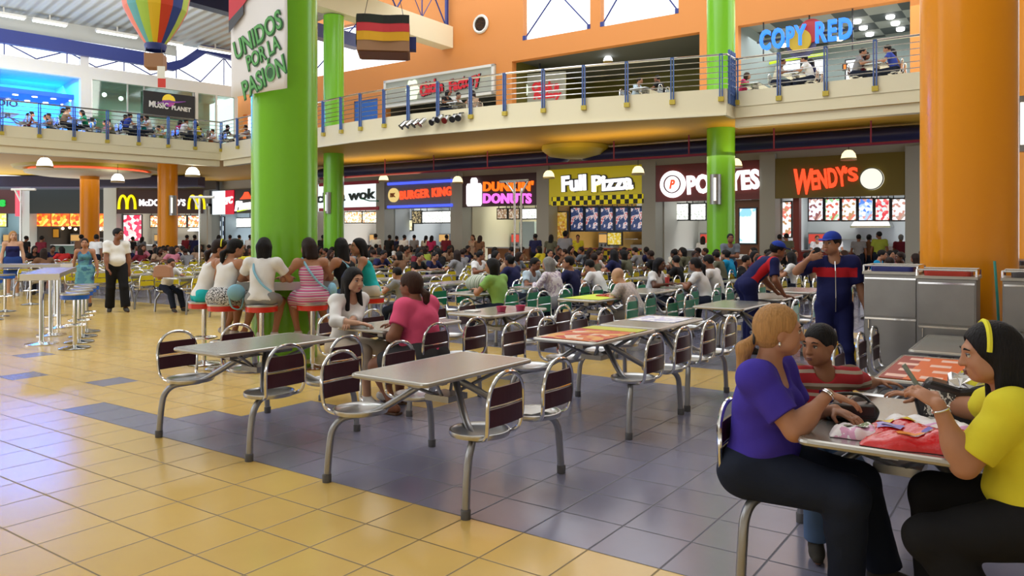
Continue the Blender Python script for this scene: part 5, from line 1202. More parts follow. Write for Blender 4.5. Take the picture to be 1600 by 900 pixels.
MB().tube([(-.15, -.03, .10), (-.27, -.04, .27)], .012, 8).build('umbrella_handle', mat('grey_green', (.25, .30, .25), .5), t)
# ================================================================ PEOPLE: smooth implicit bodies turned into one continuous mesh
def nrm(v): v = np.array(v, float); return v / (np.linalg.norm(v) + 1e-12)
def rot_axis(ax, t):
    ax = nrm(ax); K = np.array([[0, -ax[2], ax[1]], [ax[2], 0, -ax[0]], [-ax[1], ax[0], 0]])
    return np.eye(3) + math.sin(t) * K + (1 - math.cos(t)) * K @ K
class Prim:
    __slots__ = ('t', 'a', 'b', 'ra', 'rb', 'R', 'tag', 'k', 'clip', 'sub')
    def __init__(s, t, a, b, ra, rb, R, tag, k, clip=None, sub=False): s.t, s.a, s.b, s.ra, s.rb, s.R, s.tag, s.k, s.clip, s.sub = t, a, b, ra, rb, R, tag, k, clip, sub
    def bbox(s, m):
        if s.t == 'e':
            e = np.abs(s.R) @ np.array(s.ra); return s.a - e - m, s.a + e + m
        return np.minimum(s.a - s.ra, s.b - s.rb) - m, np.maximum(s.a + s.ra, s.b + s.rb) + m
    def dist(s, P):
        if s.t == 'e':
            q = (P - s.a) @ s.R; r = np.array(s.ra, np.float32)
            k0 = np.sqrt(((q / r) ** 2).sum(-1)); k1 = np.sqrt(((q / (r * r)) ** 2).sum(-1)) + 1e-9
            d = k0 * (k0 - 1) / k1
        else:
            ba = s.b - s.a; L2 = float(ba @ ba) + 1e-12; t = np.clip(((P - s.a) @ ba) / L2, 0, 1)
            d = np.sqrt(((P - s.a - t[..., None] * ba) ** 2).sum(-1)) - (s.ra + (s.rb - s.ra) * t)
        if s.clip is not None:
            for (p, n) in s.clip: d = np.maximum(d, (P - p) @ n)
        return d
    def grow(s, g):
        if s.t == 'e': return Prim('e', s.a, None, tuple(r + g for r in s.ra), 0, s.R, s.tag, s.k, s.clip, s.sub)
        return Prim('c', s.a, s.b, s.ra + g, s.rb + g, None, s.tag, s.k, s.clip, s.sub)
def el(c, r, tag='', R=None, k=.03, **kw): return Prim('e', np.array(c, float), None, tuple(r), 0, np.eye(3) if R is None else R, tag, k, **kw)
def rc(a, b, ra, rb, tag='', k=.03, **kw): return Prim('c', np.array(a, float), np.array(b, float), ra, rb, None, tag, k, **kw)
def surf(prims, h, cuts=(), name='body', mats=None, parent=None, wr=0.0, colorfn=None):
    lo = np.min([p.bbox(.0)[0] for p in prims if not p.sub], axis=0) - 3 * h; hi = np.max([p.bbox(.0)[1] for p in prims if not p.sub], axis=0) + 3 * h
    n = np.ceil((hi - lo) / h).astype(int) + 1
    ax = [(lo[i] + h * np.arange(n[i])).astype(np.float32) for i in range(3)]
    V = np.full(tuple(n), .3, np.float32)
    for p in prims:
        l, u = p.bbox(p.k + 2.5 * h); i0 = np.clip(np.floor((l - lo) / h).astype(int), 0, n); i1 = np.clip(np.ceil((u - lo) / h).astype(int) + 1, 0, n)
        if (i1 <= i0).any(): continue
        sl = tuple(slice(a, b) for a, b in zip(i0, i1))
        P = np.stack(np.meshgrid(*[ax[i][sl[i]] for i in range(3)], indexing='ij'), -1)
        d = p.dist(P).astype(np.float32); o = V[sl]; k = p.k
        if p.sub: V[sl] = -(np.minimum(-o, d) - np.maximum(k - np.abs(-o - d), 0) ** 2 / (4 * k))
        else: V[sl] = np.minimum(o, d) - np.maximum(k - np.abs(o - d), 0) ** 2 / (4 * k)
    if cuts or wr:
        G = np.meshgrid(*ax, indexing='ij')
        for (p, nn) in cuts: V = np.maximum(V, ((G[0] - p[0]) * nn[0] + (G[1] - p[1]) * nn[1] + (G[2] - p[2]) * nn[2]).astype(np.float32))
        if wr: V = V + (wr * (np.sin(31 * G[2] + 17 * G[0] + 9 * G[1]) * np.sin(23 * G[0] - 19 * G[1] + 4) + .6 * np.sin(52 * G[2] - 29 * G[1] + 21 * G[0]))).astype(np.float32)
    I = V < 0
    c = [I[i:n[0] - 1 + i, j:n[1] - 1 + j, k:n[2] - 1 + k] for i in (0, 1) for j in (0, 1) for k in (0, 1)]
    s = sum(x.astype(np.int8) for x in c); act = (s > 0) & (s < 8); idx = np.argwhere(act)
    if len(idx) == 0: return None
    num = np.zeros((len(idx), 3)); cnt = np.zeros(len(idx))
    def val(o): return V[idx[:, 0] + o[0], idx[:, 1] + o[1], idx[:, 2] + o[2]]
    for axn in range(3):
        o1, o2 = [q for q in range(3) if q != axn]
        for q in (0, 1):
            for r in (0, 1):
                o = [0, 0, 0]; o[o1] = q; o[o2] = r; e = list(o); e[axn] = 1
                a, b = val(o), val(e); m = (a < 0) != (b < 0); t = np.where(m, a / np.where(np.abs(a - b) < 1e-9, 1e-9, a - b), 0)
                pt = np.tile(np.array(o, float), (len(idx), 1)); pt[:, axn] += t; num[m] += pt[m]; cnt[m] += 1
    vert = lo + (idx + num / cnt[:, None]) * h
    ID = np.full(act.shape, -1, np.int32); ID[act] = np.arange(len(idx))
    quads = []
    for axn in range(3):
        o1, o2 = [(axn + 1) % 3, (axn + 2) % 3]
        sl0 = [slice(1, None)] * 3; sl0[axn] = slice(0, n[axn] - 1); A = I[tuple(slice(0 if q == axn else 1, (n[q] - 1) if q == axn else n[q] - 1) for q in range(3))]
        B = I[tuple(slice(1 if q == axn else 1, n[q] if q == axn else n[q] - 1) for q in range(3))]
        e = np.argwhere(A != B)
        if len(e) == 0: continue
        inside = A[e[:, 0], e[:, 1], e[:, 2]]; g = e.copy(); g[:, o1] += 1; g[:, o2] += 1
        def cid(d1, d2):
            q = g.copy(); q[:, o1] += d1; q[:, o2] += d2; return ID[q[:, 0], q[:, 1], q[:, 2]]
        Q = np.stack([cid(-1, -1), cid(0, -1), cid(0, 0), cid(-1, 0)], 1); Q[~inside] = Q[~inside][:, ::-1]; quads.append(Q)
    Q = np.concatenate(quads); Q = Q[(Q >= 0).all(1)]
    # light smoothing
    acc = np.zeros_like(vert); w = np.zeros(len(vert))
    for _ in range(2):
        acc[:] = 0; w[:] = 0
        for a, b in ((0, 1), (1, 2), (2, 3), (3, 0)):
            np.add.at(acc, Q[:, a], vert[Q[:, b]]); np.add.at(acc, Q[:, b], vert[Q[:, a]]); np.add.at(w, Q[:, a], 1); np.add.at(w, Q[:, b], 1)
        vert = .55 * vert + .45 * acc / np.maximum(w, 1)[:, None]
    me = bpy.data.meshes.new(name); me.vertices.add(len(vert)); me.vertices.foreach_set('co', vert.astype(np.float32).ravel())
    me.loops.add(len(Q) * 4); me.loops.foreach_set('vertex_index', Q.astype(np.int32).ravel())
    me.polygons.add(len(Q)); me.polygons.foreach_set('loop_start', np.arange(0, len(Q) * 4, 4, dtype=np.int32))
    me.polygons.foreach_set('use_smooth', np.ones(len(Q), bool)); me.update(calc_edges=True); me.validate()
    for m in (mats if isinstance(mats, (list, tuple)) else [mats]): me.materials.append(m)
    if colorfn is not None:
        cen = vert[Q].mean(1); me.polygons.foreach_set('material_index', colorfn(cen).astype(np.int32))
    o = bpy.data.objects.new(name, me); C.objects.link(o)
    if parent is not None: o.parent = parent
    return o

def ik(a, t, l1, l2, pole):
    a, t = np.array(a, float), np.array(t, float); d = t - a; L = np.linalg.norm(d); mx = (l1 + l2) * .995
    if L > mx: t = a + d / L * mx; d = t - a; L = mx
    u = d / L; pole = np.array(pole, float); pole = nrm(pole - u * (pole @ u))
    c = (l1 * l1 + L * L - l2 * l2) / (2 * l1 * L); c = max(-1, min(1, c)); return a + u * l1 * c + pole * l1 * math.sqrt(1 - c * c), t

def hand_prims(w, d, n, side, curl, S, spread=1.0):
    """palm + four fingers + thumb. w wrist, d finger direction, n palm normal (out of the palm side)"""
    d = nrm(d); n = nrm(n - d * (np.array(n) @ d)); l = np.cross(d, n) * side      # l points to the thumb side
    out = []; s = S
    R = np.stack([l, d, n], 1)
    out.append(el(w + d * .045 * s, (.037 * s, .05 * s, .015 * s), 'hand', R, .012))
    ln = (.060, .070, .066, .052); off = (.026, .009, -.009, -.026)
    for f in range(4):
        b = w + d * (.086 - .004 * abs(f - 1.3)) * s + l * off[f] * s; dd = nrm(d + l * off[f] * 3.0 * spread); L = ln[f] * s
        r = .0088 * s; p = b - d * .02 * s
        for q, fr in enumerate((.46, .30, .24)):
            ang = curl * (q + .6) * .62; dv = nrm(dd * math.cos(ang) + n * math.sin(ang)); e = (b if q == 0 else p) + dv * L * fr * 1.18
            out.append(rc(p, e, r, r * .93, 'hand', .004)); p = e; r *= .93
    b = w + d * .022 * s + l * .028 * s; e = b + nrm(d * .65 + l * .75 + n * .35) * .042 * s; e2 = e + nrm(d * .9 + l * .25 + n * (.3 + .4 * curl)) * .032 * s
    out += [rc(b, e, .012 * s, .0105 * s, 'hand', .010), rc(e, e2, .0100 * s, .0082 * s, 'hand', .004)]
    return out

SKIN = dict(tan=(.42, .20, .115), brown=(.24, .095, .05), dark=(.11, .042, .022), light=(.56, .32, .21), mid=(.33, .145, .075))
def skinmat(k): return mat('skin_' + k, SKIN[k], .5, spec=.35, var=.06, vscale=20)
HAIRC = dict(black=(.008, .007, .008), brown=(.045, .02, .012), blond=(.42, .22, .08), dkbrown=(.02, .010, .008), grey=(.25, .24, .23))
def hairmat(k):
    nm = 'hair_' + k
    if nm in MATS: return MATS[nm]
    m = mat(nm, HAIRC[k], .55, spec=.2, bump=.5, bscale=18, var=.45, vscale=16)
    n = m.node_tree.nodes; L = m.node_tree.links; tc = next(q for q in n if q.type == 'TEX_COORD'); mp = n.new('ShaderNodeMapping'); mp.inputs['Scale'].default_value = (7, 7, .7)
    L.new(tc.outputs['Object'], mp.inputs['Vector'])
    for q in n:
        if q.type == 'TEX_NOISE': L.new(mp.outputs['Vector'], q.inputs['Vector'])
    return m
def cloth(name, col, var=.05): return mat('cloth_' + name, col, .85, spec=.2, bump=.25, bscale=14, var=var, vscale=11)

def rig(sp):
    """joints in person space: x right, y ahead, z up; origin on the floor under the pelvis"""
    S = sp.get('S', 1.0); J = {'S': S}; pose = sp.get('pose', 'sit'); lean = math.radians(sp.get('lean', 6)); lean2 = lean + math.radians(sp.get('lean2', 4))
    side = math.radians(sp.get('side', 0)); tw = math.radians(sp.get('twist', 0))
    hz = sp.get('seat', .45) + .085 * S if pose == 'sit' else .925 * S - sp.get('crouch', 0)
    P = np.array([0, sp.get('py', -.02 if pose == 'sit' else 0), hz])
    U = nrm([math.sin(side), math.sin(lean), math.cos(lean)]); U2 = nrm([math.sin(side), math.sin(lean2), math.cos(lean2)])
    X = nrm(np.cross([0, 1, 0], U)) if False else np.array([math.cos(tw), math.sin(tw), 0.]); X2 = nrm(X - U2 * (X @ U2)); Fw = np.cross(U2, X2)
    J['P'], J['U'], J['U2'], J['X'], J['F'] = P, U, U2, X2, Fw
    J['waist'] = P + U * .15 * S; J['chest'] = P + U * .15 * S + U2 * .16 * S; J['nb'] = J['chest'] + U2 * .165 * S
    sw = sp.get('sw', .168) * S; J['sw'] = sw
    drop = .035 * S
    for s, k in ((1, 'r'), (-1, 'l')): J['sh' + k] = J['chest'] + U2 * .115 * S + X2 * s * sw + Fw * (.0)
    hy, hp, hr = [math.radians(sp.get(q, 0)) for q in ('hyaw', 'hpitch', 'hroll')]   # hyaw > 0 turns to the person's left
    base = np.stack([X2 - [0, 0, X2[2]], np.array([-X2[1], X2[0], 0]), np.array([0, 0, 1.])], 1); base[:, 0] = nrm(base[:, 0]); base[:, 1] = nrm(base[:, 1])
    H = base @ rotz(hy) @ rot_axis([1, 0, 0], -hp) @ rot_axis([0, 1, 0], hr); J['H'] = H
    hs = sp.get('hs', 1.0) * S; J['hs'] = hs
    J['hb'] = J['nb'] + U2 * .055 * S + H[:, 1] * .018 * S
    J['head'] = J['hb'] + H[:, 2] * .098 * hs + H[:, 1] * .022 * hs
    # arms
    la, lf = .272 * S, .245 * S
    for s, k in ((1, 'r'), (-1, 'l')):
        sh = J['sh' + k]; t = sp.get('hand' + k); 
        if t is None: t = sh + np.array([s * .06, .08, -.50]) * S if pose != 'sit' else np.array([s * .13, .36, .60])
        pole = sp.get('pole' + k, (s * .6, -.4, -.8)); e, w = ik(sh, t, la, lf, pole); J['el' + k], J['wr' + k] = e, w
        hx_ = J['P'] + np.array([s * .088 * S, 0, -.02 * S]); J['hip' + k] = hx_
        ft = sp.get('foot' + k)
        if ft is None: ft = np.array([s * .11, .43, .075]) if pose == 'sit' else np.array([s * .10, 0, .075])
        kn, an = ik(hx_, ft, .425 * S, .415 * S, sp.get('kpole' + k, (s * .12, 1, .25) if pose == 'sit' else (s * .05, 1, 0))); J['kn' + k], J['an' + k] = kn, an
    return J

def body_prims(sp, J):
    S = J['S']; g = sp.get('girth', 1.0); lg = sp.get('limb', 1.0); fem = sp.get('fem', True); belly = sp.get('belly', 0.0); bust = sp.get('bust', 1.0 if fem else 0)
    X, Fw, U, U2 = J['X'], J['F'], J['U'], J['U2']; Xp = np.array([1, 0, 0.]); Rp = np.stack([Xp, np.cross(U, Xp), U], 1); Rt = np.stack([X, Fw, U2], 1)
    P = J['P']; o = []
    hipw = (1.08 if fem else .96) * g
    o.append(el(P + U * .01, (.150 * hipw * S, .108 * g * S, .115 * S), 'pelvis', Rp, .06))
    for s in (-1, 1): o.append(el(P + np.array([s * .075 * hipw * S, -.035 * S, -.035 * S]), (.082 * hipw * S, .085 * g * S, .08 * S), 'pelvis', Rp, .05))
    o.append(el(J['waist'] + Rp[:, 1] * .008, (.128 * g * S, .095 * g * S, .125 * S), 'abdomen', Rp, .07))
    if belly: o.append(el(J['waist'] + Rp[:, 1] * (.05 + .03 * belly) * S - U * .045 * S, (.125 * g * S, .085 * S * (1 + belly * .5), .10 * S), 'abdomen', Rp, .08))
    o.append(el(J['chest'] - U2 * .01, (.145 * g * S, .098 * g * S, .155 * S), 'chest', Rt, .07))
    if bust:
        for s in (-1, 1): o.append(el(J['chest'] + Fw * (.072 * g) * S + X * s * .062 * g * S - U2 * .012 * S, (.058 * S * bust ** .5, .055 * S * bust, .055 * S * bust ** .5), 'chest', Rt, .045))
    for k, s in (('r', 1), ('l', -1)):
        sh, e, w = J['sh' + k], J['el' + k], J['wr' + k]
        o.append(rc(J['nb'] - U2 * .045 * S + X * s * .03, sh, .052 * S, .050 * S * lg, 'shoulder', .05))
        o.append(el(sh, (.056 * S * lg,) * 3, 'shoulder', None, .04))
        o.append(rc(sh, e, .050 * S * lg, .038 * S * lg, 'uarm' + k, .035)); 
        d = nrm(w - e); o.append(rc(e, w, .037 * S * lg, .0235 * S * (.6 + .4 * lg), 'farm' + k, .025)); o.append(el(e + d * .07 * S, (.040 * S * lg,) * 2 + (.075 * S,), 'farm' + k, np.stack([*(lambda t: (t, np.cross(d, t)))(nrm(np.cross(d, [.3, .5, .8]))), d], 1), .03))
        hd = sp.get('hd' + k, d); hn = sp.get('hn' + k, (0, 0, -1)); o += hand_prims(w, np.array(hd, float), np.array(hn, float), s if not sp.get('flip' + k) else -s, sp.get('curl' + k, .55), S * .98)
        hp, kn, an = J['hip' + k], J['kn' + k], J['an' + k]
        o.append(rc(hp, kn, .086 * S * g * (.5 + .5 * lg), .055 * S * lg, 'thigh' + k, .05)); o.append(el(kn, (.056 * S * lg,) * 3, 'calf' + k, None, .03))
        d = nrm(an - kn); t = nrm(np.cross(d, [1, 0, 0])); b = np.cross(t, d)
        o.append(rc(kn, an, .052 * S * lg, .036 * S, 'calf' + k, .03)); bk = -np.cross([1, 0, 0], d) ; bk = bk if bk[1] < 0 or abs(bk[1]) < .05 else -bk
        o.append(el(kn + d * .13 * S + bk * .018 * S, (.048 * S * lg, .050 * S * lg, .11 * S), 'calf' + k, np.stack([nrm(np.cross(bk, d)), nrm(bk), d], 1), .04))
        fd = np.array(sp.get('fd' + k, (s * .18, 1, -.18)), float); fd = nrm(fd); o.append(rc(an + np.array([0, 0, -.03 * S]) - fd * .035 * S, an + fd * .085 * S + np.array([0, 0, -.035 * S]), .036 * S, .030 * S, 'foot' + k, .03)); o.append(rc(an + fd * .06 * S + np.array([0, 0, -.035 * S]), an + fd * .15 * S + np.array([0, 0, -.042 * S]), .032 * S, .024 * S, 'foot' + k, .03))
    H, c, h = J['H'], J['head'], J['hs']
    q = lambda x, y, z: c + H @ (np.array([x, y, z]) * h)
    o.append(rc(J['nb'] - U2 * .03 * S, J['hb'] + H[:, 2] * .02 - H[:, 1] * .012, .056 * S * (.6 + .4 * g), .050 * S * (.7 + .3 * g), 'neck', .03))
    fat = sp.get('face', 1.0)
    o.append(el(q(0, -.014, .026), (.073 * h, .092 * h, .084 * h), 'head', H, .02)); o.append(el(q(0, .022, -.022), (.057 * h * fat, .068 * h, .086 * h), 'head', H, .03))
    o.append(el(q(0, .048, -.086), (.033 * h * fat, .034 * h, .024 * h), 'head', H, .025))
    for s in (-1, 1):
        o.append(el(q(s * .036, .052, -.032), (.026 * h * fat, .026 * h, .028 * h), 'head', H, .02)); o.append(el(q(s * .071, -.008, -.010), (.010 * h, .021 * h, .031 * h), 'head', H, .008))
        o.append(el(q(s * .050, .02, -.062), (.020 * h * fat, .04 * h, .026 * h), 'head', H, .025))
        o.append(el(q(s * .031, .102, .006), (.017 * h, .017 * h, .011 * h), 'head', H, .012, sub=True))
        o.append(el(q(s * .012, .092, -.032), (.009 * h, .010 * h, .007 * h), 'head', H, .006))
    o.append(el(q(0, .076, .026), (.048 * h, .014 * h, .010 * h), 'head', H, .02)); o.append(rc(q(0, .084, .012), q(0, .104, -.030), .0085 * h, .0125 * h, 'head', .012))
    o.append(el(q(0, .086, -.060), (.023 * h, .010 * h, .009 * h), 'head', H, .012)); o.append(el(q(0, .083, -.074), (.020 * h, .011 * h, .008 * h), 'head', H, .01))
    return o
def features(sp, J, parent, sep=False):
    H, c, h = J['H'], J['head'], J['hs']; q = lambda x, y, z: c + H @ (np.array([x, y, z]) * h)
    ew, iris = mat('eye_white', (.55, .51, .47), .3), mat('eye_iris', (.02, .010, .006), .2); hair = hairmat(sp.get('brow', 'black')); lip = mat('lip_' + sp.get('lip', 'rose'), dict(rose=(.36, .09, .07), brown=(.16, .05, .04), red=(.40, .04, .05))[sp.get('lip', 'rose')], .4)
    def eye(m, s):
        m.ell(q(s * .031, .0762, .004), (.0116 * h,) * 3, H, 12, 8, 0); m.ell(q(s * .031, .0842, .004), (.0066 * h, .0048 * h, .0066 * h), H, 10, 6, 1)
        m.tube([q(s * .017, .083, .008), q(s * .031, .0885, .0115), q(s * .045, .080, .008)], .0030 * h, 5, 1)
    def brow(m, s): m.tube([q(s * .014, .089, .025), q(s * .030, .091, .031), q(s * .050, .077, .025)], [.0032 * h, .004 * h, .0022 * h], 6, 2)
    def lips(m):
        m.ell(q(0, .0945, -.0605), (.021 * h, .0065 * h, .0048 * h), H, 12, 6, 3); m.ell(q(0, .0925, -.0695), (.018 * h, .0072 * h, .0058 * h), H, 12, 6, 3)
    M_ = [ew, iris, hair, lip]
    if sep:
        for s in (-1, 1):
            m = MB(); eye(m, s); m.build('eye', M_, parent); m = MB(); brow(m, s); m.build('eyebrow', M_, parent)
        m = MB(); lips(m); m.build('lips', M_, parent)
    else:
        m = MB(); [eye(m, s) for s in (-1, 1)]; [brow(m, s) for s in (-1, 1)]; lips(m); m.build('face_features', M_, parent)
def hair_prims(sp, J):
    H, c, h = J['H'], J['head'], J['hs']; q = lambda x, y, z: c + H @ (np.array([x, y, z]) * h); st = sp.get('hair', 'short'); o = []
    v = sp.get('hvol', 1.0); t = .011 * v
    o.append(el(q(0, -.018, .030), ((.073 + t) * h, (.092 + t) * h, (.084 + t) * h), 'hair', H, .02))
    if st != 'short': o.append(el(q(0, -.045, -.005), ((.068 + t) * h, (.062 + t) * h, (.080 + t) * h), 'hair', H, .02))
    dn = np.array([0, 0, -1.]); bk = -J['F']
    def fall(x0, y0, L, r0, r1, bx=0, by=0): a = q(x0, y0, -.005); o.append(rc(a, a + dn * L * h + H[:, 0] * bx * h + H[:, 1] * by * h, r0 * h, r1 * h, 'hair', .035))
    L = sp.get('hlen', .30)
    if st == 'long':
        for s in (-1, 1): fall(s * .060, -.025, L, .030, .022, s * .02, sp.get('hfront', -.01)); fall(s * .035, -.075, L, .045, .035, s * .02, -.03)
        fall(0, -.085, L, .045, .035, 0, -.03)
    elif st == 'bob':
        for s in (-1, 1): fall(s * .062, -.02, .11, .034, .026, s * .004, 0); fall(s * .035, -.07, .13, .05, .04, 0, -.01)
    elif st in ('pony', 'tail'):
        a = q(0, -.115, .0 if st == 'pony' else -.045); b = a + H[:, 1] * -.045 * h + dn * .05 * h; o.append(rc(a, b, .022 * h, .036 * h, 'hair', .015)); o.append(rc(b, b + dn * L * .55 * h + H[:, 1] * -.01 * h, .036 * h, .026 * h, 'hair', .02)); o.append(rc(b + dn * L * .5 * h, b + dn * L * h + H[:, 1] * .01 * h, .026 * h, .012 * h, 'hair', .02))
    elif st == 'bun': o.append(el(q(0, -.12, .035), (.045 * h, .04 * h, .045 * h), 'hair', H, .015))
    # clear the face
    lowhl = sp.get('hairline', .070)
    o.append(el(q(0, .075, -.030), (.068 * h, .070 * h, (lowhl + .028) * h), 'hair', H, .012, sub=True))
    for s in (-1, 1):
        if st in ('short', 'pony', 'tail', 'bun'): o.append(el(q(s * .085, .012, -.035), (.030 * h, .034 * h, .040 * h), 'hair', H, .01, sub=True))
    return o
def cut_len(a, b, ra, rb, f, g, tag, k=.03, over=.0):
    e = a + (b - a) * f; d = nrm(b - a); return rc(a, e + d * .05, ra + g, ra + (rb - ra) * f + g + over, tag, k, clip=[(e, d)])
def person(sp, vox=.006, root=None, sep=True, dress=True):
    """a body mesh (one surface) with clothes, hair, shoes as children; returns the root = body"""
    J = rig(sp); B = body_prims(sp, J); S = J['S']
    if sp.get('tail_fix'): pass
    r = surf(B, vox, name='person', mats=skinmat(sp.get('skin', 'tan')))
    features(sp, J, r, sep)
    U, U2 = J['U'], J['U2']
    T = [p for p in B if p.tag in ('pelvis', 'abdomen', 'chest', 'shoulder')]; by = lambda t: [p for p in B if p.tag == t]
    vc = vox * 1.15; g = sp.get('loose', .012)
    top = sp.get('top'); ob_ = {}
    if top:
        kind, m = top[0], top[1]; sl = dict(tee=.62, long=1.0, tank=0, strapless=0, cap=.35, three=1.0)[kind]; P = [p.grow(g) for p in T if p.tag != 'shoulder' or kind in ('tee', 'long', 'cap', 'three')]
        if kind == 'tank':
            for s, k in ((1, 'r'), (-1, 'l')): a = J['chest'] + U2 * .05 * S + J['X'] * s * .095 * S; b = J['nb'] - U2 * .03 * S + J['X'] * s * .085 * S; P.append(rc(a + J['F'] * .06 * S, b + U2 * .025 * S, .045 * S, .018 * S, '', .03)); P.append(rc(a - J['F'] * .05 * S, b + U2 * .025 * S, .045 * S, .018 * S, '', .03))
        if sl:
            for k in 'rl':
                sh, e, w = J['sh' + k], J['el' + k], J['wr' + k]; lg = sp.get('limb', 1.0)
                f = min(1, sl) if kind in ('tee', 'cap') else 1
                if kind in ('tee', 'cap'): P.append(cut_len(sh, e, .052 * S * lg, .042 * S * lg, sp.get('sleeve', f), g * 1.1, '', .03, .006))
                else:
                    P.append(rc(sh, e, .052 * S * lg + g, .040 * S * lg + g, '', .03)); P.append(cut_len(e, w, .040 * S * lg, .028 * S, .93 if kind == 'long' else .45, g, '', .03, .004))
        hem = sp.get('hem', -.02); cuts = [(J['P'] + U * hem * S, -U)]
        nk = sp.get('neck', .02)
        if kind == 'strapless': cuts.append((J['chest'] + U2 * .055 * S, U2))
        elif kind == 'tank': pass
        npr = [rc(J['nb'] - U2 * .04 * S + J['F'] * .02, J['nb'] + U2 * .12 * S + J['F'] * .03, .058 * S, .075 * S, '', .01, sub=True), el(J['nb'] + J['F'] * .075 * S - U2 * (nk - .0) * S, (.060 * S, .07 * S, (.035 + nk) * S), '', np.stack([J['X'], J['F'], U2], 1), .01, sub=True)]
        if kind == 'tank': npr = [el(J['nb'] + J['F'] * .06 * S - U2 * .03 * S, (.07 * S, .09 * S, .09 * S), '', np.stack([J['X'], J['F'], U2], 1), .01, sub=True), el(J['nb'] - J['F'] * .06 * S - U2 * .02 * S, (.065 * S, .09 * S, .08 * S), '', np.stack([J['X'], J['F'], U2], 1), .01, sub=True)]
        if kind == 'strapless': npr = []
        ob_['top'] = surf(P + npr, vc, cuts, sp.get('topname', 'shirt'), m, r, wr=sp.get('wr', .0016), colorfn=sp.get('topfn') and sp['topfn'](J))
        if len(top) > 2: ob_['top']['label'] = top[2]
    bot = sp.get('bottom')
    if bot:
        kind, m = bot[0], bot[1]; wp, wn = J['P'] + U * sp.get('waist', .075) * S, U; P = [p.grow(.010) for p in B if p.tag == 'pelvis']
        for p in P: p.clip = [(wp, wn)]
        gb = sp.get('bloose', .012)
        if kind in ('jeans', 'shorts', 'capri'):
            for k in 'rl':
                hp, kn, an = J['hip' + k], J['kn' + k], J['an' + k]; lg = sp.get('limb', 1.0); gg = sp.get('girth', 1.0)
                ra, rb = .088 * S * gg * (.5 + .5 * lg), .057 * S * lg
                if kind == 'shorts': P.append(cut_len(hp, kn, ra, rb, sp.get('short_len', .62), gb, '', .04, .008))
                else:
                    P.append(rc(hp, kn, ra + gb, rb + gb, '', .05)); P.append(cut_len(kn, an, rb, .044 * S, .97 if kind == 'jeans' else .5, gb, '', .03, sp.get('flare', .012))); P += [p.grow(gb) for p in B if p.tag == 'calf' + k and p.t == 'e']
        elif kind == 'skirt':
            for k in 'rl': hp, kn = J['hip' + k], J['kn' + k]; P.append(cut_len(hp, kn, .10 * S, .085 * S, sp.get('short_len', .7), gb, '', .10, .01))
            P.append(cut_len((J['hipr'] + J['hipl']) / 2, (J['knr'] + J['knl']) / 2, .10 * S, .09 * S, sp.get('short_len', .7), gb, '', .10, .01))
        ob_['bottom'] = surf(P, vc, (), dict(jeans='trousers', shorts='shorts', capri='trousers', skirt='skirt')[kind], m, r, wr=.0014)
    if sp.get('hair', 'short') != 'none':
        hp_ = hair_prims(sp, J); ob_['hair'] = surf(hp_, vox * 1.1, (), 'hair', hairmat(sp.get('haircol', 'black')), r)
    H, c, h = J['H'], J['head'], J['hs']; q = lambda x, y, z: c + H @ (np.array([x, y, z]) * h)
    if sp.get('cap'):
        P = [el(q(0, -.012, .038), (.086 * h, .106 * h, .090 * h), '', H, .01)]
        o = surf(P, vox * 1.1, [(q(0, 0, .040), nrm(-H[:, 2] + .0 * H[:, 1]))], 'cap', sp['cap'], r)
        b = MB(); V = []
        for i in range(13):
            t = math.pi * i / 12; V.append((.078 * math.cos(t), .085 + .075 * math.sin(t), .045 - .012 * math.sin(t)))
        pts = [(.078, .05, .045)] + V + [(-.078, .05, .045)]
        P2 = [tuple(q(*p)) for p in pts]; P3 = [tuple(q(p[0], p[1], p[2] + .006)) for p in pts]; k = len(pts)
        b.add(P2 + P3, [tuple(range(k - 1, -1, -1)), tuple(range(k, 2 * k))] + [(i, (i + 1) % k, k + (i + 1) % k, k + i) for i in range(k)]); b.build('cap_brim', sp['cap'], r)
    shoes = sp.get('shoes')
    if shoes:
        for k in 'rl':
            P = [p.grow(.007) for p in B if p.tag == 'foot' + k]; an = J['an' + k]; z0 = an[2] - .076 * S
            P.append(rc(an + np.array([0, 0, -.03]), an, .040 * S, .042 * S, '', .02))
            o = surf(P, vc, [(an + np.array([0, 0, .01]), (0, 0, 1)), ((0, 0, z0), (0, 0, -1))], 'shoe', shoes, r)
    r['J'] = 0
    del r['J']
    return r, J, ob_, B
# ================================================================ PEOPLE IN THE SCENE
def put(sp, x, y, hx, hy, label, z=0.0, vox=.006, sep=True, group=None):
    ph = yaw(hx, hy); c, s = math.cos(ph), math.sin(ph)
    def loc(w): w = np.array(w, float) - [x, y, z]; return np.array([w[0] * c + w[1] * s, -w[0] * s + w[1] * c, w[2]])
    for k in list(sp):
        if k.startswith('w_'): sp[k[2:]] = loc(sp[k])
    r, J, o, B = person(sp, vox, sep=sep); r.location = (x, y, z); r.rotation_euler = (0, 0, ph); tag(r, label, 'person', group)
    return r, J, o, B
def child(mb, name, m, r, smooth=True, label=None):
    o = mb.build(name, m, r, smooth)
    if label: o['label'] = label
    return o
jeans = cloth('dark_jeans', (.012, .017, .035)); denim = cloth('blue_denim', (.10, .17, .32)); blackc = cloth('black', (.010, .010, .012)); navyc = cloth('navy', (.013, .016, .085))
whitec = cloth('white', (.78, .78, .78)); purplec = cloth('purple', (.055, .035, .36)); yellowc = cloth('lemon', (.68, .60, .035)); pinkc = cloth('pink', (.76, .10, .22)); tealc = cloth('teal', (.02, .48, .52))
skyc = cloth('sky', (.26, .52, .68)); sneaker = cloth('dark_shoe', (.05, .045, .04)); sandal = cloth('white_shoe', (.70, .68, .66))
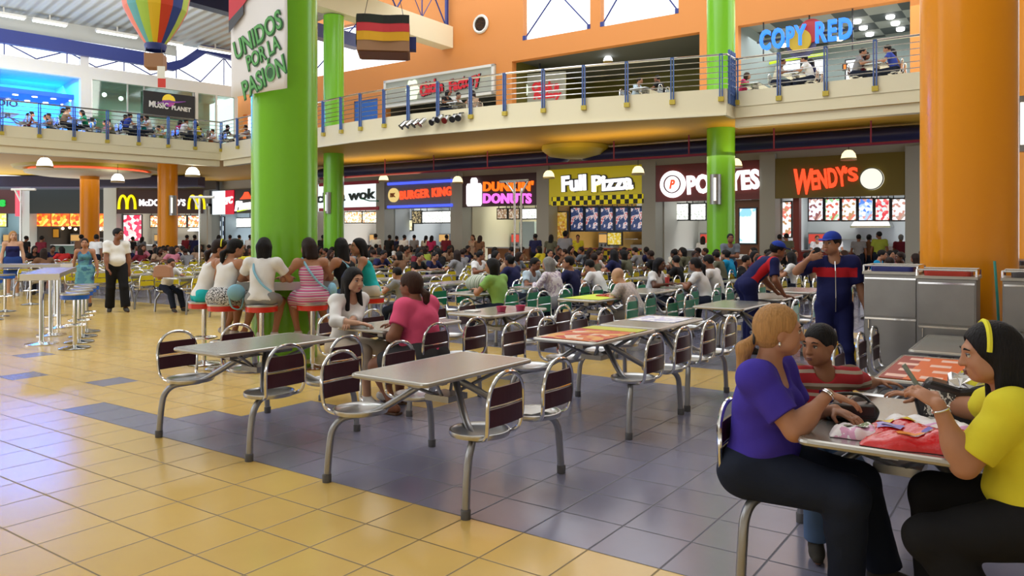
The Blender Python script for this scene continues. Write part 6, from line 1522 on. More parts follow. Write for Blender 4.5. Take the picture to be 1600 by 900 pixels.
# ---- the woman in purple
x, y = W(-1.07, 3.66)
sp = dict(S=1.0, pose='sit', py=-.07, lean=3, lean2=5, girth=1.22, belly=.55, limb=1.22, bust=1.25, face=1.12, skin='tan', hyaw=24, hpitch=2, hair='tail', hlen=.22, hvol=1.25, haircol='blond', brow='dkbrown', lip='red',
          w_handr=at_depth(1294, 616, 3.46), w_handl=at_height(1305, 640, .80), poler=(.75, -.35, -.7), polel=(-.5, .1, -1), hdr=(-.35, .9, -.25), hdl=(.5, .8, -.12), hnr=(0, -.1, -1), hnl=(0, 0, -1), curll=.35,
          footr=np.array([.03, .33, .075]), footl=np.array([-.20, .45, .075]), top=('tee', purplec), sleeve=.72, neck=.035, hem=-.10, bottom=('jeans', jeans), waist=.05, shoes=sneaker, flare=.014, bloose=.016, wr=.0022)
r, J, o, B = put(sp, x, y, CA, -SA, 'woman in a purple tee and dark jeans with a blond ponytail, seated', vox=.0048)
w, e = J['wrr'], J['elr']; d = nrm(w - e); t1 = nrm(np.cross(d, [0, 0, 1])); t2 = np.cross(d, t1)
child(MB().tube([w - d * .012 + .033 * (math.cos(q) * t1 + math.sin(q) * t2) for q in np.linspace(0, 2 * math.pi, 25)[:-1]], .0045, 6, closed=True).tube([w - d * .002 + .032 * (math.cos(q) * t1 + math.sin(q) * t2) for q in np.linspace(0, 2 * math.pi, 25)[:-1]], .0035, 6, closed=True), 'bracelet', M['chrome'], r)
H, c = J['H'], J['head']; child(MB().ell(c + H @ np.array([.075, -.01, -.055]), (.006, .006, .012)), 'earring', M['chrome'], r)
child(MB().tube([c + H @ np.array([.028 * math.cos(q), -.118, -.045 + .028 * math.sin(q)]) for q in np.linspace(0, 2 * math.pi, 17)[:-1]], .006, 6, closed=True), 'hair_tie', M['black'], r)
# ---- the boy
x, y = W(-1.0, 4.32)
stripe = pattern('boy_stripe', 'stripe', [(.45, .02, .03), (.45, .02, .03), (.55, .45, .36), (.42, .02, .03), (.16, .10, .06), (.50, .42, .34), (.45, .02, .03)], 2.6, 0, .85, 'Z')
sp = dict(S=.80, pose='sit', lean=4, fem=False, girth=.95, face=1.08, hs=1.16, skin='mid', hyaw=-50, hpitch=4, hair='short', hvol=.9, hairline=.055, top=('tee', stripe), sleeve=.78, neck=.01, hem=-.06, bottom=('jeans', denim), shoes=sneaker,
          w_handl=at_height(1374, 597, .775), handr=np.array([.16, .20, .60]), polel=(-.2, -.3, -1), hdl=(-1, .2, 0), footr=np.array([.10, .26, .075]), footl=np.array([-.10, .28, .075]), lip='brown')
r, J, o, B = put(sp, x, y, -.12, -1, 'boy in a red striped shirt with short black hair', vox=.0048)
# ---- the woman in yellow
x, y = W(-.02, 3.63)
sp = dict(S=1.0, pose='sit', lean=11, lean2=8, girth=1.26, belly=.9, limb=1.28, bust=1.3, face=1.12, skin='tan', hyaw=18, hpitch=8, hair='long', hlen=.30, hvol=1.5, haircol='black', lip='brown',
          w_handl=at_depth(1466, 632, 2.98), w_handr=at_height(1440, 622, .84), polel=(-.15, .55, -1), poler=(.8, 0, -.6), hdl=(.30, .75, .42), hnl=(.5, .3, -.75), curll=.95, hdr=(-.2, .9, .2),
          footr=np.array([.14, .40, .075]), footl=np.array([-.16, .12, .075]), top=('tee', yellowc), sleeve=.80, neck=.03, hem=-.09, bottom=('jeans', blackc), waist=.05, shoes=sneaker, wr=.003)
r, J, o, B = put(sp, x, y, -CA, SA, 'woman in a bright yellow tee with long black hair and a headband', vox=.0048)
H, c = J['H'], J['head']
child(MB().tube([c + H @ np.array([.094 * math.cos(q), .018 - .02 * math.sin(q), .030 + .098 * math.sin(q)]) for q in np.linspace(-.1, math.pi + .1, 25)], .011, 6), 'headband', cloth('headband', (.75, .70, .05)), r)
w, e = J['wrl'], J['ell']; d = nrm(w - e); t1 = nrm(np.cross(d, [0, 1, 0])); t2 = np.cross(d, t1)
child(MB().tube([w - d * .02 + .031 * (math.cos(q) * t1 + math.sin(q) * t2) for q in np.linspace(0, 2 * math.pi, 25)[:-1]], .004, 6, closed=True), 'bracelet', M['chrome'], r)
# ---- white blouse and pink tee at the next table
x, y = W(-5.75, 5.33)
sp = dict(S=1.03, pose='sit', lean=8, lean2=5, girth=.95, limb=.95, skin='light', hyaw=-6, hpitch=6, hair='long', hlen=.27, hvol=1.3, haircol='black', hfront=.03, w_handr=at_height(560, 505, .79), w_handl=at_height(546, 503, .79), hdr=(-.5, .8, -.1), hdl=(.8, .5, -.1), poler=(.8, -.3, -.6),
          curlr=.8, curll=.8, top=('three', whitec), neck=.02, hem=-.12, bottom=('capri', cloth('beige', (.55, .47, .38))), shoes=sandal, wr=.003)
put(sp, x, y, CA, -SA, 'woman in a white blouse with long black hair, hands folded on a steel table', vox=.0055)
x, y = W(-4.72, 5.33)
sp = dict(S=1.0, pose='sit', lean=10, lean2=4, girth=1.40, belly=.8, limb=1.45, bust=1.6, face=1.15, skin='brown', hyaw=14, hpitch=4, hair='tail', hlen=.10, hvol=1.7, haircol='brown', lip='brown',
          handl=np.array([-.17, .26, .66]), w_handr=at_height(618, 507, .80), polel=(-.8, -.8, -.2), hdl=(.7, .6, -.1), hdr=(-.2, .9, 0), footl=np.array([-.26, .12, .075]), footr=np.array([.10, .38, .075]),
          top=('tee', pinkc), sleeve=.66, neck=.04, hem=-.08, bottom=('shorts', cloth('charcoal', (.05, .05, .055))), short_len=.85, shoes=None, wr=.002)
r, J, o, B = put(sp, x, y, -CA, SA, 'woman in a pink tee facing the woman in the white blouse', vox=.0055)
for k in 'rl':
    a = J['an' + k]; child(MB().box(a + np.array([0, .05, -.062]), (.085, .24, .018)), 'sandal', mat('sandal_sole', (.10, .05, .03), .6), r, False)
# ---- cleaners in navy and red
redstripe = cloth('scarlet', (.55, .02, .03))
def chest_stripe(z0, z1): return lambda J: (lambda cen: ((cen[:, 2] > z0) & (cen[:, 2] < z1) & (np.abs(cen[:, 0]) < .21)).astype(np.int32))
x, y = W(-1.80, 8.26)
sp = dict(S=.985, pose='stand', lean=-1, fem=False, girth=1.0, skin='tan', hyaw=-40, hpitch=2, hair='short', cap=cloth('cap_blue', (.02, .05, .36)), w_handr=at_depth(1264, 404, 7.55), poler=(.8, -.1, -.6), hdr=(-.95, .0, .30), hnr=(-.1, -.95, -.1), curlr=.8, handl=np.array([-.30, .06, .84]), hdl=(-.05, .1, -1), hnl=(1, 0, 0), curll=.5,
          footr=np.array([.10, .02, .075]), footl=np.array([-.12, .06, .075]), top=('tee', [navyc, redstripe]), topfn=chest_stripe(1.19, 1.285), sleeve=.78, neck=.012, hem=-.10, bottom=('jeans', navyc), waist=.12, shoes=sneaker, flare=.03, belly=.35, loose=.022)
r, J, o, B = put(sp, x, y, -.30, -1, 'cleaner standing in a navy uniform with a red chest band and blue cap', vox=.006)
F3 = J['F']; pts = [J['nb'] + np.array([0, .098, -.03]), J['chest'] + np.array([0, .146, .02]), J['waist'] + np.array([0, .178, .02]), J['waist'] + np.array([0, .188, -.07]), J['P'] + np.array([0, .170, .0]), J['P'] + np.array([0, .158, -.06])]
child(MB().tube(smooth_path(pts, 5), .0045, 6), 'zip', M['chrome'], r)
x, y = W(-3.42, 10.52)
sp = dict(S=1.02, pose='stand', lean=40, lean2=8, fem=False, girth=1.05, skin='brown', hyaw=-12, hpitch=12, hair='short', cap=cloth('cap_blue', (.02, .05, .36)), w_handr=at_height(1226, 462, .80), w_handl=at_height(1216, 459, .80), hdr=(0, 1, -.1), hdl=(0, 1, -.1),
          footr=np.array([.10, .0, .075]), footl=np.array([-.10, .05, .075]), top=('tee', [navyc, redstripe]), topfn=lambda J: (lambda cen: (np.abs(np.abs(cen[:, 0]) - .17) < .035).astype(np.int32)), sleeve=.75, neck=.012, hem=-.10, bottom=('jeans', navyc), waist=.12, shoes=sneaker)
put(sp, x, y, .95, .10, 'cleaner in a navy and red uniform bent over a table wiping it', vox=.007)
# ---- standing people on the left
x, y = at_height(182, 487, 0)[:2]
whitepanel = lambda J: (lambda cen: ((np.abs(cen[:, 0]) > .125) & (np.abs(cen[:, 0]) < .17) & (cen[:, 2] > 1.02) & (cen[:, 2] < 1.36) & (cen[:, 1] > -.04)).astype(np.int32))
sp = dict(S=1.06, pose='stand', lean=-2, fem=False, girth=1.08, belly=.35, limb=1.1, skin='brown', hyaw=48, hpitch=2, hair='short', handr=np.array([.20, .22, .88]), handl=np.array([-.24, .02, .86]), hdr=(-.5, .3, -.6), hdl=(0, .1, -1), curlr=.8, top=('tee', whitec), sleeve=.7, hem=-.02, bottom=('jeans', blackc), waist=.06,
          footr=np.array([.12, -.10, .075]), footl=np.array([-.16, .18, .075]), shoes=sneaker, bloose=.02, flare=.03)
put(sp, x, y, .55, -.85, 'man standing in a white polo shirt and black trousers', vox=.009, sep=False)
x, y = at_height(133, 479, 0)[:2]
tie = pattern('sea_dress', 'noise', [(.05, .10, .22), (.07, .22, .30), (.12, .32, .36), (.04, .14, .24)], 4, 0, .85)
sp = dict(S=.93, pose='stand', lean=0, girth=1.02, skin='tan', hyaw=10, hair='tail', haircol='dkbrown', top=('tank', tie), hem=-.12, bottom=('skirt', tie), short_len=.9, waist=.08, handr=np.array([.27, .02, .78]), handl=np.array([-.27, .02, .78]), hdr=(0, .1, -1), hdl=(0, .1, -1), hnr=(-1, 0, 0), hnl=(1, 0, 0), shoes=sneaker)
put(sp, x, y, .25, -1, 'woman standing in a sleeveless blue-green dress left of the man in white', vox=.009, sep=False)
x, y = at_height(22, 470, 0)[:2]; y += 1.5; x = (20 - 800) / F * y
sp = dict(S=1.04, pose='stand', lean=0, girth=1.05, skin='light', hyaw=20, hair='long', hlen=.16, haircol='blond', top=('strapless', navyc), hem=-.14, bottom=('skirt', cloth('blue_skirt', (.02, .05, .20))), short_len=.85, handr=np.array([.26, .05, .84]), handl=np.array([-.26, .05, .84]), hdr=(0, .1, -1), hdl=(0, .1, -1), shoes=sandal)
put(sp, x, y, .45, -.9, 'blonde woman standing in a navy strapless top at the left edge', vox=.009, sep=False)
# ---- girls on the red stools round the big column
GRS = 'red banded stools round the column'
prints = pattern('leaf_print', 'noise', [(.015, .015, .02), (.75, .75, .75), (.012, .012, .015), (.7, .7, .72), (.02, .02, .02)], 26, 0, .85)
pinkstripe = pattern('pink_stripe', 'stripe', [(.70, .14, .32), (.60, .55, .60), (.62, .10, .28), (.70, .68, .70), (.45, .12, .30)], 5.0, 0, .85, 'Z')
GIRLS = [
    (-145, 1.02, dict(skin='tan', hair='tail', hlen=.14, haircol='dkbrown', top=('tank', whitec), bottom=('shorts', tealc), hyaw=-28, hpitch=10, lean=16), 'girl in a white tank top and teal shorts with a yellow headband', 'under the girl in teal shorts', cloth('headband', (.75, .70, .05))),
    (-117, 1.03, dict(skin='tan', hair='tail', hlen=.16, haircol='black', top=('tank', whitec), bottom=('skirt', prints), hyaw=-30, hpitch=10, lean=14, short_len=.75), 'girl in a white tank top and black and white leaf-print skirt at the ring table', 'under the girl in the leaf-print skirt', None),
    (-88, 1.05, dict(skin='tan', hair='bob', haircol='black', top=('tee', whitec), bottom=('shorts', cloth('grey_check', (.28, .28, .28))), hyaw=0, hpitch=4, lean=8), 'girl in a white tee seen from behind with a pale blue bag strap', 'under the girl in the white tee', None),
    (-55, 1.02, dict(skin='tan', hair='long', hlen=.12, haircol='dkbrown', top=('strapless', pinkstripe), bottom=('skirt', pinkstripe), hyaw=10, lean=10), 'girl in a pink and white striped strapless dress at the right of the big column', 'under the girl in pink stripes', None),
    (-23, 1.02, dict(skin='tan', hair='long', hlen=.17, haircol='black', top=('tank', blackc), bottom=('shorts', denim), hyaw=-35, lean=12), 'girl in a black tank top and denim shorts leaning in at the ring table', 'under the girl in the black tank top', None),
    (10, 1.12, dict(skin='tan', hair='long', hlen=.12, haircol='black', top=('tank', tealc), bottom=('shorts', cloth('pale_denim', (.62, .60, .55))), hyaw=20, lean=14), 'girl in a turquoise tank top and pale shorts, rightmost at the ring table', 'under the girl in the turquoise top', None)]
for (th, rr, d, lab, slab_, band) in GIRLS:
    q = math.radians(th); x, y = COLG[0] + rr * math.cos(q), COLG[1] + rr * math.sin(q); stool(x, y, 'sred', 'red-banded bar stool ' + slab_, GRS)
    sp = dict(S=.97, pose='sit', seat=.79, girth=.98, limb=.97, handr=np.array([.14, .34, 1.09]), handl=np.array([-.16, .36, 1.09]), hdr=(-.4, .9, 0), hdl=(.5, .8, 0), poler=(.8, -.2, -.6), polel=(-.8, -.2, -.6), footr=np.array([.09, .24, .42]), footl=np.array([-.09, .26, .42]), fdr=(.1, 1, -.35), fdl=(-.1, 1, -.35), shoes=sandal, hem=-.05, wr=.0012)
    sp.update(d); r, J, o, B = put(sp, x, y, -math.cos(q), -math.sin(q), lab, vox=.0075, sep=False)
    H, c, h = J['H'], J['head'], J['hs']
    if band: child(MB().tube([c + H @ (np.array([.086 * math.cos(t), .02 - .02 * math.sin(t), .028 + .096 * math.sin(t)]) * h) for t in np.linspace(0, math.pi, 17)], .009, 6), 'headband', band, r)
    if th in (-88, -55, -23):
        s = 1 if th != -88 else 1; P_ = J['P']; n, F_, X_ = J['nb'], J['F'], J['X']
        pts = [n - X_ * .10 * s + F_ * .0 + np.array([0, 0, .012]), J['chest'] - X_ * .07 * s - F_ * .112, J['waist'] + X_ * .03 * s - F_ * .125, P_ + X_ * .15 * s - F_ * .11 + np.array([0, 0, .05])]
        m = MB(); sm = smooth_path(pts, 6); m.tube(sm, .014, 6); V = m.v[0]; child(m, 'bag_strap', skyc, r)
    if th in (-117, -55):
        b = MB().ell((0, 0, 0), (.11, .06, .10), n=16, k=10); hx_, hy_ = -math.cos(q), -math.sin(q)
        t = thing('shoulder_bag', ('pale blue shoulder bag with a dark strap hanging by the leaf-print skirt' if th == -117 else 'pale blue shoulder bag hanging beside the striped dress'), 'bag', (x + hy_ * .24 - hx_ * .03, y - hx_ * .24 - hy_ * .03, .93), yaw(hx_, hy_) + 1.2)
        b.build('body', skyc, t); MB().tube(smooth_path([(-.09, 0, .04), (-.06, 0, -.16), (.06, 0, -.19), (.10, 0, .03)]), .010, 6).build('strap', skyc, t)

# ---------------------------------------------------------------- crowd prototypes: built once, copied with their own clothes
PR = {}
def proto(k):
    if k in PR: return PR[k]
    base = dict(pose='sit', handr=np.array([.14, .36, .80]), handl=np.array([-.14, .36, .80]), poler=(.8, -.2, -.5), polel=(-.8, -.2, -.5), hdr=(-.3, .9, 0), hdl=(.3, .9, 0), top=('tee', whitec), bottom=('jeans', jeans), shoes=sneaker)
    D = dict(
        man=dict(fem=False, hair='short', lean=14, hpitch=10, girth=1.05), manlean=dict(fem=False, hair='short', lean=26, hpitch=16, girth=1.1, belly=.4),
        manturn=dict(fem=False, hair='short', lean=10, hyaw=35, girth=1.08, limb=1.08), bald=dict(fem=False, hair='none', lean=30, hpitch=14, girth=1.1, belly=.5),
        woman=dict(hair='long', hlen=.18, lean=12, hpitch=8), womanturn=dict(hair='long', hlen=.22, lean=10, hyaw=-30), pony=dict(hair='pony', hlen=.30, lean=16, hpitch=8), bob=dict(hair='bob', lean=12, hyaw=20, hpitch=6, girth=1.1),
        bun=dict(hair='bun', lean=12, hpitch=4, girth=1.2, limb=1.15), kid=dict(hair='short', fem=False, S=.82, hs=1.1, lean=14, hpitch=14, handr=np.array([.14, .30, .78]), handl=np.array([-.14, .30, .78])),
        talk=dict(fem=False, hair='short', lean=6, hyaw=-35, handr=np.array([.12, .24, 1.0]), poler=(.6, -.1, -.9), hdr=(-.3, .3, .9)),
        hood=dict(hair='bob', lean=16, girth=1.2, top=('long', whitec)))
    st = dict(pose='stand', handr=np.array([.25, .04, .82]), handl=np.array([-.25, .06, .82]), hdr=(0, .1, -1), hdl=(0, .1, -1), hnr=(-1, 0, 0), hnl=(1, 0, 0), top=('tee', whitec), bottom=('jeans', jeans), shoes=sneaker)
    DS = dict(sman=dict(fem=False, hair='short', girth=1.05), swoman=dict(hair='long', hlen=.18), spony=dict(hair='pony', hlen=.28, bottom=('shorts', denim)), sfold=dict(fem=False, hair='short', handr=np.array([-.05, .24, 1.1]), handl=np.array([.06, .22, 1.14]), poler=(.8, -.1, -.6), polel=(-.8, -.1, -.6), hdr=(-1, .1, 0), hdl=(1, .1, 0)),
              sturn=dict(fem=False, hair='short', hyaw=45, girth=1.12, belly=.4), sbun=dict(hair='bun', girth=1.15, hyaw=-20))
    sp = dict(base); sp.update(D[k]) if k in D else (sp.clear(), sp.update(st), sp.update(DS[k]))
    r, J, o, B = person(sp, .0125, sep=False); PR[k] = r; r['fresh'] = 1
    return r
SLOT = {}
def recol(o, m):
    for s in o.material_slots: s.link = 'OBJECT'; s.material = m
def crowd(k, x, y, hx, hy, z, skin, hair, top, bot, label, s=1.0, group=None):
    p = proto(k)
    if p.get('fresh'): r = p; del p['fresh']; kids(p)
    else: r = dup(p)
    r.location = (x, y, z); r.rotation_euler = (0, 0, yaw(hx, hy)); r.scale = (s, s, s)
    for c in [r] + [q for q in bpy.data.objects if False]: recol(c, skinmat(skin))
    for c in ([q for q in KIDS[p.name]] if r is p else r_kids(r)):
        nm = c.name.split('.')[0]
        if nm == 'shirt': recol(c, top)
        elif nm in ('trousers', 'shorts', 'skirt'): recol(c, bot)
        elif nm == 'hair': recol(c, hairmat(hair))
    return tag(r, label, 'person', group)
def r_kids(r): return list(r.children)
TOPC = dict(white=(.76, .76, .77), navy=(.018, .02, .075), sky=(.50, .62, .72), green=(.25, .45, .12), lime=(.35, .42, .06), olive=(.12, .12, .08), yellow=(.70, .60, .04), red=(.55, .03, .03), pink=(.62, .22, .30), brown=(.18, .09, .05), tan=(.42, .28, .19), grey=(.25, .25, .27), black=(.013, .013, .015),
            blue=(.01, .26, .50), royal=(.04, .07, .38), teal=(.03, .40, .42), mint=(.42, .68, .62), maroon=(.18, .02, .035), violet=(.28, .18, .46), cream=(.66, .62, .52), slate=(.16, .18, .22), emerald=(.01, .30, .15), rust=(.40, .12, .04), magenta=(.50, .03, .12))
def tc(n):
    if n == 'floral': return pattern('floral_cloth', 'noise', [(.72, .66, .70), (.75, .70, .74), (.45, .36, .48), (.74, .68, .72)], 12, 0, .85)
    if n == 'plaid': return pattern('plaid_cloth', 'checker', [(.60, .52, .50), (.48, .42, .42)], 26, 0, .85)
    return cloth('c_' + n, TOPC[n])
# seated: (u, v of head top, look right/left/any, prototype, skin, hair, top, bottom, label)
SEATED = [
    (745, 391, 'R', 'manturn', 'brown', 'black', 'white', 'black', 'man in a white polo shirt facing right with papers before him'),
    (790, 400, 'L', 'bun', 'brown', 'black', 'navy', 'black', 'broad person in a navy tee seen from behind, hair in a bun'),
    (776, 404, 'R', 'bob', 'tan', 'black', 'green', 'jeans', 'person in a green top half hidden by the broad navy back'),
    (838, 402, 'L', 'man', 'brown', 'black', 'sky', 'jeans', 'man in a pale blue shirt seen from behind'),
    (870, 408, 'L', 'hood', 'tan', 'grey', 'floral', 'grey', 'person in a pale floral blouse beside the pale blue shirt'),
    (884, 400, 'L', 'manturn', 'tan', 'black', 'navy', 'jeans', 'man in a navy tee behind the floral blouse'),
    (858, 389, 'R', 'talk', 'tan', 'black', 'white', 'jeans', 'man in a white shirt right of the yellow top'),
    (843, 380, 'L', 'bob', 'brown', 'black', 'yellow', 'jeans', 'person in a yellow top bent over a table in the middle'),
    (915, 402, 'L', 'manlean', 'tan', 'black', 'white', 'jeans', 'man in a white tee bending low over his table'),
    (945, 394, 'R', 'man', 'tan', 'dkbrown', 'white', 'cream', 'man with a moustache in a white shirt eating opposite the bald man'),
    (998, 405, 'L', 'bald', 'light', 'grey', 'plaid', 'grey', 'bald man in a pale plaid shirt leaning over his tray'),
    (1030, 400, 'R', 'woman', 'dark', 'black', 'white', 'jeans', 'dark-skinned woman in a white tee with long black hair'),
    (1078, 404, 'L', 'pony', 'brown', 'black', 'white', 'jeans', 'woman in a white tee with a long black ponytail'),
    (1102, 405, 'L', 'man', 'brown', 'black', 'white', 'jeans', 'man in a white tee right of the long ponytail'),
    (1058, 388, 'R', 'man', 'tan', 'brown', 'cream', 'jeans', 'brown-haired man in a cream shirt behind the white tees'),
    (1111, 391, 'R', 'talk', 'brown', 'black', 'white', 'jeans', 'person in white with raised arm left of the blue top'),
    (1146, 387, 'L', 'bun', 'tan', 'black', 'blue', 'jeans', 'woman in a bright blue top seen from behind'),
    (1178, 390, 'L', 'manturn', 'tan', 'black', 'white', 'jeans', 'man in white just left of the bent cleaner'),
    (1240, 391, 'L', 'womanturn', 'tan', 'black', 'white', 'jeans', 'girl in a white blouse with long dark hair right of the bent cleaner'),
    (1222, 388, 'R', 'woman', 'brown', 'black', 'white', 'jeans', 'woman in white behind the bent cleaner'),
    (1264, 380, 'L', 'bob', 'brown', 'black', 'yellow', 'jeans', 'person in yellow left of the standing cleaner'),
    (1325, 392, 'L', 'woman', 'tan', 'brown', 'red', 'jeans', 'woman in a dark red top right of the standing cleaner'),
    (1352, 384, 'R', 'man', 'tan', 'black', 'blue', 'jeans', 'person in a blue top before the lime shirt'),
    (1385, 384, 'R', 'bun', 'brown', 'black', 'maroon', 'jeans', 'woman in maroon with tied black hair above the blue tray'),
    (1409, 386, 'L', 'womanturn', 'tan', 'black', 'black', 'jeans', 'woman in black with long hair above the steel bins'),
    (1438, 384, 'R', 'man', 'tan', 'black', 'white', 'jeans', 'man in white beside the orange column'),
    (640, 384, 'R', 'man', 'tan', 'black', 'olive', 'jeans', 'man in an olive tee seen from behind in the middle'),
    (664, 388, 'L', 'bob', 'tan', 'dkbrown', 'lime', 'grey', 'person in a lime tee in the middle of the hall'),
    (687, 383, 'R', 'woman', 'tan', 'dkbrown', 'brown', 'cream', 'woman in a brown top facing the lime tee'),
    (710, 382, 'L', 'womanturn', 'tan', 'black', 'tan', 'jeans', 'woman in a tan top leaning left in the middle'),
    (612, 380, 'R', 'woman', 'tan', 'black', 'white', 'jeans', 'woman in white with dark hair left of the olive tee'),
    (785, 379, 'R', 'man', 'brown', 'black', 'white', 'jeans', 'man in white far back below the cup sign'),
    (806, 384, 'L', 'man', 'brown', 'black', 'maroon', 'jeans', 'man in maroon far back by the twin steel pole'),
    (643, 414, 'R', 'kid', 'tan', 'black', 'grey', 'jeans', 'child with dark hair just above the pink-shirted woman'),
    (944, 380, 'L', 'womanturn', 'tan', 'brown', 'maroon', 'jeans', 'brown-haired woman in maroon before the chequered counter'),
    (957, 386, 'R', 'bob', 'tan', 'brown', 'red', 'jeans', 'person in bright red before the chequered counter'),
    (985, 383, 'L', 'man', 'tan', 'black', 'grey', 'jeans', 'man in a grey-white tee before the chequered counter'),
    (1018, 379, 'L', 'talk', 'dark', 'black', 'navy', 'black', 'dark-skinned man in navy before the pier right of the pizza shop'),
    (1048, 384, 'L', 'man', 'dark', 'black', 'olive', 'jeans', 'man in dark olive left of the security guard'),
    (250, 395, 'R', 'kid', 'tan', 'dkbrown', 'white', 'jeans', 'boy in a white tee reading at a table with yellow chairs'),
    (268, 386, 'L', 'woman', 'tan', 'dkbrown', 'pink', 'jeans', 'woman in pink behind the boy in white'),
    (290, 385, 'L', 'bun', 'tan', 'black', 'white', 'jeans', 'person in white seen from behind left of the ring table'),
    (215, 383, 'R', 'woman', 'tan', 'brown', 'pink', 'jeans', 'woman in a pink top far back right of the standing man'),
    (228, 378, 'R', 'man', 'brown', 'black', 'black', 'jeans', 'person in black far back under the pink price panel'),
    (106, 382, 'L', 'bob', 'tan', 'black', 'red', 'jeans', 'person in a bright red top behind the high table'),
    (58, 382, 'R', 'woman', 'brown', 'black', 'black', 'jeans', 'dark-haired woman in black right of the blonde woman'),
    (72, 390, 'L', 'womanturn', 'tan', 'dkbrown', 'brown', 'jeans', 'woman in brown bent beside the red top'),
    (88, 379, 'R', 'man', 'brown', 'black', 'navy', 'jeans', 'man in navy far back between the black and red tops'),
    (150, 380, 'R', 'man', 'brown', 'black', 'grey', 'jeans', 'man in grey seated behind the standing man in white'),
    (336, 382, 'L', 'man', 'tan', 'black', 'slate', 'jeans', 'man in slate grey behind the girls at the left of the column'),
    (376, 384, 'R', 'woman', 'tan', 'black', 'white', 'jeans', 'woman in white behind the girl in the leaf-print skirt'),
    (388, 388, 'L', 'bob', 'tan', 'dkbrown', 'yellow', 'jeans', 'person in yellow just left of the big green column'),
    (305, 378, 'R', 'man', 'brown', 'black', 'black', 'jeans', 'man in black far back by the orange column'),
    (725, 377, 'R', 'man', 'brown', 'black', 'black', 'jeans', 'man in black far back before the pier left of the cup sign'),
    (822, 381, 'R', 'bob', 'brown', 'black', 'tan', 'jeans', 'person in tan right of the twin steel pole'),
    (1000, 381, 'R', 'man', 'brown', 'black', 'slate', 'jeans', 'man in slate right of the grey-white tee'),
    (1290, 383, 'R', 'man', 'brown', 'black', 'grey', 'jeans', 'man in grey far back behind the standing cleaner'),
    (905, 386, 'R', 'woman', 'tan', 'black', 'tan', 'jeans', 'woman in tan before the yellow-shirted pizza clerk'),
    (930, 384, 'R', 'man', 'brown', 'black', 'olive', 'jeans', 'man in olive between the pizza clerk and the brown-haired woman'),
    (586, 381, 'R', 'bob', 'tan', 'black', 'grey', 'jeans', 'person in grey below the white lit sign'),
    (558, 378, 'L', 'man', 'brown', 'black', 'white', 'jeans', 'man in white far back right of the second green column'),
    (1200, 384, 'R', 'man', 'tan', 'black', 'olive', 'black', 'man in olive far back left of the menu screens'),
]
def seat_uv(s): x, y, z = s['p']; fx, fy = s['h']; X, Y, Z = x + fx * .12, y + fy * .12, z + 1.23; return 800 + F * X / Y, HZ - F * (Z - CH) / Y
for s in SEATS:
    if s['p'][2] > 1: s['up'] = True
def take(u, v, side, upper):
    best, bs = None, 1e9
    for s in SEATS:
        if s['used'] or bool(s.get('up')) != upper: continue
        if not upper and s['t'][1] < 9: continue
        su, sv = seat_uv(s); c = (su - u) ** 2 + (4.0 * (sv - v)) ** 2
        if side == 'R' and s['sx'] > 0 or side == 'L' and s['sx'] < 0: c += 500
        if c < bs: bs, best = c, s
    best['used'] = True; return best
for (u, v, side, k, sk, hr, top, bot, lab) in SEATED:
    s = take(u, v, side, False); x, y, z = s['p']
    crowd(k, x, y, *s['h'], z, sk, hr, tc(top), jeans if bot == 'jeans' else tc(bot), lab, s=random.uniform(.97, 1.03))
# the rest of the far crowd, filling the back rows
rf = random.Random(11); FT = ['black', 'navy', 'slate', 'brown', 'maroon', 'white', 'grey', 'black', 'tan', 'olive']
for s in SEATS:
    if s.get('up') or s['used'] or s['t'][1] < 14: continue
    su, sv = seat_uv(s)
    if not (-20 < su < 1460) or rf.random() > (.62 if su < 780 else .42): continue
    s['used'] = True; c = rf.choice(FT); x, y, z = s['p']
    crowd(rf.choice(['man', 'woman', 'manlean', 'womanturn', 'manturn', 'bob', 'talk']), x, y, *s['h'], z, rf.choice(['tan', 'brown', 'brown', 'dark']), rf.choice(['black', 'black', 'dkbrown']), tc(c), jeans, f'small distant person in {c} seated in the crowded back rows', rf.uniform(.94, 1.02), f'distant seated crowd in {c}')
UP = [(83, 168, 'woman', 'tan', 'black', 'emerald'), (123, 176, 'woman', 'tan', 'black', 'emerald'), (107, 178, 'man', 'brown', 'black', 'slate'), (146, 186, 'bob', 'brown', 'black', 'cream'), (174, 181, 'man', 'brown', 'black', 'navy'), (184, 179, 'man', 'tan', 'black', 'royal'), (209, 182, 'bun', 'tan', 'black', 'teal'), (30, 181, 'man', 'tan', 'black', 'violet'), (235, 193, 'woman', 'tan', 'black', 'red'), (250, 188, 'man', 'tan', 'grey', 'mint'), (270, 189, 'woman', 'tan', 'black', 'magenta'), (286, 191, 'man', 'tan', 'black', 'white'), (335, 199, 'man', 'tan', 'black', 'white'), (353, 201, 'man', 'brown', 'black', 'black'), (367, 207, 'kid', 'tan', 'black', 'violet'), (385, 195, 'man', 'brown', 'black', 'grey'),
      (1160, 116, 'bob', 'tan', 'brown', 'magenta'), (1222, 92, 'man', 'brown', 'black', 'cream'), (1260, 86, 'man', 'tan', 'black', 'white'), (1285, 98, 'woman', 'brown', 'black', 'navy'), (1345, 80, 'woman', 'brown', 'black', 'maroon'), (1358, 74, 'man', 'tan', 'black', 'grey'), (1400, 70, 'man', 'tan', 'black', 'royal'), (1440, 88, 'woman', 'brown', 'black', 'brown'), (1006, 121, 'man', 'tan', 'black', 'sky'), (1102, 127, 'man', 'brown', 'black', 'black'), (588, 168, 'bob', 'brown', 'black', 'black'), (630, 165, 'man', 'tan', 'black', 'white'), (680, 166, 'woman', 'tan', 'dkbrown', 'tan')]
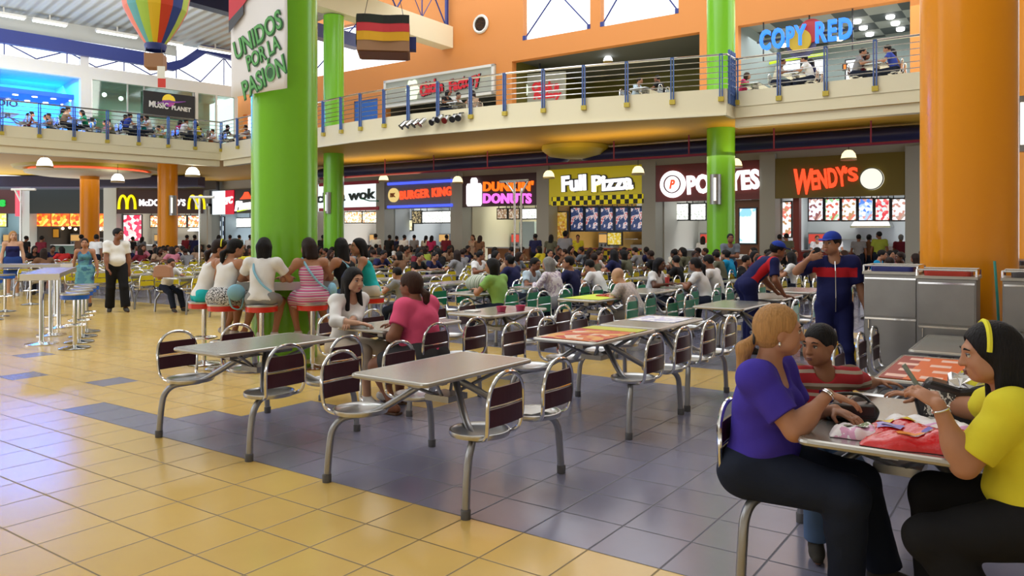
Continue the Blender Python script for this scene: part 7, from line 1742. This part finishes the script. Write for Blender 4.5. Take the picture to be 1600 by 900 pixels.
UP += [(u, v, k, 'tan', 'black', c) for u, v, k, c in ((42, 176, 'man', 'maroon'), (62, 180, 'woman', 'blue'), (75, 184, 'man', 'white'), (98, 180, 'man', 'tan'), (134, 183, 'woman', 'pink'), (160, 186, 'man', 'olive'), (197, 186, 'woman', 'white'), (222, 188, 'man', 'grey'), (262, 196, 'man', 'lime'), (302, 194, 'woman', 'yellow'), (318, 198, 'man', 'sky'), (345, 204, 'woman', 'rust'))]
UPL = ['in green below the blue studio', 'in green with dark hair between two posts', 'in slate between the two green tops', 'in cream, small, right of the second green top', 'in navy left of the royal blue shirt', 'in royal blue before the green glass', 'in teal left of the black music sign', 'in violet at the far left', 'in red left of the mint shirt', 'in a mint shirt below the black sign', 'in magenta below the black sign', 'in white below the right end of the black sign', 'in white by the railing corner', 'in black by the railing corner', 'in violet, a child right of the railing corner', 'in grey beside the big column',
       'in magenta right of the green column', 'in cream below the blue lettering', 'in white facing the cream shirt', 'in navy right of the white shirt', 'in maroon facing right', 'in grey beside the maroon top', 'in royal blue at the right', 'in brown by the orange column', 'in pale blue before the dark opening', 'in black left of the green column', 'in black beside the blue panel', 'in white below the chicken shop sign', 'in tan below the red brushed letters'] + [f'in {c} near the left railing {p}' for c, p in (('maroon', 'before the blue studio'), ('bright blue', 'before the blue studio'), ('white', 'left of the green tops'), ('tan', 'beside the green top'), ('pink', 'before the cream pier'), ('olive', 'before the green glass'), ('white', 'before the green glass'), ('grey', 'left of the black sign'), ('lime', 'below the black sign'), ('yellow', 'right of the black sign'), ('pale blue', 'right of the black sign'), ('rust', 'by the railing corner'))]
for (u, v, k, sk, hr, top), lab in zip(UP, UPL):
    s = take(u, v, 'x', True); x, y, z = s['p']; crowd(k, x, y, *s['h'], z, sk, hr, tc(top), jeans, ('person on the gallery ' + lab))
# standing and queueing: (u, Y, heading, prototype, skin, hair, top, bottom, label, size)
STAND = [
    (1140, 19.2, (-.1, -1), 'sfold', 'brown', 'black', 'slate', 'navy', 'security guard in a grey-blue shirt with folded arms left of the green column', 1.0),
    (1228, 26.6, (.6, .8), 'sturn', 'brown', 'black', 'olive', 'black', 'man in an olive jacket standing left of the menu screens', 1.02),
    (1217, 27.2, (.5, .8), 'sman', 'brown', 'black', 'black', 'black', 'man in black just left of the olive jacket', 1.0),
    (1341, 27.0, (.5, .8), 'sman', 'brown', 'black', 'grey', 'jeans', 'man in grey queueing under the menu screens', 1.0),
    (1357, 27.0, (.5, .8), 'sbun', 'brown', 'black', 'brown', 'jeans', 'woman in brown queueing between the grey and lime shirts', 1.0),
    (1374, 26.6, (.5, .8), 'sturn', 'brown', 'black', 'lime', 'jeans', 'man in a lime shirt queueing under the menu screens', 1.06),
    (1408, 26.8, (.3, .9), 'sbun', 'brown', 'grey', 'maroon', 'jeans', 'grey-haired person in maroon by the right pier', 1.0),
    (1276, 30.3, (-.2, -1), 'spony', 'tan', 'brown', 'white', 'black', 'clerk in white behind the red counter, left', .98),
    (1306, 30.3, (-.2, -1), 'sman', 'tan', 'black', 'white', 'black', 'clerk in white behind the red counter, right', 1.0),
    (903, 32.9, (-.1, -1), 'sman', 'tan', 'black', 'yellow', 'black', 'clerk in a bright yellow shirt behind the chequered counter', 1.0),
    (882, 27.0, (.3, .9), 'sbun', 'brown', 'black', 'grey', 'grey', 'broad person in a grey-brown dress seen from behind by the pizza counter', 1.08),
    (860, 28.5, (.3, .9), 'swoman', 'brown', 'black', 'olive', 'jeans', 'woman in olive with big dark hair left of the pizza counter', 1.0),
    (836, 30.0, (.3, .9), 'sturn', 'dark', 'black', 'navy', 'black', 'man in dark navy before the door of the cup shop', 1.02),
    (741, 32.5, (-.5, -.8), 'spony', 'tan', 'brown', 'tan', 'tan', 'woman in tan leaning before the cup shop', 1.0),
    (748, 31.0, (.5, .8), 'swoman', 'tan', 'dkbrown', 'brown', 'jeans', 'woman in brown beside the tan one before the cup shop', .98),
    (607, 36.0, (.3, .9), 'sman', 'dark', 'black', 'black', 'black', 'man in black queueing at the burger counter, leftmost', 1.0),
    (618, 36.5, (.4, .9), 'sman', 'brown', 'black', 'navy', 'jeans', 'man in navy queueing second at the burger counter', .97),
    (630, 35.5, (.4, .9), 'sman', 'brown', 'black', 'white', 'jeans', 'man in white queueing third at the burger counter', 1.0),
    (646, 36.3, (.4, .9), 'sturn', 'tan', 'black', 'grey', 'jeans', 'man in grey queueing fourth at the burger counter', 1.0),
    (664, 36.3, (.4, .9), 'spony', 'tan', 'black', 'cream', 'jeans', 'woman in cream queueing fifth at the burger counter', .98),
    (673, 35.6, (.4, .9), 'swoman', 'tan', 'black', 'magenta', 'jeans', 'woman in magenta queueing at the burger counter', .98),
    (696, 34.6, (.4, .9), 'sman', 'brown', 'black', 'maroon', 'jeans', 'man in maroon at the right end of the burger counter', 1.0),
    (586, 34.0, (.2, .9), 'sturn', 'brown', 'black', 'white', 'jeans', 'man in white with a dark backpack right of the second green column', 1.03),
    (1098, 27.5, (.3, .9), 'swoman', 'tan', 'dkbrown', 'white', 'jeans', 'woman in white behind the security guard', .96),
    (148, 26.0, (.2, .9), 'sturn', 'brown', 'black', 'white', 'jeans', 'man in white standing behind the man in the white polo', 1.0),
    (124, 30.0, (.2, .9), 'sman', 'brown', 'black', 'brown', 'jeans', 'man in brown standing before the orange menu strip', 1.0),
    (205, 36.0, (.2, .9), 'sman', 'brown', 'black', 'black', 'jeans', 'person in black standing before the pink price panel', .95),
    (220, 37.0, (.2, .9), 'swoman', 'brown', 'black', 'slate', 'jeans', 'woman in slate standing right of the pink price panel', .95),
    (290, 37.0, (.2, .9), 'sman', 'brown', 'black', 'maroon', 'jeans', 'man in maroon right of the orange column under the left gallery', 1.0),
    (302, 36.0, (.2, .9), 'sman', 'dark', 'black', 'navy', 'jeans', 'man in navy right of the orange column under the left gallery', 1.0),
    (340, 38.0, (.2, .9), 'swoman', 'brown', 'black', 'black', 'jeans', 'woman in black before the blue and white light panel', 1.0),
    (358, 37.0, (.2, .9), 'sturn', 'brown', 'black', 'slate', 'jeans', 'man in slate before the white menu board left of the big column', 1.0),
    (372, 39.0, (.2, .9), 'sman', 'tan', 'black', 'grey', 'jeans', 'man in grey queueing left of the big green column', 1.0),
    (389, 36.5, (.2, .9), 'sman', 'brown', 'black', 'white', 'jeans', 'man in white queueing beside the big green column', 1.0),
    (503, 36.0, (.2, .9), 'sman', 'dark', 'black', 'black', 'jeans', 'man in black between the two green columns', 1.0),
    (38, 33.0, (.2, .9), 'sman', 'brown', 'black', 'black', 'jeans', 'man in black before the left pier', .97),
    (62, 30.0, (.2, .9), 'sman', 'brown', 'black', 'maroon', 'jeans', 'man in maroon before the dark shop', .97),
]
for (u, Y, h, k, sk, hr, top, bot, lab, s) in STAND:
    x = (u - 800) / F * Y; crowd(k, x, Y, *h, 0, sk, hr, tc(top), jeans if bot == 'jeans' else tc(bot), lab, s)
# things the crowd has on its tables
def seat_of(lab):
    o = next(q for q in bpy.data.objects if q.get('label') == lab); return np.array(o.location), np.array([-math.sin(o.rotation_euler[2]), math.cos(o.rotation_euler[2])])
def before(lab, f, side=0.0):
    p, h = seat_of(lab); n = np.array([h[1], -h[0]]); q = p[:2] + h * f + n * side; return (float(q[0]), float(q[1]), TZ)
def tray(lab, m, label, f=.42, side=0):
    t = thing('tray', label, 'tray', before(lab, f, side), -GA)
    MB().prism(round_rect(.30, .40, .03), 0, .008).build('base', m, t, smooth=False); MB().tube([(px_, py_, .012) for px_, py_ in round_rect(.30, .40, .03)], .007, 6, closed=True).build('rim', m, t)
tray('bald man in a pale plaid shirt leaning over his tray', mat('tray_red', (.60, .04, .02), .4), 'red food tray before the bald man')
tray('man with a moustache in a white shirt eating opposite the bald man', mat('tray_red', (.60, .04, .02), .4), 'red food tray before the man with the moustache', .38)
for (lab, mm, l2, s_) in (('man in a white polo shirt facing right with papers before him', M['paper'], 'white papers on the table of the man in the white polo', .0), ('woman in a white tee with a long black ponytail', M['paper'], 'white wrapper before the woman with the long ponytail', .05)):
    o = MB().prism(round_rect(.22, .30, .01), 0, .012).build('papers', mm, smooth=False); p = before(lab, .40, s_); place(o, p, .3); tag(o, l2, 'papers')
for (lab, mm, l2) in (('dark-skinned woman in a white tee with long black hair', mat('cup_red', (.6, .05, .05), .4), 'red paper cup before the dark-skinned woman'), ('man in maroon far back by the twin steel pole', mat('cup_red', (.6, .05, .05), .4), 'red paper cup on the table by the twin steel pole'), ('brown-haired man in a cream shirt behind the white tees', mat('cup_orange', (.75, .2, .03), .4), 'orange paper cup before the brown-haired man')):
    o = MB().lathe([(.03, 0), (.042, .15), (.038, .15), (.028, .01)], 16).build('paper_cup', mm); o.location = before(lab, .34, .1); tag(o, l2, 'cup')
p = before('boy in a white tee reading at a table with yellow chairs', .36, .30)
t = thing('handbag', 'brown leather handbag on the table of the boy in the white tee', 'handbag', p, -GA + .6)
MB().prismy([(-.20, 0), (.20, 0), (.17, .22), (.08, .26), (-.08, .26), (-.17, .22)], -.07, .07).build('body', mat('tan_leather', (.38, .19, .12), .5), t, smooth=False, bevel=.02)
MB().tube(smooth_path([(-.08, 0, .25), (-.06, 0, .36), (.06, 0, .36), (.08, 0, .25)]), .010, 6).build('strap', M['brown'], t)
t = thing('backpack', 'green and white striped cloth bag on a table behind the pink-shirted woman', 'bag', (*W(-7.3, 9.55), TZ), -GA)
b = MB().ell((0, 0, .12), (.24, .16, .14), n=22, k=12); V = b.v[0]; V[:, 2] = np.maximum(V[:, 2], 0); b.build('body', pattern('sage_stripe', 'stripe', [(.55, .58, .50), (.25, .32, .22), (.62, .64, .58), (.40, .45, .36)], 4, 0, .8, 'X'), t)
